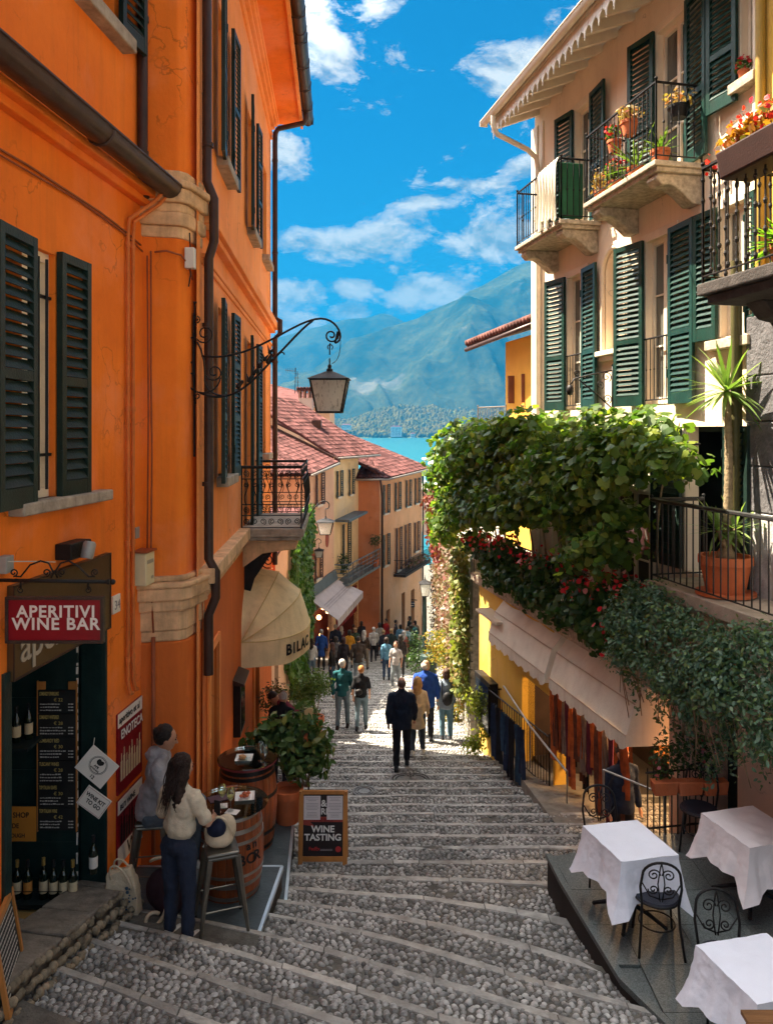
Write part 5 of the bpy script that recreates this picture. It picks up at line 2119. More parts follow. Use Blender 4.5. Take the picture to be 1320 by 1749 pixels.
def french(u0, u1, z0, z1, panes=3, grille=True):
    w_ = B(RF)
    for a, c, e, g in ((u0, u0 + .05, z0, z1), (u1 - .05, u1, z0, z1), (u0 + .05, u1 - .05, z1 - .06, z1), (u0 + .05, u1 - .05, z0, z0 + .1), ((u0 + u1) / 2 - .04, (u0 + u1) / 2 + .04, z0 + .1, z1 - .06)):
        w_.box((a, -.14, e), (c, -.08, g))
    o = w_.build('window', M_ctrim, rb, bevel=.004)
    hp = (z1 - z0 - .16) / panes
    for (a, c) in ((u0 + .05, (u0 + u1) / 2 - .04), ((u0 + u1) / 2 + .04, u1 - .05)):
        for k in range(panes):
            q = B(RF)
            q.box((a, -.12, z0 + .1 + k * hp + .012), (c, -.115, z0 + .1 + (k + 1) * hp - .012))
            q.build('pane', M_pane, o)
            if k:
                q = B(RF)
                q.box((a, -.13, z0 + .1 + k * hp - .012), (c, -.09, z0 + .1 + k * hp + .012))
                q.build('glazing_bar', M_ctrim, o)
    q = B(RF)
    for a, c, e, g in ((u0 - .12, u0, z0, z1 + .12), (u1, u1 + .12, z0, z1 + .12), (u0, u1, z1, z1 + .12)):
        q.box((a, -.01, e), (c, .025, g))
    q.build('surround', M_ctrim, o, bevel=.005)
    if grille:
        q = B(RF)
        q.tube([(u0 - .02, .03, z0 + .95), (u1 + .02, .03, z0 + .95)], .014, 6)
        q.build('window_rail', M_iron, rb)
        q = B(RF)
        q.tube([(u0, .03, z0 + .06), (u1, .03, z0 + .06)], .01, 6)
        q.build('window_rail', M_iron, rb)
        n = 7
        for k in range(n):
            q = B(RF)
            u = u0 + .03 + (u1 - u0 - .06) * k / (n - 1)
            q.tube([(u, .03, z0 + .06), (u, .03, z0 + .95)], .007, 5)
            q.ball((u, .03, z0 + .5), .014, 3)
            q.build('window_bar', M_iron, rb)


for k, h in enumerate(doors):
    french(*h, grille=k < 2)
for h in wins:
    french(*h, panes=2, grille=False)
for h in terr[1:]:
    french(*h, panes=2, grille=False)
# shutters: (hinge, direction, width, z0, z1, angle)
for (u, sg, w, z0, z1, an) in ((13.86, 1, .56, .36, 2.76, 14), (13.19, -1, .56, .36, 2.76, 4), (11.28, 1, .6, .36, 2.78, 13), (10.62, -1, .6, .36, 2.78, 3),
                               (9.6, 1, .42, 1.14, 2.78, 4), (13.55, 1, .5, 3.5, 5.64, 12), (12.9, -1, .55, 3.5, 5.64, 4), (11.0, 1, .52, 3.5, 5.7, 12), (10.24, -1, .5, 3.5, 5.7, 5),
                               (9.22, 1, .5, 3.95, 5.65, 6), (9.06, -1, .17, 1.14, 2.78, 2)):
    shutter(RF, rb, u, sg, w, z0, z1, an, M_grn, .05, pitch=.075, rails=(0, .4, 1.0) if z1 - z0 > 1.7 else (0, 1.0), slats=w > .2)
shutter(RF, rb, 10.35, 1, .62, -1.86, .05, 5, M_green, .05, pitch=.075, rails=(0, .5, 1))
shutter(RF, rb, 9.45, -1, .5, -1.86, .05, 5, M_green, .05, pitch=.075, rails=(0, .5, 1))
for (a, c, z) in ((8.95, 9.75, 1.12), (8.85, 9.3, 4.15)):
    b = B(RF)
    b.box((a, -.1, z - .12), (c, .14, z))
    b.build('sill', M_gran, rb, bevel=.01)
# eaves with rafters and a saw-tooth valance
b = B(RF)
b.prism([(2.5, .92, 6.05), (15.45, .92, 6.05), (15.45, -3.5, 7.75), (2.5, -3.5, 7.75)], (0, 0, .05))
b.build('roof_boards', M_ctrim, rb)
b = B(RF)
b.prism([(2.5, 1.0, 6.12), (15.5, 1.0, 6.12), (15.5, -3.5, 7.85), (2.5, -3.5, 7.85)], (0, 0, .1))
b.build('roof', M_tile, rb)
k = 0
u = 15.2
while u > 2.6:
    b = B(RF)
    b.prism([(u, -.3, 6.32), (u, .84, 5.88), (u, .84, 6.07), (u, -.3, 6.5)], (-.09, 0, 0))
    b.build('rafter', M_ctrim, rb)
    u -= .5
b = B(RF)
b.box((2.5, .84, 5.93), (15.45, .87, 6.08))
for k in range(11):
    pass
b.build('fascia', M_ctrim, rb)
u = 15.4
M_val = mat('white_valance', (.75, .72, .66), .6, .05)
while u > 2.7:
    b = B(RF)
    b.prism([(u, .88, 5.98), (u - .2, .88, 5.98), (u - .2, .88, 5.9), (u - .125, .88, 5.84), (u - .1, .88, 5.72), (u - .075, .88, 5.84), (u, .88, 5.9)], (0, .012, 0))
    b.build('valance_tooth', M_val, rb)
    u -= .212
b = B(RF)
pr = [(1.0 + .075 * math.cos(math.pi + math.pi * k / 6), 6.14 + .1 * math.sin(math.pi + math.pi * k / 6)) for k in range(7)]
b.add([(u, v, z) for u in (2.5, 15.55) for v, z in pr], [(k, k + 1, k + 8, k + 7) for k in range(6)])
b.box((15.54, .92, 6.05), (15.56, 1.08, 6.15))
b.tube([(2.5, 1.075, 6.14), (15.55, 1.075, 6.14)], .014, 6)
b.build('gutter', M_ctrim, rb, smooth=True, angle=40)
b = B(RF)
b.tube([(15.0, 1.0, 6.08), (15.0, 1.0, 5.86), (15.0, .92, 5.7), (15.0, .3, 5.45), (15.0, .12, 5.3), (15.0, .09, 5.1), (15.0, .09, -3.0)], .05, 10)
b.build('downpipe', M_ctrim, rb, smooth=True, angle=40)
b = B(RF)
for u in (9.15,):
    b.tube([(u, .12, 2.0), (u, .12, -2.0)], .06, 10)
b.build('downpipe', M_oliv, rb, smooth=True, angle=40)

_bar = {}


def railing(root, p0, p1, z0, h, pitch, r=.008, knobs=(.5,), top=.018, mt=None, bow=0):
    """straight rail from p0 to p1 (x,y), bars are objects of their own"""
    mt = mt or M_iron
    p0, p1 = Vector((*p0, z0)), Vector((*p1, z0))
    n = max(2, int((p1 - p0).length / pitch))
    q = B()
    q.tube([p0 + UP * h, p1 + UP * h], top, 6)
    q.build('handrail', mt, root)
    q = B()
    q.tube([p0 + UP * .07, p1 + UP * .07], .010, 6)
    q.build('bottom_rail', mt, root)
    key = (h, r, knobs, mt.name)
    if key not in _bar:
        q = B()
        q.tube([(0, 0, .07), (0, 0, h)], r, 6)
        for k in knobs:
            q.ball((0, 0, h * k), r * 2.1, 4, (1, 1, 1.5))
        me = q.mesh('bar')
        me.materials.append(mt)
        _bar[key] = me
    for k in range(n + 1):
        p = p0.lerp(p1, k / n)
        share('bar', _bar[key], root, Matrix.Translation(p))
    for p in (p0, p1):
        q = B()
        q.tube([p, p + UP * (h + .03)], .015, 6)
        q.ball(p + UP * (h + .045), .024, 4)
        q.build('post', mt, root)


def xy(u, v):
    p = RF @ Vector((u, v, 0))
    return (p.x, p.y)


def balcony(lab, u0, u1, v, zs, group=None):
    t_ = thing('stone_balcony', lab, 'balcony', RF @ Vector(((u0 + u1) / 2, 0, zs)), 'stone balconies of the cream house')
    b = B(RF)
    b.box((u0, 0, zs - .07), (u1, v, zs))
    b.box((u0 + .04, 0, zs - .13), (u1 - .04, v - .05, zs - .07))
    b.build('slab', M_gran, t_, bevel=.012)
    for u in (u0 + .1, u1 - .35):
        b = B(RF)
        pr_ = [(0, zs - .13), (v - .1, zs - .13), (v - .08, zs - .2), (v - .16, zs - .28), (v - .3, zs - .27), (v - .42, zs - .34), (.12, zs - .5), (0, zs - .5)]
        b.prism([(u, a, c) for a, c in pr_], (.25, 0, 0))
        b.build('corbel', M_gran, t_, bevel=.02)
    railing(t_, xy(u0 + .04, v - .04), xy(u1 - .04, v - .04), zs, 1.0, .105)
    railing(t_, xy(u0 + .04, .04), xy(u0 + .04, v - .04), zs, 1.0, .105)
    railing(t_, xy(u1 - .04, .04), xy(u1 - .04, v - .04), zs, 1.0, .105)
    return t_


b2 = balcony('balcony crowded with flower pots, second from the street corner of the cream house', 9.9, 11.85, .73, 3.44)
b1 = balcony('balcony with a white cloth over its rail, nearest the far corner of the cream house', 12.65, 14.6, .73, 3.44)
# pots on balcony 2
M_lf1 = leafmat('pot_plant_leaves', [(.05, .10, .02), (.09, .16, .03), (.16, .20, .05), (.07, .12, .04)])
M_redf = leafmat('red_petals', [(.45, .015, .02), (.6, .03, .03), (.5, .02, .06)], .3)
M_pinkf = leafmat('dry_leaves', [(.35, .2, .10), (.4, .26, .08), (.22, .16, .06), (.45, .12, .06)], .3)


def pot(root, c, r, h, mt=None, rim=True):
    q = B()
    pr_ = [(r * .68, 0), (r * .92, h * .8)]
    if rim:
        pr_ += [(r * 1.0, h * .8), (r * 1.0, h)]
    else:
        pr_ += [(r * .97, h)]
    pr_ += [(r * .85, h), (r * .82, h * .88), (.002, h * .88)]
    q.lathe(pr_, c, 20, cap=False)
    q.lathe([(.001, 0), (r * .68, 0)], c, 20, cap=False)
    q.build('pot', mt or M_terra, root, smooth=True, angle=35)


def spikes(root, c, n, L, w, mt, up=.5, seed=1, name='leaf', droop=.5):
    """arching sword leaves, each one an object"""
    r = random.Random(seed)
    ms = []
    for v in range(3):
        q = B()
        K = 5
        vs = []
        for k in range(K + 1):
            t = k / K
            ww = w * (1 - t ** 2.2) * (.55 + .9 * min(1, t * 3)) / 1.2
            z = -droop * (.12 + .18 * v) * t * t
            vs += [(-ww / 2, t, z + .02 * w), (0, t, z), (ww / 2, t, z + .02 * w)]
        q.add(vs, [(k * 3 + j, k * 3 + j + 1, k * 3 + j + 4, k * 3 + j + 3) for k in range(K) for j in range(2)])
        me = q.mesh(name, fix=False)
        me.materials.append(mt)
        ms.append(me)
    for i in range(n):
        el = math.asin(max(-.95, min(.98, r.uniform(up - .9, 1.0))))
        az = i * 2.4 + r.uniform(-.3, .3)
        M = Matrix.Translation(c) @ Matrix.Rotation(az, 4, 'Z') @ Matrix.Rotation(el, 4, 'X') @ Matrix.Diagonal((1, L * r.uniform(.75, 1.1), L, 1))
        share(name, ms[i % 3], root, M)


def plantpot(lab, u, v, z, r, h, kind, seed, frame=RF, n=160, hgt=.25, petals=None, cat='potted plant', name='potted_plant', group=None, mt=None, pm=None):
    c = frame @ Vector((u, v, z))
    t_ = thing(name, lab, cat, c, group)
    pot(t_, c, r, h, pm)
    top = c + UP * h
    if kind == 'spike':
        spikes(t_, top, n, hgt, .045, mt or M_lf1, .6, seed)
    else:
        p, nn = blob_points([(top.x, top.y, top.z + hgt * .45, r * 1.3, r * 1.3, hgt * .6)], n, seed)
        leaves('foliage', p, nn, .07 if kind == 'bush' else .11, 'oval', mt or M_lf1, t_, 0, .8, seed=seed)
        if petals:
            p, nn = blob_points([(top.x, top.y, top.z + hgt * .6, r * 1.2, r * 1.2, hgt * .5)], 45, seed + 5, .1)
            leaves('flowers', p, nn, .05, 'petal', petals, t_, 0, 1.0, seed=seed)
    return t_


G = 'pots on the flower balcony'
plantpot('terracotta pot of spiky leaves at the near corner of the flower balcony', 10.15, .5, 3.44, .13, .22, 'spike', 3, n=26, hgt=.28, group=G)
plantpot('agave in a red pot on the floor of the flower balcony', 10.75, .5, 3.44, .12, .2, 'spike', 4, n=18, hgt=.6, group=G)
plantpot('dry brownish plant spilling at the far end of the flower balcony', 11.6, .55, 3.44, .13, .12, 'bush', 5, n=260, hgt=.3, mt=M_pinkf, group=G)
plantpot('low flowering pot behind the bars of the flower balcony', 11.2, .55, 3.44, .12, .15, 'bush', 6, n=200, hgt=.3, petals=M_redf, group=G)
plantpot('red-potted plant hung on the rail, centre of the flower balcony', 10.7, .62, 4.05, .12, .2, 'bush', 7, n=120, hgt=.2, mt=M_pinkf, group=G)
plantpot('small red pot hung on the rail near the far end of the flower balcony', 11.1, .62, 3.95, .11, .18, 'bush', 8, n=120, hgt=.22, petals=M_redf, group=G)
plantpot('dark hanging basket at the near corner of the flower balcony rail', 10.05, .3, 4.05, .14, .16, 'bush', 9, n=90, hgt=.2, pm=M_iron, mt=M_pinkf, group=G)
plantpot('dry hydrangea pot on the rail of the flower balcony, highest of them', 11.0, .5, 4.2, .1, .15, 'bush', 19, n=150, hgt=.24, mt=M_pinkf, group=G)
# cloth and chair on balcony 1
M_cloth = mat('off_white_cloth', (.62, .56, .44), .9, .08, 4, .3, 30)
b = B(RF)
N, Kz = 40, 10
vs = []
for i in range(N + 1):
    u = 12.72 + .75 * i / N
    for k in range(Kz + 1):
        t = k / Kz
        z = 4.47 - 1.0 * t - .08 * math.sin(i * .4) * t
        v = .73 + .03 + .03 * math.sin(i * .95 + .6 * math.sin(t * 3)) * (.4 + t * .6) + (0 if k else -.04)
        vs.append((u + .02 * math.sin(t * 4 + i), v, z))
b.add(vs, [(i * (Kz + 1) + k, i * (Kz + 1) + k + 1, (i + 1) * (Kz + 1) + k + 1, (i + 1) * (Kz + 1) + k) for i in range(N) for k in range(Kz)])
tag(b.build('hanging_cloth', M_cloth, smooth=True), 'off-white cloth hung over the far balcony rail to dry', 'cloth')
t_ = thing('balcony_chair', 'green canvas folding chair on the balcony beside the drying cloth', 'chair', RF @ Vector((12.9, .3, 3.44)))
M_gcan = mat('green_canvas', (.03, .13, .06), .8, .2, 4, .2)
b = B(RF)
b.box((12.78, .25, 3.5), (12.84, .68, 4.42))
b.build('backrest', M_gcan, t_, bevel=.03)
b = B(RF)
b.box((12.8, .28, 3.82), (13.2, .66, 3.86))
b.build('seat', M_gcan, t_)
for v in (.28, .66):
    for a, c in ((12.82, 13.15), (13.15, 12.82)):
        b = B(RF)
        b.tube([(a, v, 3.45), (c, v, 3.84)], .012, 6)
        b.build('leg', M_iron, t_)

# scrolled iron bracket lamp on the cream wall
t_ = thing('iron_wall_bracket', 'ornate black iron bracket on the cream wall below the blind niche', 'bracket', RF @ Vector((12.4, 0, 1)))
b = B(RF)
Ri = RF.inverted()
b.tube([(12.25, .02, .22), (12.25, .02, 1.05)], .016, 6)
b.tube([(12.25, .03, .95), (12.3, .3, .9), (12.35, .62, .82), (12.35, .7, .72)], .012, 6)
b.tube([(12.25, .03, .35), (12.28, .25, .55), (12.33, .55, .8)], .012, 6)
ax = RF.to_3x3() @ Vector((0, 1, 0))
for (u, v, z, r0) in ((12.26, .12, .85, .09), (12.28, .22, .72, .07), (12.27, .1, .5, .08), (12.33, .6, .9, .06)):
    q_ = [Ri @ p for p in scroll(RF @ Vector((u, v, z)), ax, UP, .01, r0, 1.5, 1, 16)]
    b.tube(q_, .008, 5)
b.ball((12.35, .7, .64), .06, 5, (1, 1, 1.5))
b.build('scrollwork', M_iron, t_, smooth=True)

# ------------------------------------------------------------ lower terrace, yellow shop floor
tr = thing('vine_terrace', 'long terrace with iron railing under the grape vine, above the awnings', 'terrace', RF @ Vector((13, .5, -3.1)))
b = B(RF)
b.box((10.0, .02, -3.26), (17.0, .78, -3.1))
b.box((10.0, .02, -3.34), (16.96, .7, -3.26))
b.build('slab', M_gran, tr, bevel=.01)
railing(tr, xy(10.1, .72), xy(16.95, .72), -3.1, .95, .12, .008, (), .016, mat('pale_iron', (.16, .14, .12), .5, .2, metal=.4))
railing(tr, xy(16.95, .0), xy(16.95, .72), -3.1, .95, .12, .008, (), .016, MATS['pale_iron'])
ys = thing('yellow_shop', 'yellow plastered shop front below the vine terrace', 'building', RF @ Vector((14, .5, -7)))
sheet(RF, 13.1, 16.9, -8.2, -3.34, [(13.15, 14.5, -7.2, -4.55)], .25, .62).build('wall', M_yel, ys)
b = B(RF)
b.prism([(16.88, .6, -8.2), (16.88, -3, -8.2), (16.88, -3, -3.3), (16.88, .6, -3.3)], (.05, 0, 0))
b.build('end_wall', mat('rubble_wall', (.30, .27, .22), .95, .4, 9, 1, 14), ys)
b = B(RF)
b.box((14.6, .62, -4.4), (14.9, .66, -3.5))
b.build('blank_panel', M_ctrim, ys)
for a, c, e, g in ((15.0, 16.2, -3.75, -3.45),):
    b = B(RF)
    b.box((a, .63, e), (c, .95, e + .05))
    b.build('ledge', M_ctrim, ys)
b = B(RF)
b.box((9.9, -1.6, -7.5), (14.6, -1.5, -3.3))
b.box((9.9, -1.5, -7.3), (10.0, 0, -3.3))
b.box((14.5, -1.5, -7.5), (14.6, .5, -3.3))
b.build('shop_interior', mat('dim_interior', (.05, .03, .02), .8, .3), ys)
b = B(RF)
b.box((9.9, -1.5, -3.4), (14.5, .6, -3.34))
b.build('shop_ceiling', MATS['dim_interior'], ys)
b = B(RF)
b.box((9.9, -1.5, -6.3), (14.5, .4, -6.1))
b.build('shop_floor', mat('dark_tile', (.06, .05, .045), .5, .3), ys)
# shelves with lit goods in the shop
for k in range(4):
    z = -5.5 + k * .5
    b = B(RF)
    b.box((10.1, -1.48, z), (12.9, -1.1, z + .03))
    b.build('shelf', M_frame, ys)
    for j in range(14):
        b = B(RF)
        u = 10.2 + j * .19
        b.box((u, -1.4, z + .03), (u + rnd.uniform(.08, .15), -1.15, z + .03 + rnd.uniform(.12, .34)))
        b.build('stock', (M_label, M_labelo, M_frame, M_red, M_gold)[(j * 7 + k * 3) % 5], ys)
# lit bulb in the shop (the photograph shows warm lamplight in there)
for (u, v, z) in ((10.7, -.8, -4.15), (12.0, -.8, -4.15)):
    b = B(RF)
    b.ball((u, v, z), .05, 6)
    b.build('lamp', mat('shop_bulb', (1, .7, .4), .5, 0, 1, 0, emit=((1, .62, .25), 28)), ys)
    ld = bpy.data.lights.new('shop_lamp', 'POINT')
    ld.energy = 14
    ld.color = (1, .6, .28)
    ld.shadow_soft_size = .06
    lo = bpy.data.objects.new('shop_lamp', ld)
    COL.objects.link(lo)
    lo.location = RF @ Vector((u, v + .12, z - .02))
# black glazed case on the yellow wall
t_ = thing('display_case', 'black framed glass case on the end of the yellow wall', 'display case', RF @ Vector((16.3, .7, -5.6)))
b = B(RF)
b.box((15.75, .62, -6.2), (16.7, .8, -5.15))
b.build('case', M_iron, t_, bevel=.01)
b = B(RF)
b.box((15.85, .8, -6.1), (16.6, .803, -5.25))
b.build('glass', M_glassd, t_)

# two-part awning
M_can = mat('greige_awning_canvas', (.72, .68, .58), .9, .1, 2, .3, 30, streak=.3, dirt=(.45, .36, .28))
aw = thing('scalloped_awning', 'long beige awning in two sections with a scalloped edge over the shop', 'awning', RF @ Vector((13, .6, -3.6)))
prof = [(.0, -3.16), (.35, -3.18), (.48, -3.22), (.80, -3.6), (.93, -4.0)]
for (u0, u1, s0, s1) in ((10.25, 12.62, 1, 0), (12.8, 15.45, 0, 1)):
    b = B(RF)
    n = 24
    vs = []
    for i in range(n + 1):
        t = i / n
        for j, (v, z) in enumerate(prof):
            ins = 0
            uu = u0 + (u1 - u0) * t
            sag = .02 * math.sin(math.pi * ((t * 3) % 1)) * (j in (2, 3, 4))
            vs.append((uu, v - sag, z - sag * .6 + .01 * noise.noise((uu * 2, j * 2, 0))))
    np_ = len(prof)
    b.add(vs, [(i * np_ + j, i * np_ + j + 1, (i + 1) * np_ + j + 1, (i + 1) * np_ + j) for i in range(n) for j in range(np_ - 1)])
    b.build('canopy', M_can, aw, smooth=True, angle=25)
    b = B(RF)
    vs = []
    n = 64
    for i in range(n + 1):
        t = i / n
        uu = u0 + (u1 - u0) * t
        nsc = 8
        for k in range(4):
            kk = k / 3
            drop = (.15 + .07 * abs(math.sin(math.pi * t * nsc))) * kk
            vs.append((uu, .93 + .012 * math.sin(i * 1.9) * kk, -4.0 - drop))
    b.add(vs, [(i * 4 + j, i * 4 + j + 1, (i + 1) * 4 + j + 1, (i + 1) * 4 + j) for i in range(n) for j in range(3)])
    b.build('valance', M_can, aw, smooth=True)
    for (u, flag) in ((u0, s0), (u1, s1)):
        b = B(RF)
        pts = [(u, v, z) for v, z in prof] + [(u, .93, -4.14), (u, .6, -4.16), (u, .0, -4.16)]
        b.add(pts, [tuple(range(len(pts)))])
        b.build('side_flap', M_can, aw)
    b = B(RF)
    for j in (2, 3, 4):
        v, z = prof[j]
        b.tube([(u0, v + .004, z + .006), (u1, v + .004, z + .006)], .009, 5)
    b.build('seam', mat('awning_seam2', (.5, .4, .3), .9, .1), aw)
b = B(RF)
for u in (10.4, 11.5, 12.6, 12.9, 14, 15.3):
    b.tube([(u, .1, -4.3), (u, .9, -4.02)], .014, 6)
b.build('awning_arms', M_iron, aw)

# clothes: blue garments on a rail, scarves outside the shop
ORD = ['first', 'second', 'third', 'fourth', 'fifth', 'sixth', 'seventh', 'eighth', 'ninth', 'tenth', 'eleventh', 'twelfth', '13th', '14th', '15th', '16th', '17th', '18th', '19th', '20th']


def hang(lab, p0, p1, ztop, L, cols, n, name='hanging_scarf', group=None, cat='scarf'):
    for k in range(n):
        t = (k + .5 + rnd.uniform(-.3, .3)) / n
        p = Vector((*p0, 0)).lerp(Vector((*p1, 0)), t)
        dirv = (Vector((*p1, 0)) - Vector((*p0, 0))).normalized()
        q = B()
        w = (Vector((*p1, 0)) - Vector((*p0, 0))).length / n * 1.25
        l_ = L * rnd.uniform(.55, 1.1)
        vs = []
        N_ = 6
        nn = dirv.cross(UP)
        for i in range(N_ + 1):
            for j in range(6):
                tt = j / 5
                x = (i / N_ - .5) * w * (.7 + .4 * tt)
                q_ = p + dirv * x + nn * (.045 * math.sin(i * 2.1 + k + 2 * tt) * (1 - .3 * tt)) + UP * (ztop - l_ * tt)
                vs.append(q_)
        q.add(vs, [(i * 6 + j, i * 6 + j + 1, (i + 1) * 6 + j + 1, (i + 1) * 6 + j) for i in range(N_) for j in range(5)])
        o = q.build(name, cols[k % len(cols)], None, smooth=True, fix=False)
        nm = cols[k % len(cols)].name.replace('_', ' ')
        tag(o, lab % (nm, ORD[k]), cat, group)


cl_b = [mat('navy_garment', (.02, .035, .08), .85, .3, 9, .3), mat('blue_garment', (.03, .07, .13), .85, .3, 9, .3), mat('black_garment', (.015, .015, .02), .85, .3, 9, .3)]
hang('%s hung %s on the outdoor rail by the yellow wall', xy(13.5, 1.0), xy(14.9, 1.05), -5.2, 1.0, cl_b, 7, 'hanging_garment', 'blue garments on the outdoor rail', 'garment')
cl_o = [mat('rust_scarf', (.32, .07, .02), .9, .4, 9, .3), mat('brown_scarf', (.14, .05, .03), .9, .4, 9, .3), mat('orange_scarf', (.5, .12, .03), .9, .4, 9, .3), mat('plum_scarf', (.12, .02, .04), .9, .3, 9, .3), mat('grey_brown_scarf', (.2, .14, .11), .9, .3, 9, .3)]
hang('%s hanging %s from the near end under the awning', xy(10.5, .75), xy(12.9, .75), -4.25, 1.3, cl_o, 18, 'hanging_scarf', 'scarves hung under the awning')
hang('%s hanging %s in the inner row of the shop doorway', xy(11.2, .3), xy(13.0, .35), -4.3, 1.5, [cl_o[1], cl_o[3], cl_b[2]], 12, 'hanging_scarf', 'dark scarves in the inner row')
# shop railing and handrail down the steps
t_ = thing('shop_railing', 'thin iron railing between the steps and the yellow shop', 'railing', (2.6, 14, -6.4))
zr = street_z(2.5, 14.9)
railing(t_, (2.05, 15.4), (2.75, 13.0), zr + .45, .95, .1, .007, (), .014)
railing(t_, (2.05, 15.4), (2.65, 15.5), zr + .45, .95, .1, .007, (), .014)
b = B()
b.tube([P(860, 1172, 15.2), P(905, 1240, 13.4), P(945, 1290, 12.0), P(968, 1318, 11.3)], .018, 6)
b.tube([P(968, 1318, 11.3), P(968, 1372, 11.3)], .014, 6)
b.tube([P(905, 1240, 13.4), P(905, 1312, 13.4)], .014, 6)
tag(b.build('stair_handrail', mat('steel_handrail', (.3, .27, .24), .4, .2, metal=.7)), 'slanting steel handrail running down beside the scarves', 'handrail')
b = B()
b.tube([P(1030, 1315, 9.9), P(1080, 1335, 9.5), P(1134, 1358, 9.1)], .014, 6)
b.tube([P(1134, 1358, 9.1), P(1134, 1430, 9.1)], .014, 6)
b.tube([P(1030, 1315, 9.9), P(1030, 1400, 9.9)], .014, 6)
tag(b.build('stair_handrail', MATS['steel_handrail']), 'short steel handrail in front of the dark shopkeeper', 'handrail')
# raised landing at the shop
b = B()
b.prism([(2.55, 10.3, -6.2), (4.2, 9.9, -6.2), (3.6, 15.6, -6.9), (2.2, 15.6, -6.9)], (0, 0, .55))
tag(b.build('shop_landing', mat('landing_stone', (.2, .18, .15), .9, .3, 6, .6, 40)), kind='structure')

# ------------------------------------------------------------ upper terrace near the camera, with railing
M_rail = mat('dark_green_grey_rail', (.035, .035, .035), .4, .2, 5, .1, metal=.4)
ut = thing('upper_terrace', 'upper stone terrace with plain black railing at the right edge', 'terrace', RF @ Vector((8, .4, -1.9)))
b = B(RF)
b.box((3.5, -.3, -2.06), (9.98, .8, -1.9))
b.build('slab', mat('pale_terrace_stone', (.36, .30, .24), .9, .25, 5, .4, 40), ut, bevel=.01)
b = B(RF)
b.box((3.5, .3, -3.1), (9.9, .72, -2.06))
b.build('planter_wall', M_gran, ut)
railing(ut, xy(3.5, .76), xy(9.93, .76), -1.9, 1.02, .125, .0095, (), .026, M_rail)
railing(ut, xy(9.93, .76), xy(9.93, .02), -1.9, 1.02, .125, .0095, (), .026, M_rail)
# pink wall at the restaurant
lw = thing('restaurant_wall', 'plain pinkish brown wall behind the restaurant tables', 'wall', RF @ Vector((8, 0, -4)))
sheet(RF, 3.5, 9.9, -5.6, -2.0, [(9.3, 9.75, -5.4, -2.9)], .25).build('plaster', M_pk, lw)
b = B(RF)
b.box((9.3, -.3, -5.4), (9.75, -.2, -2.9))
b.build('door', M_dark, lw)
b = B(RF)
b.box((9.76, .0, -5.6), (9.95, .5, -3.2))
b.build('pier', M_pk, lw)

# ------------------------------------------------------------ dark stone and yellow house at the right edge
rn = thing('dark_stone_house', 'house of dark rough stone blocks with a yellow upper storey at the right edge', 'building', RF @ Vector((7, 0, 0)))
rows = [(-2.0, -.95), (-.94, -.42), (-.41, .1), (.11, .62), (.63, 1.32)]
for k, (z0, z1) in enumerate(rows):
    u = 9.02
    j = 0
    while u > 3.4:
        w = 1.1 if (j or k % 2) else .6
        b = B(RF)
        off = .10 + rnd.uniform(-.006, .008)
        b.box((u - w + .008, -.3, z0), (u, off, z1))
        b.build('stone_block', M_rough if z1 < -.9 else M_rock, rn, bevel=.015)
        u -= w
        j += 1
b = B(RF)
b.box((3.4, -.3, 1.33), (8.86, .04, 6.2))
b.build('upper_wall', M_yel, rn)
b = B(RF)
b.box((8.86, -.2, 1.3), (9.0, .03, 6.2))
b.build('white_corner_strip', M_ctrim, rn)
b = B(RF)
b.tube([(8.78, .1, 6.2), (8.78, .1, 1.4)], .055, 10)
b.build('downpipe', mat('ochre_pipe', (.35, .22, .04), .5, .2), rn, smooth=True, angle=40)
# near balcony of that house
nb = thing('dark_balcony', 'dark stone balcony with knobbed iron bars and geraniums at the right edge', 'balcony', RF @ Vector((6, .7, 1.4)))
M_dst = mat('dark_weathered_stone', (.05, .042, .038), .9, .4, 6, .6, 40)
b = B(RF)
b.box((3.4, .0, 1.33), (7.97, 1.47, 1.45))
b.box((3.4, .0, 1.24), (7.90, 1.40, 1.33))
b.build('slab', M_dst, nb, bevel=.015)
for u in (7.5, 5.9):
    b = B(RF)
    b.prism([(u, .04, 1.24), (u, 1.1, 1.24), (u, .95, 1.08), (u, .5, 1.0), (u, .04, .7)], (.25, 0, 0))
    b.build('corbel', M_dst, nb, bevel=.02)
b = B(RF)
b.tube([(7.95, .1, .35), (7.9, .75, 1.24)], .03, 6)
b.build('strut', M_iron, nb)
railing(nb, xy(3.4, 1.43), xy(7.92, 1.43), 1.45, 1.14, .125, .0105, (.1, .28, .5, .72, .9), .022)
railing(nb, xy(7.92, .03), xy(7.92, 1.43), 1.45, 1.14, .125, .0105, (.1, .28, .5, .72, .9), .022)
t_ = thing('geranium_trough', 'brown trough of red and orange geraniums on the dark balcony rail', 'flower trough', RF @ Vector((6.6, 1.3, 2.4)))
b = B(RF)
b.prism([(6.5, 1.22, 2.33), (6.5, 1.55, 2.33), (6.5, 1.6, 2.58), (6.5, 1.17, 2.58)], (1.0, 0, 0))
b.build('trough', mat('brown_plastic', (.035, .014, .011), .6, .2), t_, bevel=.02)
bl_ = [(*(RF @ Vector((u, 1.38, 2.72 + .04 * math.sin(u * 9)))), .17, .2, .16) for u in (6.55, 6.75, 6.95, 7.15, 7.35, 7.5)]
p, nn = blob_points(bl_, 420, 31)
leaves('foliage', p, nn, .075, 'vine', leafmat('autumn_geranium_leaves', [(.25, .10, .02), (.40, .14, .02), (.35, .20, .03), (.10, .12, .02), (.45, .10, .03)], .35), t_, 80, .7, seed=3)
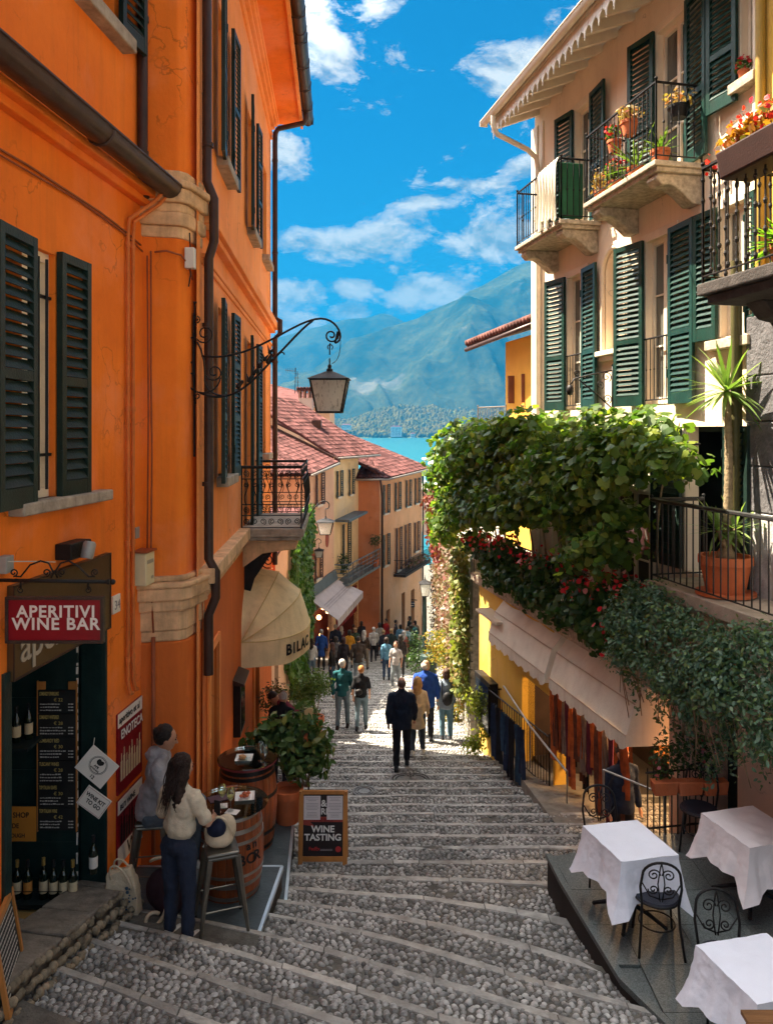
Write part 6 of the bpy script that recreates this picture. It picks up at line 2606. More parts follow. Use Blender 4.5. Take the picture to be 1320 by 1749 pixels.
p, nn = blob_points([(q[0], q[1], q[2] + .05, q[3], q[4], q[5]) for q in bl_] + [(*(RF @ Vector((7.7, 1.4, 2.6))), .15, .15, .12)], 140, 32, .1)
leaves('flowers', p, nn, .055, 'petal', M_redf, t_, 60, 1.0, seed=4, st='petal')
plantpot('feathery fern in an orange pot on the dark balcony floor', 7.2, 1.1, 1.45, .14, .24, 'spike', 12, n=120, hgt=.36, mt=leafmat('fern', [(.10, .22, .02), (.2, .32, .04), (.14, .26, .05)], .5))
plantpot('little red flower pot on the window sill at the right edge', 9.1, .07, 4.15, .07, .1, 'bush', 14, n=60, hgt=.14, petals=M_redf)
t_ = thing('wall_pipe', 'dark green drainpipe running down beside the dark stone wall', 'drainpipe', RF @ Vector((9.2, .1, 0)))
b = B(RF)
b.tube([(9.12, .17, 2.0), (9.12, .17, -1.9)], .05, 10)
b.build('pipe', M_oliv, t_, smooth=True, angle=40)

# yucca in a terracotta pot
c = RF @ Vector((8.95, .42, -1.9))
t_ = thing('yucca', 'tall yucca with a ringed trunk in a big terracotta pot on the upper terrace', 'potted tree', c)
pot(t_, c, .30, .46)
q = B()
q.lathe([(.27, 0), (.33, .015), (.33, .05), (.25, .05)], c, 24)
q.build('saucer', M_terra, t_, smooth=True, angle=40)
M_ybark = mat('yucca_bark', (.26, .19, .11), .95, .4, 14, .8, 40)
q = B()
ctop = P(1240, 668, 9.0)
pts, rs = [], []
base = c + UP * .4
for k in range(41):
    t = k / 40
    p = base.lerp(ctop, t) + Vector((.03 * math.sin(t * 3), 0, 0))
    pts.append(p)
    rs.append((.055 - .02 * t) * (1 + .16 * (k % 2)) * (1.8 if k < 3 else 1))
q.tube(pts, rs, 10)
q.build('trunk', M_ybark, t_, smooth=True)
M_yu = leafmat('yucca_leaves', [(.12, .20, .05), (.2, .30, .08), (.3, .36, .14), (.16, .24, .07)], .3)
spikes(t_, ctop, 60, .62, .05, M_yu, .35, 21, droop=.7)
c2 = base + Vector((-.02, -.03, .16))
spikes(t_, c2 + Vector((-.08, 0, .18)), 26, .42, .045, M_yu, .5, 22, droop=.6)
spikes(t_, c2 + Vector((.10, -.03, .2)), 26, .42, .045, M_yu, .5, 23, droop=.6)
q = B()
q.tube([c2, c2 + Vector((-.08, 0, .2))], .03, 8)
q.tube([c2, c2 + Vector((.10, -.03, .22))], .03, 8)
q.build('side_stem', M_ybark, t_, smooth=True)

# ------------------------------------------------------------ ochre house behind, stone retaining wall with ivy
oh = thing('ochre_house', 'ochre yellow house with brown eaves seen behind the cream house', 'building', (2.9, 22, -3))
A0, A1 = P(863, 735, 21.0), P(930, 735, 18.5)
b = B()
b.prism([(A0.x, A0.y, -6), (A1.x, A1.y, -6), (A1.x + 5, A1.y + 2, -6), (A0.x + 5, A0.y + 5, -6)], (0, 0, P(0, 585, 21).z + 6))
b.build('wall', mat('ochre_plaster', (.72, .36, .045), .85, .1, 1, .2, 16), oh)
for x in (874, 897):
    p = P(x, 0, 20.5 - (x - 874) * .03)
    b = B()
    b.box((p.x - .12, p.y - .12, P(0, 688, 20).z), (p.x + .12, p.y - .06, P(0, 640, 20).z))
    b.build('shutter', mat('brown_shutter', (.16, .05, .02), .6, .2), oh)
b = B()
e0, e1 = P(797, 596, 21.5), P(930, 545, 17.6)
n_ = Vector((1, .3, .32))
b.prism([e0, e1, e1 + n_ * 3.5, e0 + n_ * 3.5], (0, 0, .12))
b.build('roof', mat('brown_eave', (.07, .045, .035), .7, .3), oh)
dv = (e1 - e0)
for k in range(26):
    b = B()
    p = e0 + dv * (k + .5) / 26 + UP * .16
    b.tube([p - n_ * .06, p + n_ * 1.6], .085, 7)
    b.build('roof_tile', M_tile, oh, smooth=True)
b = B()
b.tube([e0 - UP * .02 - n_ * .02, e1 - UP * .02 - n_ * .02], .06, 8)
b.build('gutter', M_gut, oh, smooth=True)
t_ = thing('small_railing', 'small grey balcony railing beyond the top of the vine', 'railing', P(838, 720, 20))
railing(t_, tuple(P(816, 720, 20.5).xy), tuple(P(864, 720, 19.5).xy), P(0, 728, 20).z, .5, .09, .008, (), .016, MATS['pale_iron'])
rw = thing('retaining_wall', 'tall rough stone wall overgrown with autumn creeper beyond the yellow shop', 'wall', (2.1, 24, -9))
M_rub = MATS['rubble_wall']
W0, W1 = Vector((1.93, 17.2, 0)), Vector((2.95, 46, 0))
b = B()
b.add([(W0.x, W0.y, -16), (W1.x, W1.y, -16), (W1.x + 1.5, W1.y, -16), (W0.x + 3, W0.y, -16), (W0.x, W0.y, -2.9), (W1.x, W1.y, -4.4), (W1.x + 1.5, W1.y, -4.4), (W0.x + 3, W0.y, -2.9)],
      [(0, 1, 2, 3), (4, 5, 6, 7), (0, 1, 5, 4), (1, 2, 6, 5), (2, 3, 7, 6), (3, 0, 4, 7)])
b.build('core', M_rub, rw)
ns = 0
for i in range(60):
    for j in range(26):
        if ns >= 290:
            break
        t = (i + .5) / 60 * .2
        p = W0.lerp(W1, t)
        z = zprof(p.y) + .1 + j * .19
        if z > -4.3:
            break
        b = B()
        b.box((p.x - .04 - rnd.uniform(0, .03), p.y - .05 * rnd.uniform(.7, 1), z - .08), (p.x + .03, p.y + .05, z + .08))
        b.build('stone', M_rub, rw)
        ns += 1
# ------------------------------------------------------------ row of houses down the street on the left
M_pinkh = mat('pink_house_plaster', (.74, .44, .28), .85, .1, .7, .2, 12, streak=.18, dirt=(.4, .2, .12))
M_yelh = mat('pale_yellow_house_plaster', (.82, .58, .30), .85, .1, .7, .2, 12, streak=.18, dirt=(.42, .3, .14))
M_salh = mat('salmon_house_plaster', (.76, .40, .20), .85, .1, .7, .2, 12, streak=.18, dirt=(.4, .17, .08))
M_brsh = mat('brown_shutter_far', (.07, .03, .022), .6, .2)
M_rt = mat('rose_brown_roof_tile', (.085, .036, .034), .85, .3, 2, .3, 30, island=.55, spec=.05)


def frame2(p0, p1):
    """facade frame from two ground points; v points to the street"""
    p0, p1 = Vector((*p0, 0)), Vector((*p1, 0))
    u = (p1 - p0).normalized()
    n = Vector((u.y, -u.x, 0))
    return Matrix(((u.x, n.x, 0, p0.x), (u.y, n.y, 0, p0.y), (0, 0, 1, 0), (0, 0, 0, 1))), (p1 - p0).length


def roof_tiles(root, e0, e1, r1, r0, pu=.23, pv=.36, name='roof_tiles'):
    e0, e1, r1, r0 = map(Vector, (e0, e1, r1, r0))
    q = B()
    q.add([e0, e1, r1, r0], [(0, 1, 2, 3)])
    n = (e1 - e0).cross(r0 - e0).normalized()
    if n.z < 0:
        n = -n
    q = B()
    q.prism([e0, e1, r1, r0], -n * .1)
    q.build('roof_deck', M_rt, root)
    nu = max(1, int(max((e1 - e0).length, (r1 - r0).length) / pu))
    nv = max(1, int((r0 - e0).length / pv))
    tvv, K = [], 5
    for y, s_, zz in ((-.02, 1.0, .03), (1.02, .86, .0)):
        for k in range(K):
            a = math.pi * k / (K - 1)
            tvv.append((-math.cos(a) * .5 * s_, y, math.sin(a) * .30 * s_ + zz * 1.2))
    tff = [(k, k + 1, k + 1 + K, k + K) for k in range(K - 1)] + [tuple(range(K))]
    ms = []
    for i in range(nu):
        for j in range(nv):
            fu, fv = (i + .5) / nu, j / nv
            a = e0.lerp(e1, fu).lerp(r0.lerp(r1, fu), fv)
            c = e0.lerp(e1, fu).lerp(r0.lerp(r1, fu), (j + 1) / nv)
            w = (e0.lerp(r0, fv) - e1.lerp(r1, fv)).length / nu
            if w < .04:
                continue
            y = c - a
            x = (e1 - e0).normalized() * w
            jz = rnd.uniform(0, .02)
            nn = n * .2
            a = a + n * jz
            ms.append([[x.x, y.x, nn.x, a.x], [x.y, y.y, nn.y, a.y], [x.z, y.z, nn.z, a.z], [0, 0, 0, 1]])
    join_np(name, tvv, tff, ms, M_rt, root)


def fwin(M, root, u, z0, z1, w, shm, leafw=.42, frame=M_ctrim, sh=True):
    q = B(M)
    q.box((u - w / 2, -.2, z0), (u + w / 2, -.14, z1))
    o = q.build('window', M_glassd, root)
    q = B(M)
    q.box((u - .025, -.14, z0), (u + .025, -.1, z1))
    q.box((u - w / 2, -.14, z0), (u - w / 2 + .05, -.1, z1))
    q.box((u + w / 2 - .05, -.14, z0), (u + w / 2, -.1, z1))
    q.build('window_frame', frame, o)
    if sh:
        for sg in (-1, 1):
            shutter(M, root, u + sg * w / 2, sg, leafw, z0 - .03, z1 + .03, 6, shm, .03, slats=False, pitch=.11, th=.04)
    q = B(M)
    q.box((u - w / 2 - .1, -.1, z0 - .1), (u + w / 2 + .1, .1, z0))
    q.build('sill', M_ctrim, root)


# pink house
ph = thing('pink_house', 'pink house with brown shutters behind the scrolled balcony', 'building', (-3, 36, -11))
Mp, Lp = frame2((-3.44, 34), (-2.63, 38.5))
hp = [(1.3, 2.05, -3.45, -2.0), (1.1, 1.8, -6.85, -5.7), (.3, 4.2, -12, -8.3)]
sheet(Mp, 0, Lp, -12.5, -1.8, hp, .2).build('wall', M_pinkh, ph)
fwin(Mp, ph, 1.68, -3.45, -2.0, .75, M_brsh)
fwin(Mp, ph, 1.45, -6.85, -5.7, .7, M_brsh, .35)
b = B()
b.prism([(-3.44, 34, -12), (-12, 33.3, -12), (-12, 33.3, -1.85), (-3.44, 34, -1.85)], (0, .1, 0))
b.build('end_wall', M_pinkh, ph)
for u, z in ((.55, -5.75), (3.2, -5.2)):
    b = B(Mp)
    b.lathe([(.001, 0), (.3, .0), (.3, .03), (.001, .03)], (u, 0, z), 20, Vector((0, 1, 0)))
    b.m = None
    b.v = [(x, y, z + (zz - z) * 1.5) for x, y, zz in b.v]
    b.build('oval_plaque', mat('red_brown_oval', (.3, .07, .04), .7, .2), ph)
b = B()
b.box((-5.2, 33.9, -3.5), (-4.7, 33.95, -2.2))
b.build('shutter', M_brsh, ph)
b = B(Mp)
b.box((.3, -1.6, -12), (4.2, -1.5, -8.3))
b.box((.3, -1.5, -8.4), (4.2, -.2, -8.3))
b.build('shop_interior', M_dark, ph)
roof_tiles(ph, (-3.25, 33.3, -1.9), (-2.42, 38.6, -1.6), (-6.95, 39.1, .62), (-7.8, 37.9, .42))
roof_tiles(ph, (-12.3, 32.5, -1.95), (-3.25, 33.3, -1.9), (-7.8, 37.9, .42), (-8.2, 37.9, .42), name='roof_tiles')
b = B()
b.tube([(-3.2, 33.2, -1.95), (-2.36, 38.6, -1.66)], .06, 8)
b.build('gutter', mat('grey_gutter', (.28, .25, .22), .5, .2, metal=.3), ph, smooth=True)
b = B()
b.prism([(-2.42, 38.6, -1.72), (-6.95, 39.1, .5), (-6.95, 39.1, .75), (-2.42, 38.6, -1.42)], (.1, .1, 0))
b.build('verge_board', M_gut, ph)

# yellow house
yh = thing('pale_yellow_house', 'narrow pale yellow house with green shutters and a grey balcony', 'building', (-2, 41, -12))
My, Ly = frame2((-2.63, 38.52), (-1.6, 44))
hy = [(.65, 1.25, -3.4, -2.1), (3.3, 3.9, -3.5, -2.15), (1.9, 2.9, -7.3, -4.95), (.4, 5.3, -12.8, -8.6)]
sheet(My, 0, Ly, -13.5, -1.35, hy, .2).build('wall', M_yelh, yh)
fwin(My, yh, .95, -3.4, -2.1, .6, M_green, .36)
fwin(My, yh, 3.6, -3.5, -2.15, .6, M_green, .36)
fwin(My, yh, 2.4, -7.3, -4.95, .95, M_green, .5)
b = B(My)
b.box((.2, 0, -4.62), (4.6, .75, -4.5))
b.build('grey_canopy', mat('blue_grey_metal', (.10, .13, .15), .5, .2, metal=.3), yh)
b = B(My)
b.box((.4, -1.6, -12.8), (5.3, -1.5, -8.6))
b.box((.4, -1.5, -8.7), (5.3, -.2, -8.6))
b.build('shop_interior', mat('dark_red_shop', (.07, .012, .012), .7, .2), yh)
b = B(My)
b.box((5.3, -6, -14), (5.5, -.01, -8.6))
b.box((.4, -6, -8.7), (5.3, -1.6, -8.6))
b.build('shop_partition', MATS['dark_red_shop'], yh)
for k, (u, z) in enumerate(((.8, -9.6), (1.7, -9.3), (2.6, -9.7), (3.4, -9.4), (4.3, -9.8), (1.2, -10.6), (2.9, -10.7))):
    b = B(My)
    b.ball((u, -1.0, z), .13 if k < 5 else .09, 5)
    b.build('shop_light', mat('warm_shop_light', (1, .6, .3), .5, 0, 1, 0, emit=((1, .42, .14), 1.6)), yh)
for k in range(6):
    b = B(My)
    b.box((.5 + k * .8, -.05, -10.2), (1.1 + k * .8, .02, -8.75))
    b.build('red_drape', mat('red_cloth_far', (.22, .02, .02), .9, .3), yh)
roof_tiles(yh, (-2.48, 38.7, -1.36), (-.45, 44.3, -1.38), (-5.3, 45, 1.8), (-7.5, 39.2, 1.8))
b = B()
b.tube([(-2.4, 38.7, -1.42), (-.38, 44.3, -1.44)], .06, 8)
b.build('gutter', MATS['grey_gutter'], yh, smooth=True)
b = B()
b.box((-4.05, 41.7, -.3), (-3.55, 42.3, .55))
b.build('roof_box', M_gut, yh)
gb = thing('grey_balcony', 'long grey steel balcony across the pale yellow house', 'balcony', (-1.5, 41, -7.7))
M_gb = MATS['blue_grey_metal']
b = B()
b.prism([(-2.62, 38.6, -7.82), (-1.9, 38.6, -7.82), (-.35, 43.95, -7.82), (-1.6, 43.95, -7.82)], (0, 0, .14))
b.build('slab', M_gb, gb)
for h in (.3, .5, .7, .95):
    b = B()
    b.tube([(-2.6, 38.62, -7.7 + h), (-1.9, 38.62, -7.7 + h), (-.37, 43.9, -7.7 + h)], .022 if h < .9 else .035, 5)
    b.build('rail', M_gb, gb)
for k in range(9):
    b = B()
    t = k / 8
    b.tube([(-1.9 + 1.53 * t, 38.62 + 5.28 * t, -7.7), (-1.9 + 1.53 * t, 38.62 + 5.28 * t, -6.75)], .022, 5)
    b.build('post', M_gb, gb)
M_dkl = leafmat('dark_green_leaves', [(.03, .06, .02), (.05, .09, .03), (.04, .07, .03)])


def shrub(name, lab, blobs, n, size, mt, kind='oval', pot_=None, seed=1, cat='shrub', group=None, singles=0, skin=.35, stems=True):
    cx, cy, cz = blobs[0][:3]
    t_ = thing(name, lab, cat, (cx, cy, cz), group)
    if pot_:
        pot(t_, Vector(pot_[:3]), pot_[3], pot_[4])
    p, nn = blob_points(blobs, n, seed, skin)
    leaves('foliage', p, nn, size, kind, mt, t_, singles, .7, seed=seed)
    if stems:
        q = B()
        for k in range(6):
            bb = blobs[k % len(blobs)]
            base = Vector((cx + rnd.uniform(-.05, .05), cy, (pot_[2] + pot_[4] * .8) if pot_ else min(b_[2] - b_[5] for b_ in blobs)))
            tip = Vector(bb[:3]) + Vector((rnd.uniform(-.5, .5) * bb[3], rnd.uniform(-.5, .5) * bb[4], bb[5] * .6))
            q.tube([base, base.lerp(tip, .5) + Vector((rnd.uniform(-.03, .03), 0, .05)), tip], [.014, .01, .004], 5)
        q.build('stem', M_ybark, t_, smooth=True)
    return t_


shrub('balcony_plant', 'leafy plant in the near corner of the grey balcony', [(-2.2, 39.2, -6.8, .35, .4, .6)], 300, .12, M_dkl, seed=61, cat='plant')
shrub('ball_tree', 'small round clipped tree at the far end of the grey balcony', [(-.62, 43.4, -6.2, .35, .35, .35)], 260, .1, M_dkl, seed=62, cat='plant', pot_=(-.62, 43.4, -7.68, .2, .4))

# salmon house with the corner
sh = thing('salmon_house', 'salmon house with four green upper shutters, farthest of the row by the lake', 'building', (1, 48, -13))
Ms, Ls = frame2((-.4, 44), (2.4, 52.3))
ks = Ls / 8.3
hs = [(a * ks - .3, a * ks + .3, z0, z1) for a, z0, z1 in ((1.0, -4.85, -3.2), (3.1, -4.85, -3.2), (5.2, -4.85, -3.2), (7.1, -4.85, -3.2), (1.0, -7.9, -6.1), (3.3, -8.6, -6.0), (5.0, -8.5, -6.0), (7.0, -8.0, -6.1))]
hs += [(1.2, 1.9, -14, -10.6), (4.2, 4.9, -14, -10.2), (6.2, 7.0, -14.5, -10.4)]
sheet(Ms, 0, Ls, -15.5, -2.65, hs, .2).build('wall', M_salh, sh)
for k, (a, c, z0, z1) in enumerate(hs[:8]):
    fwin(Ms, sh, (a + c) / 2, z0, z1, .6, M_green if k < 5 else M_brsh, .34)
for (a, c, z0, z1) in hs[8:]:
    b = B(Ms)
    b.box((a, -.3, z0), (c, -.2, z1))
    b.build('door', M_dark, sh)
b = B()
b.prism([(-1.65, 43.97, -14.5), (-.4, 43.97, -14.5), (-.4, 43.97, -2.65), (-1.65, 43.97, -2.65)], (0, .05, 0))
b.build('side_wall', mat('deep_salmon_plaster', (.50, .19, .08), .85, .12, .8, .2, 12, streak=.2), sh)
roof_tiles(sh, (.12, 43.6, -2.68), (3.0, 52.6, -2.56), (-4.5, 53.6, .5), (-6.5, 45, .5))
roof_tiles(sh, (-1.9, 43.3, -2.7), (.12, 43.5, -2.7), (-.9, 46.0, -1.5), (-1.1, 46.0, -1.5))
b = B()
b.tube([(.2, 43.55, -2.76), (3.08, 52.6, -2.63)], .06, 8)
b.tube([(-1.9, 43.2, -2.78), (.2, 43.4, -2.78)], .06, 8)
b.build('gutter', MATS['grey_gutter'], sh, smooth=True)
b = B(Ms)
b.tube([(-.7, .3, -2.8), (-.5, .3, -3.4), (.15, .12, -3.9), (.15, .1, -14)], .065, 8)
b.build('downpipe', M_gut, sh, smooth=True)
b = B(Ms)
b.tube([(Ls - .1, .1, -2.9), (Ls - .1, .1, -15)], .06, 8)
b.build('downpipe', M_gut, sh, smooth=True)
fb = thing('small_flower_balcony', 'small dark balcony with flowers on the salmon house', 'balcony', Ms @ Vector((5, .4, -8.7)))
b = B(Ms)
b.box((2.6, 0, -8.85), (8.3, .75, -8.7))
b.build('slab', M_dst, fb)
for h in (.1, .85):
    b = B(Ms)
    b.tube([(2.6, .02, -8.7 + h), (2.6, .73, -8.7 + h), (8.3, .73, -8.7 + h), (8.3, 0, -8.7 + h)], .018, 5)
    b.build('rail', M_iron, fb)
b = B(Ms)
for k in range(44):
    b.tube([(2.6 + 5.7 * k / 43, .73, -8.7), (2.6 + 5.7 * k / 43, .73, -7.85)], .01, 4)
b.build('bars', M_iron, fb, kind='stuff')
p, nn = blob_points([(*(Ms @ Vector((u, .75, -8.2))), .4, .25, .2) for u in (3.4, 4.4, 5.6, 6.8)], 500, 71)
leaves('flowers', p, nn, .09, 'petal', leafmat('mixed_flowers', [(.06, .10, .03), (.3, .03, .04), (.08, .12, .03), (.45, .2, .25), (.05, .08, .03)]), fb, 0, seed=3)
t_ = thing('street_sign', 'small dark blue sign hanging at the end of the salmon house', 'sign', P(698, 1030, 50))
b = B()
b.box((P(689, 0, 50).x, 49.95, P(0, 1037, 50).z), (P(708, 0, 50).x, 50.0, P(0, 1027, 50).z))
pn = b.build('panel', mat('dark_blue_sign', (.02, .04, .07), .5, .1), t_)
b = B()
for zz in (1030, 1034):
    x = 690.5
    while x < 706:
        l_ = rnd.uniform(1, 2.4)
        b.box((P(x, 0, 50).x, 49.93, P(0, zz + .7, 50).z), (P(x + l_, 0, 50).x, 49.95, P(0, zz - .7, 50).z))
        x += l_ + .6
b.build('sign_print', M_white, pn, kind='stuff')
b = B()
b.tube([P(684, 1023, 50), P(712, 1025, 50)], .03, 5)
b.build('bracket', M_iron, t_)

# grey awning of the shop in the pink house
ga = thing('grey_awning', 'lilac grey flat awning sloping over the shop of the pink house', 'awning', P(577, 1040, 36))
a0, a1, a2, a3 = P(529, 1024, 34.05), P(574, 990, 38.4), P(620, 1011, 40.0), P(577, 1060, 34.4)
m = mat('lilac_grey_canvas', (.42, .38, .40), .85, .1, 2, .2, 20, streak=.2, dirt=(.28, .25, .27))
b = B()
b.prism([a0, a1, a2, a3], (0, 0, .03))
b.build('canopy', m, ga)
b = B()
for k in range(10):
    b.prism([a3.lerp(a2, k / 10), a3.lerp(a2, (k + .92) / 10), a3.lerp(a2, (k + .92) / 10) - UP * .3, a3.lerp(a2, k / 10) - UP * .3], (.01, -.01, 0))
b.build('valance', m, ga, kind='stuff')
b = B()
for k in (.42, .5, .58):
    b.tube([a0.lerp(a3, k) + UP * .035 + (a1 - a0) * .1, a1.lerp(a2, k) + UP * .035 - (a1 - a0) * .1], .012, 4)
b.build('fold_lines', mat('dark_fold', (.2, .18, .2), .9), ga, kind='stuff')
b = B()
b.prism([a0 + UP * .03, a1 + UP * .03, a1 + UP * .5 + Vector((-.1, 0, 0)), a0 + UP * .5 + Vector((-.1, 0, 0))], (.1, 0, 0))
b.build('cassette', M_gb, ga)

# house higher up behind, chimney, aerial
uh = thing('upper_house', 'upper pink house showing only its eaves above the nearer roofs', 'building', (-7, 60, 0))
b = B()
b.prism([(-11, 60, -8), (-4.45, 60, -8), (-4.45, 66, -8), (-11, 66, -8)], (0, 0, 9.85))
b.build('wall', M_pinkh, uh)
b = B()
b.box((-7.6, 59.95, .55), (-6.9, 60.02, 1.7))
b.build('window', M_glassd, uh)
roof_tiles(uh, (-11.5, 59.4, 1.95), (-4.1, 59.4, 1.9), (-4.4, 63, 2.5), (-11.5, 66, 4.3))
b = B()
b.tube([(-11.5, 59.3, 1.85), (-4.1, 59.3, 1.8)], .08, 6)
b.tube([(-9.0, 59.6, 1.8), (-9.0, 59.7, .2)], .06, 6)
b.build('gutter', MATS['grey_gutter'], uh, smooth=True)
ch = thing('chimney_stack', 'pink chimney with a tiled cap rising above the roofs left of the big lantern', 'chimney', (-5.2, 50, 0))
b = B()
b.box((-5.65, 49.6, -.6), (-4.78, 50.5, 2.1))
b.build('stack', mat('pale_pink_plaster', (.6, .42, .34), .85, .1, 1, .2, streak=.15), ch)
b = B()
for x in (-5.6, -5.3, -5.0):
    b.box((x - .06, 49.55, 2.1), (x + .06, 50.5, 2.55))
b.box((-4.84, 49.55, 2.1), (-4.74, 50.5, 2.55))
b.build('cap_piers', mat('pink_brick', (.4, .2, .14), .9, .2), ch, kind='stuff')
b = B()
b.box((-5.78, 49.45, 2.55), (-4.65, 50.6, 2.65))
b.build('cap_slab', M_rt, ch)
for k in range(6):
    b = B()
    b.tube([(-5.7 + k * .2, 49.4, 2.72), (-5.7 + k * .2, 50.6, 2.72)], .09, 6)
    b.build('cap_tile', M_rt, ch, smooth=True)
ae = thing('tv_aerial', 'thin television aerial on the roof left of the chimney', 'aerial', P(505, 668, 58))
b = B()
b.tube([P(504, 672, 58), P(505, 628, 58)], .03, 5)
b.tube([P(509, 672, 58), P(508, 634, 58)], .025, 5)
b.tube([P(487, 632, 58), P(505, 634, 58)], .018, 4)
for k in range(6):
    b.tube([P(489 + k * 3, 629, 58), P(489 + k * 3, 636, 58)], .012, 4)
for y in (638, 645, 652):
    b.tube([P(502, y, 58), P(512, y + 1, 58)], .014, 4)
b.build('mast', M_iron, ae)

# ivy clad low house between the orange one and the pink one
iv = thing('ivy_house', 'low house front clad in dark green ivy beyond the beige hood awning', 'building', (-3, 25, -9))
Mi, Li = frame2((-2.82, 18.7), (-3.4, 33.2))
sheet(Mi, 0, Li, -12.5, -3.35, [(1.0, 2.0, -10.5, -5.2), (11, 13.5, -12.3, -8.6)], .2).build('wall', M_pinkh, iv)
for a, c, z0, z1 in ((1.0, 2.0, -10.5, -5.2), (11, 13.5, -12.3, -8.6)):
    b = B(Mi)
    b.box((a, -.3, z0), (c, -.2, z1))
    b.build('door', M_dark, iv)
b = B()
b.prism([(-2.85, 18.75, -3.4), (-3.4, 33.2, -3.4), (-12, 33.2, -3.4), (-12, 18.75, -3.4)], (0, 0, .1))
b.build('flat_roof', M_rt, iv)
M_ivy = leafmat('ivy_leaves', [(.05, .12, .03), (.09, .19, .04), (.13, .24, .06), (.05, .10, .03)], .3, .4)
r = np.random.default_rng(5)
N = 9000
u = 3.2 + 11.2 * r.random(N) ** .9
z = -9.4 + 6.3 * r.random(N)
edge = 1.0 - .8 * np.clip((z + 9.4) / 2.5, 0, 1)
keep = (z > -9.3 + 1.1 * np.sin(u * 1.7) + .12 * (u - 3) * -4 * 0 + edge) & (u > 4.0 + 1.0 * np.sin(z * 1.3))
u, z = u[keep], z[keep]
v = .05 + .22 * r.random(len(u)) + .1 * np.sin(u * 2.2) * np.sin(z * 1.9)
pts = np.array([list(Mi @ Vector((a, c, e))) for a, c, e in zip(u, v, z)])
leaves('ivy', pts, np.tile(np.array(Mi.to_3x3() @ Vector((0, 1, .3))), (len(pts), 1)), .17, 'vine', M_ivy, iv, 0, .5, seed=8)
# vertical red letter sign
t_ = thing('vertical_sign', 'tall narrow red vertical sign with white letters past the orange house', 'sign', (-2.6, 18.9, -4))
b = B()
b.box((P(451, 0, 18.75).x, 18.72, P(0, 1010, 18.75).z), (P(470, 0, 18.75).x, 18.8, P(0, 928, 18.75).z))
pn = b.build('panel', mat('brick_red_sign', (.42, .10, .05), .6, .1), t_)
for ch_, y in (('S', 946), ('I', 962), ('T', 981), ('O', 1001)):
    text(ch_, .24, (P(461, 0, 18.7).x, 18.71, P(0, y, 18.75).z), XD, UP, M_white, pn, .002, .004, 'CENTER')

# two farther lanterns
for (x, yb_, yt, w_px, d, xw, lab) in ((556, 913, 884, 27, 19.6, 520, 'brightly lit frosted street lantern hanging below the scrolled balcony corner'), (545, 952, 936, 15, 35.0, 528, 'small dark street lantern on the pink house, below the larger one')):
    t_ = thing('street_lantern', lab, 'lantern', P(x, yb_, d))
    w_ = w_px / F * d
    p = P(x, yb_, d)
    lantern_set(t_, p.x, d, p.z, P(0, yt - (yb_ - yt) * .25, d).z, w_, w_ * .62)
    b = B()
    yy = yt - 28 * w_px / 27
    b.tube(bez(P(xw, (yt + yb_) / 2 - 8 * w_px / 27, d), P(xw + 18 * w_px / 27, yy + 12, d), P(x - 12 * w_px / 27, yy - 2, d), P(x, yy, d)) + bez(P(x, yy, d), P(x + 9 * w_px / 27, yy + 2, d), P(x + 8 * w_px / 27, yy + 14 * w_px / 27, d), P(x, yy + 13 * w_px / 27, d))[1:], .014, 5)
    b.tube([P(xw, yb_ - 10, d), P(xw + 14 * w_px / 27, yt - 14 * w_px / 27, d), P(x - 10 * w_px / 27, yy + 2, d)], .011, 5)
    b.tube([P(x, yy + 12 * w_px / 27, d), P(x, yt - 2, d)], .010, 5)
    b.build('arm', M_iron, t_, smooth=True)

# white lakeside pavilion
wp = thing('lakeside_terrace', 'white railed lakeside terrace building beyond the street end', 'building', (6.5, 90, -7))
M_wh = mat('white_painted_wall', (.72, .72, .7), .7, .05, 1, .05)
b = B()
b.box((4.2, 88, -12), (14, 98, -7.0))
b.build('base', mat('beige_wall', (.5, .38, .3), .8, .1), wp)
b = B()
b.box((3.9, 87.6, -7.0), (14, 98, -6.75))
b.build('deck', M_wh, wp)
b = B()
b.box((7.0, 90, -6.75), (12, 96, -4.0))
b.box((6.6, 89.5, -4.0), (12.4, 96.5, -3.8))
b.build('pavilion', M_wh, wp)
b = B()
b.box((7.5, 89.95, -6.5), (9, 89.99, -4.6))
b.build('window', M_glassd, wp)
b = B()
for k in range(34):
    b.tube([(3.95 + k * .3, 87.7, -6.75), (3.95 + k * .3, 87.7, -5.8)], .03, 4)
b.tube([(3.95, 87.7, -5.8), (14, 87.7, -5.8)], .04, 4)
b.build('railing', M_wh, wp, kind='stuff')
b = B()
for x in (4.4, 5.4, 6.4):
    b.tube([(x, 89, -6.75), (x, 89, -3.4)], .05, 5)
b.prism([(4.2, 88.6, -3.4), (6.7, 88.6, -3.0), (6.7, 92, -3.0), (4.2, 92, -3.4)], (0, 0, .08))
b.build('canopy', M_wh, wp)
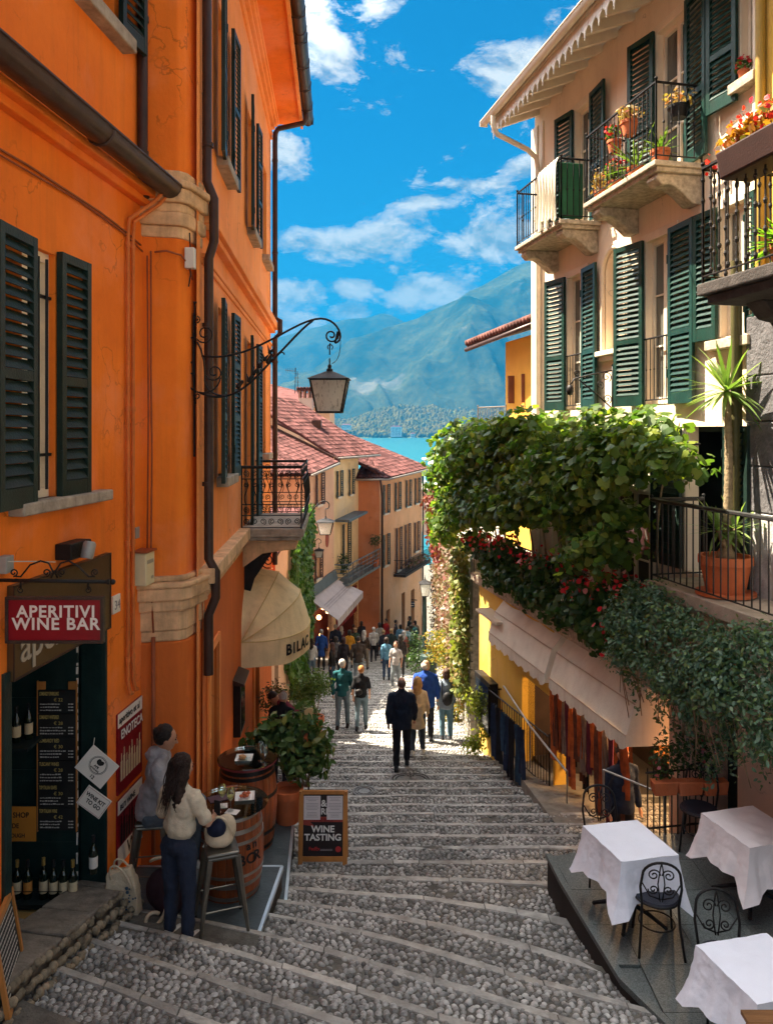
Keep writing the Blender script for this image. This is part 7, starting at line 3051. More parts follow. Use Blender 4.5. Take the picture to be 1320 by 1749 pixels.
# villas across the water
for (x0, x1, yt, yb_, d, lab) in ((667, 686, 729, 744, 2440, 'white hotel block standing at the far lake shore'), (754, 781, 738, 748, 2434, 'long low pale building at the far shore, right of the white hotel'), (583, 600, 726, 732, 2470, 'pale distant building at the far shore behind the big lantern'), (701, 709, 741, 747, 2436, 'tiny orange-roofed house at the far shore between hotel and long building')):
    p0, p1 = P(x0, yb_, d), P(x1, yt, d)
    t_ = thing('shore_building', lab, 'building', p0)
    b = B()
    b.box((p0.x, d, p0.z - 4), (p1.x, d + 18, p1.z))
    b.build('wall', M_wh, t_)
    b = B()
    b.prism([(p0.x - 1, d - 1, p1.z), (p1.x + 1, d - 1, p1.z), (p1.x - 4, d + 9, p1.z + 3.5), (p0.x + 4, d + 9, p1.z + 3.5)], (0, .5, .4))
    b.build('roof', M_rt, t_)
    b = B()
    nfl = max(1, int((p1.z - p0.z) / 5))
    for f in range(nfl):
        for k in range(int((p1.x - p0.x) / 4.5)):
            x = p0.x + 2 + k * 4.5
            z = p0.z + 1.5 + f * 5
            b.box((x, d - .3, z), (x + 2, d, z + 2.6))
    b.build('windows', M_glassd, t_, kind='stuff')
# ------------------------------------------------------------ restaurant terrace
M_gr = mat('speckled_granite_paving', (.05, .06, .06), .42, .45, 90, .25, 120, hue2=(.17, .19, .185))
rt = tag(thing('restaurant_paving', None, None, (3, 7, -4.75)), kind='structure')
EL = [(1.80, 8.62), (1.84, 8.1), (2.03, 6.67), (2.27, 6.1), (2.9, 4.6)]
b = B()
b.prism([(x, y, -5.35) for x, y in EL] + [(6, 4.6, -5.35), (6, 9.4, -5.35), (3.9, 9.2, -5.35)], (0, 0, .53))
b.build('terrace_base', M_skirt, rt)
b = B()
b.prism([(x - .004, y, -4.818) for x, y in EL] + [(6, 4.6, -4.818), (6, 9.4, -4.818), (3.9, 9.2, -4.818)], (0, 0, .036))
b.build('bedding', M_gr, rt)
# slabs
for i in range(8):
    for j in range(9):
        y0, y1 = 4.6 + j * .56, 4.6 + (j + 1) * .56 - .006
        xe = max(interp(y0, [(q[1], q[0]) for q in EL[::-1]]), interp(y1, [(q[1], q[0]) for q in EL[::-1]])) if False else None
        lo0 = interp(y0, [(q[1], q[0]) for q in EL[::-1]])
        lo1 = interp(min(y1, 8.62), [(q[1], q[0]) for q in EL[::-1]])
        if y1 > 9.3:
            continue
        x0, x1 = 1.7 + i * .56, 1.7 + (i + 1) * .56 - .006
        pts = [(max(x0, lo0 + .05), y0), (x1, y0), (x1, y1), (max(x0, lo1 + .05), y1)]
        if x1 < lo0 + .1 or x1 < lo1 + .1 or (y1 > 8.62 and x0 < 2.2):
            continue
        b = B()
        b.prism([(x, y, -4.78) for x, y in pts], (0, 0, .03))
        b.build('paving_slab', M_gr, rt)
for a, c in zip(EL[:-1], EL[1:]):
    b = B()
    pa, pc = Vector((*a, -4.79)), Vector((*c, -4.79))
    n_ = (pc - pa).cross(UP).normalized()
    b.prism([pa + n_ * .02, pc + n_ * .02, pc - n_ * .045, pa - n_ * .045], (0, 0, .048))
    b.build('edge_stone', M_gr, rt)
# strip of dark coping along the platform edge seen from the street
M_lin = mat('white_table_linen', (.76, .77, .86), .85, .04, 3, .18, 18)
M_lin2 = mat('rosy_table_linen', (.76, .70, .72), .85, .05, 3, .18, 18)


def table(lab, clab, c, zt=-4.0, drop=.42, seed=1, mt=M_lin, cloth=True):
    """c: four top corners (x, y), clockwise"""
    cx = sum(p[0] for p in c) / 4
    cy = sum(p[1] for p in c) / 4
    t_ = thing('restaurant_table', lab, 'table', (cx, cy, -4.75), 'restaurant tables')
    b = B()
    b.prism([(cx + (x - cx) * .97, cy + (y - cy) * .97, zt - .04) for x, y in c], (0, 0, .03))
    b.build('table_top', M_dark, t_)
    b = B()
    b.tube([(cx, cy, -4.72), (cx, cy, zt - .04)], .03, 8)
    b.build('column', M_iron, t_)
    for k in range(4):
        b = B()
        x, y = c[k]
        p = Vector((cx + (x - cx) * .75, cy + (y - cy) * .75, -4.735))
        b.tube([(cx, cy, -4.6), (cx + (x - cx) * .4, cy + (y - cy) * .4, -4.66), p], [.025, .022, .018], 6)
        b.ball(p, .02, 4)
        b.build('foot', M_iron, t_)
    if not cloth:
        return t_
    r = random.Random(seed)
    n = 14
    ring = []
    for k in range(4):
        a, d_ = Vector((*c[k], 0)), Vector((*c[(k + 1) % 4], 0))
        for i in range(n):
            ring.append((a.lerp(d_, i / n), k, i / n))
    m = len(ring)
    rows = 9
    vs = []
    ctr = Vector((cx, cy, 0))
    for row in range(rows + 1):
        t = row / rows
        for (p, k, f) in ring:
            corner = min(f, 1 - f)
            cw = max(0, 1 - corner * 5)
            out = (p - ctr).normalized()
            a, d_ = Vector((*c[k], 0)), Vector((*c[(k + 1) % 4], 0))
            e = (d_ - a).normalized()
            nrm = Vector((e.y, -e.x, 0))
            if nrm.dot(p - ctr) < 0:
                nrm = -nrm
            fold = .020 * math.sin(f * 9 + k * 1.7 + seed) + .012 * math.sin(f * 21 + k + seed * 2)
            q = p + nrm * (t * (.02 + .05 * t) + fold * t * (1 - cw)) + out * cw * t * (.04 + .07 * t)
            # corner hangs lower and tucks like a gathered point
            z = zt - drop * t * (1 + .42 * cw) - .012 * math.sin(f * 7 + k) * t
            vs.append((q.x, q.y, z))
    fs = [(row * m + i, row * m + (i + 1) % m, (row + 1) * m + (i + 1) % m, (row + 1) * m + i) for row in range(rows) for i in range(m)]
    # top
    g = 8
    base = len(vs)
    for i in range(g + 1):
        for j in range(g + 1):
            u, v = i / g, j / g
            a = Vector((*c[0], 0)).lerp(Vector((*c[1], 0)), u)
            d_ = Vector((*c[3], 0)).lerp(Vector((*c[2], 0)), u)
            p = a.lerp(d_, v)
            vs.append((p.x, p.y, zt + .001 + .0015 * noise.noise((p.x * 6, p.y * 6, seed))))
    fs += [(base + i * (g + 1) + j, base + (i + 1) * (g + 1) + j, base + (i + 1) * (g + 1) + j + 1, base + i * (g + 1) + j + 1) for i in range(g) for j in range(g)]
    b = B()
    b.add(vs, fs)
    o = b.build('tablecloth', mt, None, smooth=True, fix=False, angle=55)
    sm = o.modifiers.new('subdivision', 'SUBSURF')
    sm.levels = 2
    sm.render_levels = 2
    sm.subdivision_type = 'SIMPLE'
    tx = bpy.data.textures.get('linen') or bpy.data.textures.new('linen', 'CLOUDS')
    tx.noise_scale = .11
    tx.noise_depth = 4
    dm = o.modifiers.new('wrinkles', 'DISPLACE')
    dm.texture = tx
    dm.strength = .02
    dm.mid_level = .5
    tag(o, clab, 'tablecloth', 'white tablecloths')
    return t_


table('small square table at the head of the terrace with an iron chair tucked in', 'white cloth on the table nearest the cobbled steps, one chair tucked under', [(1.98, 7.78), (2.57, 7.9), (2.75, 7.25), (2.17, 7.13)], seed=2, drop=.36)
table('table against the pinkish wall at the right edge of the terrace', 'rosy cloth on the table against the pinkish wall', [(3.28, 8.04), (3.9, 8.2), (4.09, 7.53), (3.47, 7.36)], seed=5, mt=M_lin2, drop=.36)
table('table at the bottom right corner of the terrace', 'white cloth with fold creases on the bottom right table', [(2.40, 5.98), (3.02, 6.12), (3.2, 5.5), (2.58, 5.36)], seed=9, drop=.36)
M_wd = mat('brown_wood_top', (.19, .085, .03), .5, .35, 2, .3, 20, grain=(1, 12, 1))
wt = thing('wooden_table', 'bare brown wooden table corner at the bottom right edge', 'table', (2.7, 4.8, -4.75))
for k in range(5):
    b = B()
    y = 4.60 + k * .117
    b.box((2.30 + .02 * k, y, -3.93), (3.2 + .02 * k, y + .113, -3.90))
    b.build('plank', M_wd, wt, bevel=.003)
for x, y in ((2.4, 4.68), (3.1, 4.68), (2.45, 5.1), (3.15, 5.1)):
    b = B()
    b.tube([(x, y, -4.75), (x, y, -3.93)], .025, 6)
    b.build('leg', M_iron, wt)


def bistro(lab, x, y, z0, rz):
    t_ = thing('bistro_chair', lab, 'chair', (x, y, z0), 'black iron bistro chairs')
    M = Matrix.Translation((x, y, z0)) @ Matrix.Rotation(rz, 4, 'Z')   # chair looks along +y, back at -y
    q = B(M)
    q.lathe([(.001, .44), (.19, .44), (.2, .45), (.19, .465), (.001, .465)], (0, 0, 0), 28, cap=False)
    q.build('seat', M_seat, t_, smooth=True, angle=40)
    q = B(M)
    q.tube([(.2 * math.cos(a), .2 * math.sin(a), .44) for a in [k * math.pi / 10 for k in range(20)]], .011, 6, closed=True)
    q.tube([(.16 * math.cos(a), .16 * math.sin(a), .2) for a in [k * math.pi / 10 for k in range(20)]], .008, 6, closed=True)
    q.build('seat_ring', M_iron, t_, smooth=True)
    for sx in (-1, 1):
        q = B(M)
        q.tube([(sx * .14, .13, .44), (sx * .16, .16, .22), (sx * .18, .2, 0)], .011, 6)
        q.build('leg', M_iron, t_, smooth=True)
    q = B(M)
    pts = [(-.2, -.24, 0), (-.17, -.17, .25), (-.16, -.16, .44), (-.18, -.19, .62), (-.165, -.215, .74)]
    arc = [(-.165 * math.cos(a), -.215 - .02 * math.sin(a), .74 + .13 * math.sin(a)) for a in [math.pi * k / 12 for k in range(1, 12)]]
    q.tube(pts + arc + [(-p_[0], p_[1], p_[2]) for p_ in pts[::-1]], .012, 7)
    q.build('back_hoop', M_iron, t_, smooth=True)
    q = B(M)
    ex, ez = M.to_3x3() @ Vector((1, 0, 0)), M.to_3x3() @ Vector((0, -.12, 1)).normalized()
    q.m = None
    for sx in (-1, 1):
        for (zz, r_, a0, tn) in ((.74, .058, 0, 1.5), (.60, .048, 180, 1.5)):
            cc = M @ Vector((sx * .065, -.205 + (.74 - zz) * .15, zz))
            q.tube(scroll(cc, ex * sx, ez, .01, r_, tn, R(a0), 20), .0065, 5)
        q.tube([M @ Vector(v_) for v_ in ((sx * .01, -.2, .5), (sx * .03, -.205, .66), (sx * .012, -.215, .8), (sx * .0, -.22, .86))], .0065, 5)
        q.tube([M @ Vector(v_) for v_ in ((sx * .165, -.2, .66), (sx * .1, -.205, .55), (0, -.2, .52))], .0065, 5)
    q.build('back_scrolls', M_iron, t_, smooth=True)
    return t_


M_seat = mat('black_seat_pad', (.02, .022, .035), .5, .3, 6, .2)
bistro('black iron chair with its back to us, tucked at the front table', 2.50, 7.13, -4.75, R(-8))
bistro('black iron chair behind the bottom right table, facing us', 2.75, 6.28, -4.75, R(172))
bistro('black iron chair beyond the front table beside the landing', 2.30, 8.18, -4.75, R(176))
bistro('black iron chair by the flower rack, half hidden behind the table', 3.55, 8.75, -4.75, R(150))

# flower rack by the shop
fr_ = thing('flower_rack', 'iron fence with terracotta trough planters beside the shop door', 'planter rack', (3.3, 8.9, -4.75))
for k in range(12):
    b = B()
    x = 3.05 + k * .075
    b.tube([(x, 9.0 + k * .012, -4.78), (x, 9.0 + k * .012, -3.95)], .009, 5)
    b.build('bar', M_iron, fr_)
b = B()
for z in (-4.65, -4.0):
    b.tube([(3.02, 8.98, z), (3.92, 9.14, z)], .012, 5)
b.build('rail', M_iron, fr_)
for k in range(3):
    b = B()
    x = 3.08 + k * .29
    b.prism([(x, 8.82, -4.2), (x + .26, 8.85, -4.2), (x + .28, 8.85, -4.05), (x - .02, 8.82, -4.05)], (0, .14, 0))
    b.build('trough', M_terra, fr_, bevel=.008)
p, nn = blob_points([(3.2, 8.92, -3.8, .18, .12, .25), (3.45, 8.95, -3.75, .2, .12, .22), (3.75, 9.0, -3.8, .18, .12, .25)], 700, 77)
leaves('foliage', p, nn, .055, 'oval', M_dkl, fr_, 0, .8, seed=77)
p, nn = blob_points([(3.12, 8.85, -3.85, .12, .08, .14), (3.6, 8.9, -3.7, .2, .1, .18)], 40, 78, .1)
leaves('flowers', p, nn, .05, 'petal', leafmat('pink_petals', [(.5, .16, .2), (.45, .05, .1), (.06, .25, .4)]), fr_, 0, .9, seed=78)

# ------------------------------------------------------------ street furniture and plants lower down
def gz(x, y):
    return tread_z(y + kskew(y) * x)


M_dgr = mat('dark_green_cast_iron', (.02, .04, .035), .45, .3, 4, .2, metal=.3)
t_ = thing('litter_bin', 'dark green round litter bin behind the man in the blue jacket', 'bin', (1.42, 26, gz(1.4, 26)))
b = B()
b.lathe([(.24, 0), (.27, .05), (.27, 1.05), (.25, 1.1)], t_.location, 20)
b.build('body', M_dgr, t_, smooth=True, angle=40)
b = B()
b.lathe([(.25, 1.16), (.31, 1.18), (.26, 1.3), (.1, 1.38), (.001, 1.4)], t_.location, 20)
b.build('lid', M_dgr, t_, smooth=True, angle=40)
t_ = thing('lamp_post', 'dark green cast iron lamp post beside the creeper wall', 'lamp post', (1.55, 31, gz(1.5, 31)))
b = B()
b.lathe([(.16, 0), (.17, .4), (.11, .5), (.1, 1.2), (.13, 1.25), (.08, 1.35), (.06, 3.2), (.11, 3.25)], t_.location, 14)
b.build('column', M_dgr, t_, smooth=True, angle=40)
lantern_set(t_, 1.55, 31, t_.location.z + 3.25, t_.location.z + 4.1, .42, .26)
M_sch = leafmat('glossy_pot_leaves', [(.045, .10, .03), (.08, .15, .04), (.12, .19, .05), (.05, .09, .03), (.25, .24, .05)], .2, .35)
shrub('potted_schefflera', 'big leafy shrub in a terracotta pot just beyond the barrels', [(-1.05, 9.95, -4.3, .34, .3, .22), (-1.34, 10.05, -4.05, .30, .3, .26), (-.88, 10.0, -4.12, .18, .22, .30), (-1.62, 10.1, -4.05, .26, .25, .20), (-1.2, 10.1, -3.82, .22, .25, .12), (-1.5, 10.0, -3.86, .12, .12, .12), (-.95, 10.0, -3.82, .10, .12, .10)],
      1150, .135, M_sch, 'oval', (-1.25, 9.75, -4.95, .20, .42), 91, 'potted plant', singles=120, skin=.5)
M_box = leafmat('bush_leaves', [(.06, .12, .025), (.10, .17, .04), (.15, .20, .05), (.07, .12, .03)], .25)
shrub('potted_bush', 'round green bush in a terracotta pot left of the walking couple, the farther one', [(-1.72, 18.6, -6.15, .48, .42, .38), (-2.0, 18.6, -6.35, .35, .4, .35)], 2600, .075, M_box, 'oval', (-1.75, 18.5, gz(-1.7, 18.5), .26, .5), 92, 'potted plant', 'bushes in pots along the left wall', skin=.5)
shrub('potted_bush', 'round green bush in a terracotta pot, nearer to the doorway', [(-1.75, 16.2, -6.0, .36, .36, .34), (-2.0, 16.2, -6.1, .28, .3, .3)], 2000, .075, M_box, 'oval', (-1.75, 16.1, gz(-1.7, 16.1), .24, .5), 93, 'potted plant', 'bushes in pots along the left wall', skin=.5)
shrub('red_leaved_bush', 'reddish leafy bush by the wall behind the bald man', [(-2.2, 15.2, -5.3, .3, .3, .35)], 700, .07, leafmat('reddish_leaves', [(.12, .05, .03), (.10, .11, .03), (.2, .07, .04)]), seed=94, stems=False)
t_ = thing('menu_stand', 'small cream menu sign standing among the leaves beyond the barrels', 'sign', P(527, 1225, 12.6))
b = B()
p = P(527, 1222, 12.6)
b.box((p.x - .07, 12.6, p.z - .12), (p.x + .07, 12.62, p.z + .12))
b.build('panel', mat('cream_card', (.62, .52, .26), .7, .1), t_)
b = B()
b.tube([(p.x, 12.63, p.z - .12), (p.x, 12.63, gz(p.x, 12.6))], .015, 6)
b.build('post', M_iron, t_)
M_yg = leafmat('yellow_green_leaves', [(.20, .26, .04), (.32, .34, .06), (.42, .40, .08), (.14, .2, .04)], .45)
shrub('sunlit_shrub', 'sunlit yellow-green shrub at the foot of the yellow wall', [(1.95, 16.3, -5.75, .3, .3, .35), (2.15, 16.2, -6.2, .3, .3, .35), (1.8, 15.9, -6.5, .22, .25, .22)], 1500, .08, M_yg, 'oval', None, 95, skin=.6)
M_og = leafmat('orange_green_leaves', [(.10, .13, .03), (.3, .22, .04), (.42, .22, .05), (.16, .18, .04), (.07, .1, .03)], .35)
shrub('autumn_shrub', 'orange-tinged shrub bulging from the wall beyond the woman with the backpack', [(1.85, 21.5, -6.35, .45, .8, .7), (1.95, 20.0, -6.7, .4, .6, .75), (1.6, 23.5, -6.6, .45, .8, .6), (1.75, 20.6, -7.5, .3, .5, .5)], 4200, .10, M_og, 'oval', None, 96, skin=.5, stems=False)
shrub('low_bush', 'low dark bush on the right side of the lower street', [(1.1, 29, -8.7, .4, .5, .5), (1.25, 33, -9.2, .45, .6, .6)], 900, .11, M_dkl, 'oval', None, 97, stems=False)
# creeper over the retaining wall
wd = (W1 - W0).normalized()
wn = Vector((-wd.y, wd.x, 0))
r = np.random.default_rng(12)
for nm, lab, t0, t1, n, mt, zb_ in (('green_creeper', 'sunlit green creeper hanging down the wall next to the yellow shop', 0.0, .10, 5200, leafmat('wall_green', [(.08, .12, .025), (.16, .19, .04), (.24, .23, .06), (.24, .13, .06)], .3), -6.7),
                                ('autumn_creeper', 'brown and red autumn creeper covering the stone retaining wall', .07, 1.0, 12000, leafmat('wall_brown', [(.14, .08, .05), (.2, .12, .08), (.14, .12, .07), (.22, .06, .05), (.10, .11, .04), (.26, .18, .10)], .2), -7.2)):
    t = t0 + (t1 - t0) * r.random(n) ** (1.6 if t1 > .5 else 1)
    top = -2.75 - 1.55 * t
    gnd = np.array([zprof(W0.y + (W1.y - W0.y) * a) for a in t])
    zz = top - (top - (gnd + .2)) * r.random(n) ** 1.0 * (.9 if t1 > .5 else .8)
    fr = (top - zz) / (top - gnd)
    keep = r.random(n) > fr * (.75 if t1 > .5 else .3)
    t, zz = t[keep], zz[keep]
    v = .04 + .25 * r.random(len(t)) * (1 + .5 * np.sin(t * 60)) + .05
    base = np.outer(1 - t, np.array(W0)) + np.outer(t, np.array(W1)) + np.outer(v, np.array(wn))
    base[:, 2] = zz
    o = leaves(nm, base, np.tile(np.array(wn + Vector((0, -.4, .4))), (len(t), 1)), .105, 'vine', mt, None, 0, .6, seed=13)
    tag(o, lab, 'creeper')
mr = leafmat('crimson_creeper', [(.16, .02, .02), (.24, .04, .03), (.13, .04, .04), (.2, .12, .04)], .2)
p, nn = blob_points([(2.45, 38, -4.6, .5, 2, .9), (2.2, 33, -4.6, .45, 2, 1.1), (2.6, 43, -4.0, .6, 2, 1.0), (2.1, 29, -4.6, .4, 2, .6)], 2600, 98, .5)
tag(leaves('crimson_creeper', p, nn, .16, 'vine', mr, None, 0, .7, seed=14), 'crimson creeper leaves crowning the far end of the stone wall', 'creeper')
# ------------------------------------------------------------ vine over the terrace, geraniums, trailing plant
r7 = random.Random(4)
bl = []
u = 8.95
while u < 18.4:
    t = (u - 9.75) / 8.65
    top = .28 + .13 * math.sin(u * 1.9) + .10 * math.sin(u * 4.7) - .25 * max(0, t - .75) * 4 * .6
    low = -1.5 - .2 * math.sin(u * 1.3) - (.9 * max(0, (t - .72) / .28)) - .35 * t
    if u < 10.3:
        low = -.5
    z = top - .38
    while z > low:
        f = (top - z) / (top - low)
        for v in ((.15, .65, 1.0) if f < .3 else (.85, 1.1)):
            bl.append((*(RF @ Vector((u + r7.uniform(-.15, .15), v + .12 * math.sin(z * 5 + u), z + r7.uniform(-.08, .08)))), r7.uniform(.28, .42), r7.uniform(.28, .42), r7.uniform(.22, .36)))
        z -= .36
    u += .42
M_vine = leafmat('vine_leaves', [(.045, .10, .02), (.08, .15, .028), (.14, .21, .035), (.06, .11, .022), (.28, .31, .05), (.10, .16, .03)], .42, .38)
vn = thing('grape_vine', 'huge grape vine spreading over the long terrace of the cream house', 'vine', RF @ Vector((13, .6, -3.1)))
p, nn = blob_points(bl, 20000, 41, .45)
# keep leaves out of the wall
Ri_ = np.array(RF.inverted())
loc = p @ Ri_[:3, :3].T + Ri_[:3, 3]
k_ = (loc[:, 1] > .12) & (loc[:, 2] < .62)
p, nn = p[k_], nn[k_]
nn[:, 2] += .7
nn[:, 0] -= .25
leaves('foliage', p, nn, .118, 'vine', M_vine, vn, 300, .6, .5, seed=42)
# loose shoots standing off the mass
sp = []
for k in range(46):
    u0 = r7.uniform(9.3, 18.2)
    st_ = RF @ Vector((u0, 1.1, r7.uniform(-1.6, .3)))
    dr = Vector((-r7.uniform(.1, .5), r7.uniform(-.4, .4), r7.uniform(-.5, .45)))
    for j in range(9):
        q_ = st_ + dr * (j / 8) + Vector((0, 0, -.25 * (j / 8) ** 2))
        sp.append((q_.x, q_.y, q_.z, .07, .07, .06))
p, nn = blob_points(sp, 1500, 51, .5)
leaves('shoot_leaves', p, nn, .10, 'vine', M_vine, vn, 0, .8, .5, seed=52)
b = B()
for k in range(14):
    u0 = 10.3 + k * .6
    a = RF @ Vector((u0, .3, -3.05))
    c = RF @ Vector((u0 + r7.uniform(-.5, .5), .8, -1.2))
    e = RF @ Vector((u0 + r7.uniform(-.8, .8), .5, .1))
    b.tube(bez(a, a.lerp(c, .5) + Vector((.1, .1, .1)), c, e, 8), [.022 - .0015 * i for i in range(9)], 6)
b.build('vine_stem', M_ybark, vn, smooth=True)
b = B(RF)
for v in (.15, .75):
    b.tube([(9.9, v, -.15), (17.5, v, -.3)], .02, 5)
for k in range(9):
    b.tube([(10 + k * .9, .02, -.18 - .017 * k), (10 + k * .9, 1.1, -.2 - .017 * k)], .015, 5)
b.build('pergola_wires', M_iron, vn)
# curtain in front of the lower railing
gr = thing('terrace_geraniums', 'row of red and white geraniums along the rail under the vine', 'flowers', RF @ Vector((13, .8, -2.2)))
bl2 = [(*(RF @ Vector((uu, .85 + .1 * math.sin(uu * 4), -2.35 + .12 * math.sin(uu * 3.1)))), .28, .22, .22) for uu in np.arange(10.3, 16.4, .32)]
bl2 += [(*(RF @ Vector((uu, .95, -2.75 + .1 * math.sin(uu * 5)))), .26, .16, .3) for uu in np.arange(10.2, 15.4, .4)]
p, nn = blob_points(bl2, 4200, 43, .4)
leaves('foliage', p, nn + np.array([-.3, -.3, .4]), .105, 'vine', leafmat('dark_geranium_leaves', [(.025, .06, .015), (.045, .10, .02), (.08, .13, .03)], .3), gr, 0, .6, seed=44)
p, nn = blob_points([(b_[0] - .04, b_[1] - .05, b_[2] + .16, .3, .22, .16) for b_ in bl2[:20]] + [(*(RF @ Vector((10.6, 1.0, -2.7))), .3, .1, .35)], 420, 45, .15)
leaves('flowers', p, nn, .075, 'petal', leafmat('geranium_petals', [(.55, .01, .02), (.7, .03, .04), (.5, .02, .05), (.65, .05, .04), (.7, .5, .5)], .3), gr, 0, .9, seed=46, st='petal')
tp = thing('trailing_plant', 'thick grey-green trailing plant spilling over the upper terrace edge', 'trailing plant', RF @ Vector((8, .8, -2.2)))
bl3 = []
for k in range(150):
    uu = r7.uniform(6.0, 10.25)
    f = (10.25 - uu) / 4.25
    zz = r7.uniform(-3.05 + .1 * math.sin(uu * 4), -1.98 + .06 * math.sin(uu * 6))
    bl3.append((*(RF @ Vector((uu, .9 + .22 * math.sin((zz + 1.9) * -2.2), zz))), .24, .22, .17))
for k, (u0, v0, z0, L) in enumerate(((10.3, .9, -3.0, .7), (10.0, .95, -3.1, .9), (9.6, .8, -3.2, 1.1), (9.3, .75, -3.2, 1.3), (9.0, .8, -3.2, 1.0), (8.6, .8, -3.2, 1.35), (8.3, .85, -3.2, .8), (7.9, .8, -3.2, .7), (9.15, .6, -3.3, 1.2), (8.8, .9, -3.2, .6), (10.6, .85, -2.7, .6))):
    z0 += .15
    L *= .7
    z = z0
    while z > z0 - L:
        w = .14 * (1 - (z0 - z) / L) + .035
        bl3.append((*(RF @ Vector((u0 + .1 * math.sin(z * 4 + k), v0, z))), w, w, .09))
        z -= .09
w_ = [q[3] * q[4] for q in bl3]
p, nn = blob_points(bl3, 14500, 47, .4)
nn[:, 2] += .5
leaves('foliage', p, nn, .06, 'oval', leafmat('grey_green_leaves', [(.06, .12, .08), (.11, .20, .13), (.17, .27, .18), (.07, .14, .06), (.24, .32, .10)], .25, .3), tp, 300, .55, .35, seed=48)
b = B()
for k in range(26):
    uu = r7.uniform(8.2, 10.4)
    a = RF @ Vector((uu, .8, -2.1))
    c = RF @ Vector((uu + r7.uniform(-.2, .2), 1.05, -2.8))
    e = RF @ Vector((uu + r7.uniform(-.3, .3), .85, r7.uniform(-3.9, -3.2)))
    b.tube(bez(a, c, c, e, 8), .006, 4)
b.build('stems', M_ybark, tp, smooth=True)
p, nn = blob_points([(*(RF @ Vector((9.0, .75, -3.9))), .3, .1, .4)], 60, 49)
# ------------------------------------------------------------ people
SK = mat('skin', (.52, .29, .19), .55, .08, 6, .1, 60)
SK2 = mat('tanned_skin', (.42, .21, .13), .55, .08, 6, .1, 60)
_cm = {}


def cloth(col):
    k = tuple(col)
    if k not in _cm:
        _cm[k] = mat('cloth_%d' % len(_cm), col, .9, .18, 9, .35, 90)
    return _cm[k]


SHOE = cloth((.03, .03, .035))
WSHOE = cloth((.6, .6, .58))


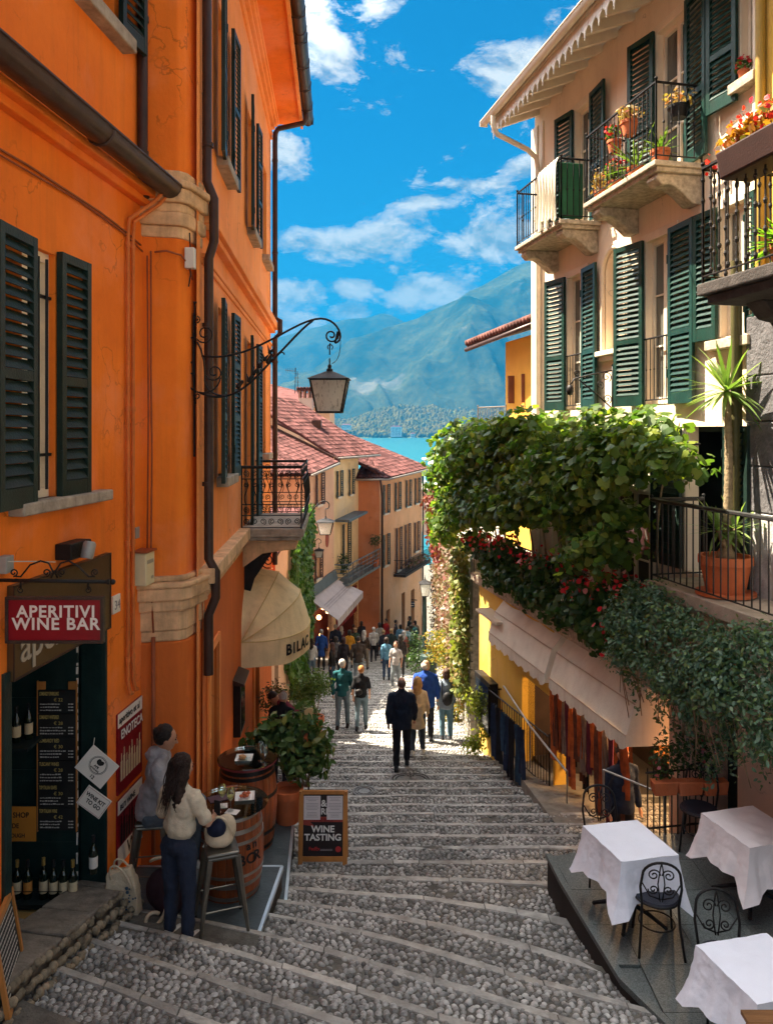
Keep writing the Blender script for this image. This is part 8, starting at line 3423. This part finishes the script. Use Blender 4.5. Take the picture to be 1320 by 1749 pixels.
def person(lab, x, y, z0, h, rz, top=(.1, .1, .1), legs=(.03, .04, .07), hair=(.03, .02, .015), style='short', skin=None, shoe=None,
           stride=.0, arms=None, hem=.86, sleeves='long', vox=.020, lean=0.0, head=0.0, seated=False, wide=1.0, fem=False, coat=None, group=None, bend=0.0, loose=1.0, nod=0.0):
    """built facing +y; stride in metres between the feet; arms = ((elbow),(wrist)) for left (-x) and right (+x)"""
    k = h / 1.75
    skin = skin or SK
    t_ = thing('person', lab, 'person', (x, y, z0), group)
    M0 = Matrix.Translation((x, y, z0)) @ Matrix.Rotation(rz, 4, 'Z') @ Matrix.Scale(k, 4)
    hz = .93 if not seated else .0

    def bp(p):                     # lean / bend of everything above the hips
        p = Vector(p)
        a = lean + bend
        if p.z > .95:
            q = Vector((p.x, p.y, p.z - .95))
            q = Matrix.Rotation(-a, 3, 'X') @ q
            return Vector((q.x, q.y, q.z + .95))
        return p
    sw = (.158 if fem else .178) * wide
    sh = {s: bp((s * sw, 0, 1.395)) for s in (-1, 1)}
    arms = arms or {}
    el, wr = {}, {}
    for s in (-1, 1):
        e, w = arms.get(s, ((s * (sw + .06), -.03 + .06 * s * (stride > 0), 1.13), (s * (sw + .05), .05 + .1 * s * (stride > 0), .89)))
        el[s], wr[s] = bp(e), bp(w)
    hipx = .095
    ft, kn = {}, {}
    for s in (-1, 1):
        if seated:
            kn[s] = Vector((s * .12, .42, .93))
            ft[s] = Vector((s * .11, .40, .48))
        else:
            fy = s * stride / 2
            kn[s] = Vector((s * .10, fy * .5 + (.05 if fy else .01), .50 + (.02 if stride and s < 0 else 0)))
            ft[s] = Vector((s * .105, fy, .09 + (.05 if stride and s < 0 else 0)))
    # ---- body, one continuous mesh
    q = B(M0)
    hc = bp((0, .015, 1.635))
    Mh = Matrix.Rotation(head, 3, 'Z') @ Matrix.Rotation(-lean - bend - nod, 3, 'X')
    q.ball(hc, .098, 8, (.80, .98, 1.16), Mh)
    q.ball(hc + Mh @ Vector((0, .03, -.055)), .068, 6, (.86, .95, .9), Mh)          # jaw
    q.cone2(hc + Mh @ Vector((0, .088, .012)), hc + Mh @ Vector((0, .112, -.022)), .010, .015, 6)   # nose
    for s in (-1, 1):
        q.ball(hc + Mh @ Vector((s * .078, -.005, -.008)), .026, 4, (.4, .7, 1.1), Mh)  # ears
    q.ball(hc + Mh @ Vector((0, .088, -.052)), .018, 4, (1.3, .5, .5), Mh)
    q.cone2(bp((0, -.01, 1.45)), hc + Vector((0, -.02, -.06)), .056, .052, 10)
    q.ball(bp((0, 0, 1.30)), .16, 8, (1, .6, 1.1))
    q.ball(bp((0, 0, 1.08)), .13, 8, (1, .62, 1.3))
    q.ball((0, -.01, .93), .14, 8, (1, .65, .8))
    for s in (-1, 1):
        q.cone2(bp((s * .045, 0, 1.42)), sh[s], .045, .045, 8)
        q.cone2(sh[s], el[s], .045, .036, 8)
        q.cone2(el[s], wr[s], .035, .026, 8)
        d_ = (wr[s] - el[s]).normalized()
        sd_ = d_.cross(Vector((0, 1, 0.3))).normalized() if abs(d_.y) < .9 else Vector((1, 0, 0))
        pn = wr[s] + d_ * .055
        q.ball(pn, .036, 5, (.65, .8, 1.2))
        q.cone2(wr[s], pn, .024, .028, 6)
        up_ = sd_.cross(d_).normalized()
        for f in range(4):
            o = sd_ * (f - 1.5) * .017
            L = (.058, .068, .064, .05)[f]
            m1 = pn + d_ * .03 + o
            m2 = m1 + d_ * L * .6 + up_ * .012
            q.cone2(m1, m2, .0095, .0085, 5)
            q.cone2(m2, m2 + d_ * L * .35 + up_ * .022, .0085, .007, 5)
        q.cone2(pn - sd_ * .02, pn - sd_ * .045 + d_ * .035 + up_ * .01, .011, .009, 5)
        q.cone2((s * hipx, 0, .90), kn[s], .075, .05, 8)
        q.cone2(kn[s], ft[s], .048, .032, 8)
        q.cone2(ft[s] + Vector((0, -.02, -.045)), ft[s] + Vector((0, .13, -.055)), .032, .026, 6)
    soft(q, 'body', skin, t_, vox if vox > .015 else .0085, 0, sm=2)
    # ---- eyes and brows on faces one can see
    q = B(M0)
    for s in (-1, 1):
        q.ball(hc + Mh @ Vector((s * .032, .088, .015)), .008, 4)
        q.cone2(hc + Mh @ Vector((s * .018, .096, .036)), hc + Mh @ Vector((s * .048, .086, .036)), .004, .003, 4)
    q.build('eyes', M_blk, t_, smooth=True)
    # ---- top
    q = B(M0)
    lo = loose
    q.ball(bp((0, 0, 1.29)), .178 * wide * lo, 10, (.98, .66, 1.05))
    q.ball(bp((0, .0, 1.12)), .16 * wide * lo, 10, (.98, .72, 1.2))
    zz = max(hem, .86)
    q.ball(bp((0, 0, 1.0)) if hem < 1.0 else bp((0, 0, 1.1)), .172 * wide * lo, 10, (1.0, .70, .75))
    if hem < .95:
        q.tube([bp((0, 0, 1.15)), (0, 0, .98), (0, -.005, hem + .04), (0, -.005, hem)], [.14 * wide * lo, .148 * wide * lo, .158 * wide * lo, .155 * wide * lo], 16)
    for s in (-1, 1):
        q.cone2(bp((s * .045, -.005, 1.44)), sh[s], .055, .062 * lo, 10)
        if sleeves == 'long':
            q.cone2(sh[s], el[s], .061 * lo, .050 * lo, 10)
            q.cone2(el[s], el[s].lerp(wr[s], .93), .054 * lo, .042 * lo, 10)
        else:
            q.cone2(sh[s], sh[s].lerp(el[s], .8), .07 * lo, .064 * lo, 10)
    if style != 'hood':
        q.cone2(bp((0, -.01, 1.44)), bp((0, -.01, 1.51)), .075, .066, 10)
    else:
        q.ball(bp((0, -.085, 1.47)), .10, 8, (1.15, .7, .75))
        q.cone2(bp((-.09, .02, 1.48)), bp((.09, .02, 1.48)), .045, .045, 8)
        q.cone2(bp((0, -.01, 1.42)), bp((0, -.01, 1.50)), .085, .08, 10)
    soft(q, 'top', cloth(top), t_, vox, .042 * k, .075 if vox < .016 else .11, 3)
    # ---- trousers
    q = B(M0)
    q.ball((0, -.012, .94), .175 * wide, 10, (1.0, .70, .62))
    for s in (-1, 1):
        q.cone2((s * hipx, -.01, .90), kn[s], .098, .072 * lo, 10)
        q.cone2(kn[s], kn[s].lerp(ft[s], .92), .070 * lo, .058 * lo, 10)
    soft(q, 'trousers', cloth(legs), t_, vox, .034 * k, .075 if vox < .016 else .11, 3)
    # ---- shoes
    for s in (-1, 1):
        q = B(M0)
        a = ft[s]
        q.cone2(a + Vector((0, -.045, -.045)), a + Vector((0, .135, -.055)), .045, .038, 8)
        q.cone2(a + Vector((0, -.03, -.0)), a + Vector((0, -.03, -.05)), .042, .045, 8)
        q.box(tuple(a + Vector((-.042, -.085, -.09))), tuple(a + Vector((.042, .165, -.072))))
        soft(q, 'shoe', shoe or SHOE, t_, .014, 0, sm=2)
    # ---- hair
    if style != 'bald':
        q = B(M0)
        if style == 'short':
            q.ball(hc + Mh @ Vector((0, -.026, .03)), .102, 8, (.86, .92, 1.02), Mh)
        elif style == 'thin':
            q.ball(hc + Mh @ Vector((0, -.035, .0)), .095, 8, (.9, .82, .85), Mh)
        else:
            q.ball(hc + Mh @ Vector((0, -.034, .03)), .106, 8, (.9, .93, 1.04), Mh)
        if style == 'bob':
            q.ball(hc + Mh @ Vector((0, -.04, -.05)), .10, 8, (.95, .7, 1.1), Mh)
        if style in ('long', 'wavy'):
            n = 9
            for i in range(n):
                a = math.pi * (.1 + .8 * i / (n - 1))
                p0 = hc + Mh @ Vector((math.cos(a) * .07, -math.sin(a) * .08, .0))
                pts = [p0]
                L = .36 if style == 'long' else .40
                conv = .3 if style == 'wavy' else .8
                for j in range(1, 7):
                    t = j / 6
                    pts.append(p0.lerp(Vector((hc.x + .03 * (style == 'wavy'), hc.y - .10, p0.z)), t * (1 - conv)) + Vector((.018 * math.sin(j * 1.9 + i), -.03 * t + .014 * math.cos(j * 2 + i), -L * t)))
                q.tube(pts, [.04, .044, .044, .042, .038, .03, .012], 7)
        if style in ('bun', 'hood'):
            q.ball(hc + Mh @ Vector((0, -.105, .05)), .045, 6)
        # the face stays free: push hair back
        soft(q, 'hair', mat('hair_%s' % str(hair), hair, .55, .35, 30, .6, 120, grain=(1, 1, .25)), t_, .012 if vox < .016 else .016, .014 if style in ('short', 'thin', 'bun', 'hood') else .03, .035, 2)
    if vox < .015:
        q = B(M0)
        rr = random.Random(5)
        for i in range(70 if style == 'wavy' else 26):
            a = rr.uniform(0, 2 * math.pi)
            e = rr.uniform(.1, 1.1)
            p0 = hc + Mh @ Vector((math.cos(a) * .1 * math.cos(e), -.035 + math.sin(a) * .1 * math.cos(e) - .01, .03 + .105 * math.sin(e)))
            end = hc + Mh @ (Vector((rr.uniform(-.06, .08), -.12, -rr.uniform(.22, .42))) if style == 'wavy' else Vector((rr.uniform(-.02, .02), -.12, .06)))
            mid = hc + Mh @ Vector((p0.x - hc.x, -.115, -.02))
            pts = bez(p0, p0.lerp(mid, .6) + Vector((0, 0, .01)), mid, end, 10)
            pts = [p_ + Vector((.010 * math.sin(j * 1.7 + i), .006 * math.cos(j * 1.5 + i), 0)) * (j / 10) for j, p_ in enumerate(pts)]
            q.tube(pts, [.0055] * 8 + [.0045, .003, .001], 4)
        q.build('hair_locks', mat('hair_%s' % str(hair), hair), t_, smooth=True, kind='stuff')
    return t_, M0


# woman at the barrel
d0 = -4.70
wx, wy = -1.90, 7.06
A = {1: ((.285, .05, 1.16), (.19, .27, 1.12)), -1: ((-.25, .03, 1.14), (-.18, .24, 1.03))}
w_, Mw = person('woman in a cropped cream top and dark trousers holding a phone by the front barrel', wx, wy, d0, 1.70, R(-24), (.60, .51, .38), (.022, .03, .055), (.028, .014, .010), 'wavy', SK,
                WSHOE, arms=A, hem=1.03, sleeves='short', vox=.0135, fem=True, head=R(-14), lean=.06, nod=.25, wide=.96, loose=1.04)
t_ = thing('mobile_phone', 'dark phone held in the hand of the woman in the cream top', 'phone', Mw @ Vector((.2, .33, 1.18)))
q = B(Mw)
q.box((.165, .315, 1.10), (.235, .325, 1.24))
q.build('casing', M_blk, t_, bevel=.003)
# seated man in grey hoodie
A = {1: ((.25, .10, 1.14), (.14, .33, 1.06)), -1: ((-.25, .08, 1.13), (-.15, .32, 1.06))}
person('man with dark tied hair in a grey hoodie sitting on a stool against the wall', -2.36, 7.80, -4.70 - .93 + .83, 1.80, R(-82), (.30, .29, .31), (.10, .12, .15), (.018, .012, .010), 'hood', SK2,
       WSHOE, arms=A, seated=True, vox=.0135, lean=.16, nod=.1, hem=.88, loose=1.12, head=R(6))
# walking people
NV = (.012, .018, .035)


def walker(lab, px, d, **k):
    x = (px - 660) / F * d
    return person(lab, x, d, gz(x, d) + .015, k.pop('h', 1.72), R(k.pop('face', 0)), **k)


walker('broad man in a navy padded jacket and black trousers walking in the centre', 686, 15.0, h=1.78, top=NV, legs=(.01, .011, .016), hair=(.10, .06, .045), style='thin', skin=SK2, stride=.42, hem=.80, wide=1.14, loose=1.1, nod=.1)
walker('blonde woman in a cream coat walking behind the man in navy', 713, 16.2, h=1.64, top=(.62, .48, .30), legs=(.05, .07, .10), hair=(.45, .27, .11), style='long', stride=.25, hem=.62, fem=True, loose=1.08, shoe=WSHOE, face=-8)
walker('tall white-haired man in a bright blue jacket looking up to the right', 727, 17.7, h=1.88, top=(.015, .06, .30), legs=(.012, .014, .02), hair=(.6, .56, .5), style='thin', stride=.15, hem=.78, wide=1.12, loose=1.12, head=R(-50), face=-5, nod=-.15)
t_, Mq = walker('woman with a grey-blue jacket and jeans carrying a small black backpack', 762, 18.0, h=1.68, top=(.22, .27, .33), legs=(.10, .19, .25), hair=(.07, .035, .02), style='bob', stride=.1, hem=.80, fem=True, loose=1.1, face=3)
b_ = thing('backpack', 'small black backpack worn by the woman in the grey-blue jacket', 'bag', Mq @ Vector((0, -.2, 1.1)))
q = B(Mq)
q.ball((0, -.19, 1.08), .15, 8, (.85, .6, 1.15))
soft(q, 'bag_body', M_blk, b_, .016, .012)
q = B(Mq)
for s in (-1, 1):
    q.tube([(s * .1, -.155, 1.0), (s * .13, -.16, 1.25), (s * .12, -.07, 1.47), (s * .12, .05, 1.46)], .016, 6)
q.build('strap', M_blk, b_)
walker('grey-haired man in a teal jumper and grey jeans walking on the left', 585, 19.3, h=1.76, top=(.012, .085, .10), legs=(.13, .17, .20), hair=(.5, .48, .45), style='short', stride=.34, hem=.86, face=-4, head=R(-28))
t_, Mq = walker('short red-haired woman in black with a small bag on her back', 617, 19.0, h=1.60, top=(.012, .012, .014), legs=(.11, .16, .19), hair=(.42, .17, .05), style='short', stride=.25, hem=.92, fem=True, sleeves='short', face=-6)
b_ = thing('shoulder_bag', 'small black bag on the back of the red-haired woman', 'bag', Mq @ Vector((-.05, -.17, 1.1)))
q = B(Mq)
q.ball((-.05, -.16, 1.08), .11, 6, (1, .5, .8))
soft(q, 'bag_body', M_iron, b_, .016, .01)
walker('man in a dark brown jacket walking down past the red-haired woman', 612, 28.0, h=1.76, top=(.045, .032, .026), legs=(.16, .19, .22), hair=(.03, .02, .015), style='short', stride=.3, hem=.82, wide=1.1, vox=.024)
walker('person in a pale grey jumper and black trousers walking far down the centre', 638, 37.0, h=1.70, top=(.42, .42, .42), legs=(.015, .015, .02), hair=(.5, .48, .45), style='short', stride=.2, vox=.03)
walker('woman in a light blue shirt and dark jeans beside the woman in sunglasses', 660, 29.5, h=1.64, top=(.10, .24, .36), legs=(.03, .05, .10), hair=(.04, .025, .02), style='bob', stride=.15, fem=True, vox=.024)
walker('woman with long dark hair, sunglasses and pale jeans facing us', 676, 27.6, h=1.64, top=(.35, .32, .31), legs=(.20, .23, .25), hair=(.05, .02, .015), style='long', stride=.2, fem=True, vox=.024, face=160, sleeves='short')
walker('person dressed in black behind the woman in sunglasses', 684, 30.5, h=1.70, top=(.02, .015, .015), legs=(.02, .02, .02), hair=(.02, .015, .012), style='long', stride=.1, fem=True, vox=.026)
walker('person in a washed light blue jacket right of the dark figure', 696, 37.0, h=1.72, top=(.20, .34, .42), legs=(.02, .025, .03), hair=(.06, .05, .04), style='short', stride=.2, vox=.03)
walker('person in a mustard yellow jumper walking on the left side', 597, 34.0, h=1.68, top=(.50, .22, .015), legs=(.40, .33, .24), hair=(.04, .03, .02), style='bob', stride=.2, fem=True, vox=.028)
walker('person in a cobalt blue coat near the grey awning', 549, 33.0, h=1.74, top=(.02, .07, .30), legs=(.02, .02, .03), hair=(.3, .28, .26), style='short', stride=.1, hem=.6, vox=.028)
walker('woman with a white top and dark ponytail near the left wall', 532, 29.5, h=1.60, top=(.55, .53, .53), legs=(.16, .22, .3), hair=(.02, .014, .012), style='long', stride=.1, fem=True, vox=.026)
walker('tall person in a navy coat in front of the shop awning', 573, 36.5, h=1.84, top=(.015, .025, .06), legs=(.35, .3, .25), hair=(.3, .28, .25), style='short', hem=.7, stride=.1, vox=.03, wide=1.1)
walker('dark-haired woman in black standing before the red shop', 567, 27.5, h=1.62, top=(.015, .012, .013), legs=(.03, .05, .09), hair=(.06, .025, .02), style='long', stride=.1, fem=True, vox=.026, face=70)
walker('person in a black top partly behind the brown-jacketed man', 587, 29.5, h=1.64, top=(.02, .015, .02), legs=(.02, .02, .03), hair=(.05, .02, .02), style='bob', stride=.1, fem=True, vox=.026)
walker('bald man in a dark jacket behind the leafy pot plant', 478, 13.6, h=1.70, top=(.015, .018, .025), legs=(.02, .02, .03), hair=(.5, .48, .46), style='thin', face=-15, bend=.25, nod=.3)
walker('person in a maroon jumper bending over by the left wall', 508, 14.4, h=1.74, top=(.14, .012, .03), legs=(.03, .03, .04), hair=(.05, .03, .03), style='short', face=75, bend=.75, nod=.5, wide=1.05)
x = 3.0
person('shopkeeper in dark navy standing in the shade under the awning', 3.24, 10.6, -6.1, 1.78, R(200), (.012, .02, .045), (.012, .014, .022), (.03, .02, .02), 'short', wide=1.1)
cr = [(642, 46, (.03, .03, .03)), (650, 52, (.05, .03, .03)), (659, 44, (.35, .03, .03)), (668, 50, (.03, .04, .06)), (676, 43, (.08, .08, .09)), (684, 41, (.10, .25, .38)), (690, 55, (.02, .02, .02)), (699, 47, (.03, .05, .05)),
      (706, 42, (.08, .28, .30)), (712, 52, (.04, .03, .03)), (604, 41, (.04, .02, .02)), (617, 42, (.02, .02, .03)), (628, 45, (.10, .09, .10)), (633, 56, (.2, .17, .15)), (718, 58, (.3, .3, .32)), (672, 58, (.25, .04, .04))]
words = ['black', 'maroon', 'red', 'dark blue', 'grey', 'sky blue', 'black', 'dark green', 'turquoise', 'brown', 'dark brown', 'navy', 'dusky grey', 'beige', 'pale grey', 'crimson']
place = ['left of centre', 'beyond the first rank', 'near the salmon house corner', 'in the middle of the far crowd', 'just behind the sunglasses woman', 'standing out in the far crowd', 'deepest in the crowd', 'close to the lamp post',
         'beside the lamp post', 'far right of the crowd', 'at the lit shop', 'next to the lit shop', 'outside the shop corner', 'at the far corner', 'last before the lake', 'at the very back']
for i, (px, d, c) in enumerate(cr):
    walker('distant person in %s, %s' % (words[i], place[i]), px, d, h=1.62 + .16 * ((i * 7) % 5) / 4, top=c, legs=(.03, .03, .04), hair=(.04, .03, .025), style=('short', 'bob')[i % 2], stride=.15, vox=.036, face=(i * 67) % 360, group='distant crowd at the foot of the stairs')

more = [(574, 31, (.12, .12, .13), 'grey'), (607, 37, (.03, .05, .03), 'olive'), (622, 33, (.05, .03, .02), 'brown'), (648, 40, (.25, .24, .22), 'light grey'), (655, 36, (.02, .02, .03), 'black'), (690, 34, (.3, .1, .08), 'brick red'),
        (702, 38, (.03, .03, .05), 'midnight blue'), (668, 34, (.02, .03, .03), 'charcoal'), (583, 39, (.1, .02, .03), 'wine red'), (709, 45, (.35, .3, .2), 'sand'), (596, 45, (.02, .02, .02), 'black'), (640, 49, (.05, .12, .16), 'petrol')]
near = ['by the ivy wall', 'before the lit shop', 'behind the brown jacket', 'past the pale grey jumper', 'between the two blue tops', 'right of the woman in sunglasses', 'near the low bush', 'just above the light blue shirt', 'under the grey awning', 'next to the lamp post', 'deep under the grey balcony', 'beneath the flower balcony']
for i, (px, d, c, w) in enumerate(more):
    walker('walker in a %s top %s' % (w, near[i]), px, d, h=1.60 + .15 * ((i * 5) % 4) / 3, top=c, legs=((.03, .03, .04), (.10, .14, .2), (.2, .17, .13))[i % 3], hair=((.04, .03, .025), (.3, .2, .1), (.4, .38, .36))[i % 3], style=('bob', 'short', 'long')[i % 3], stride=.1 + .2 * (i % 3) / 2, vox=.03, face=(i * 37) % 60 - 30, fem=i % 2 == 0)
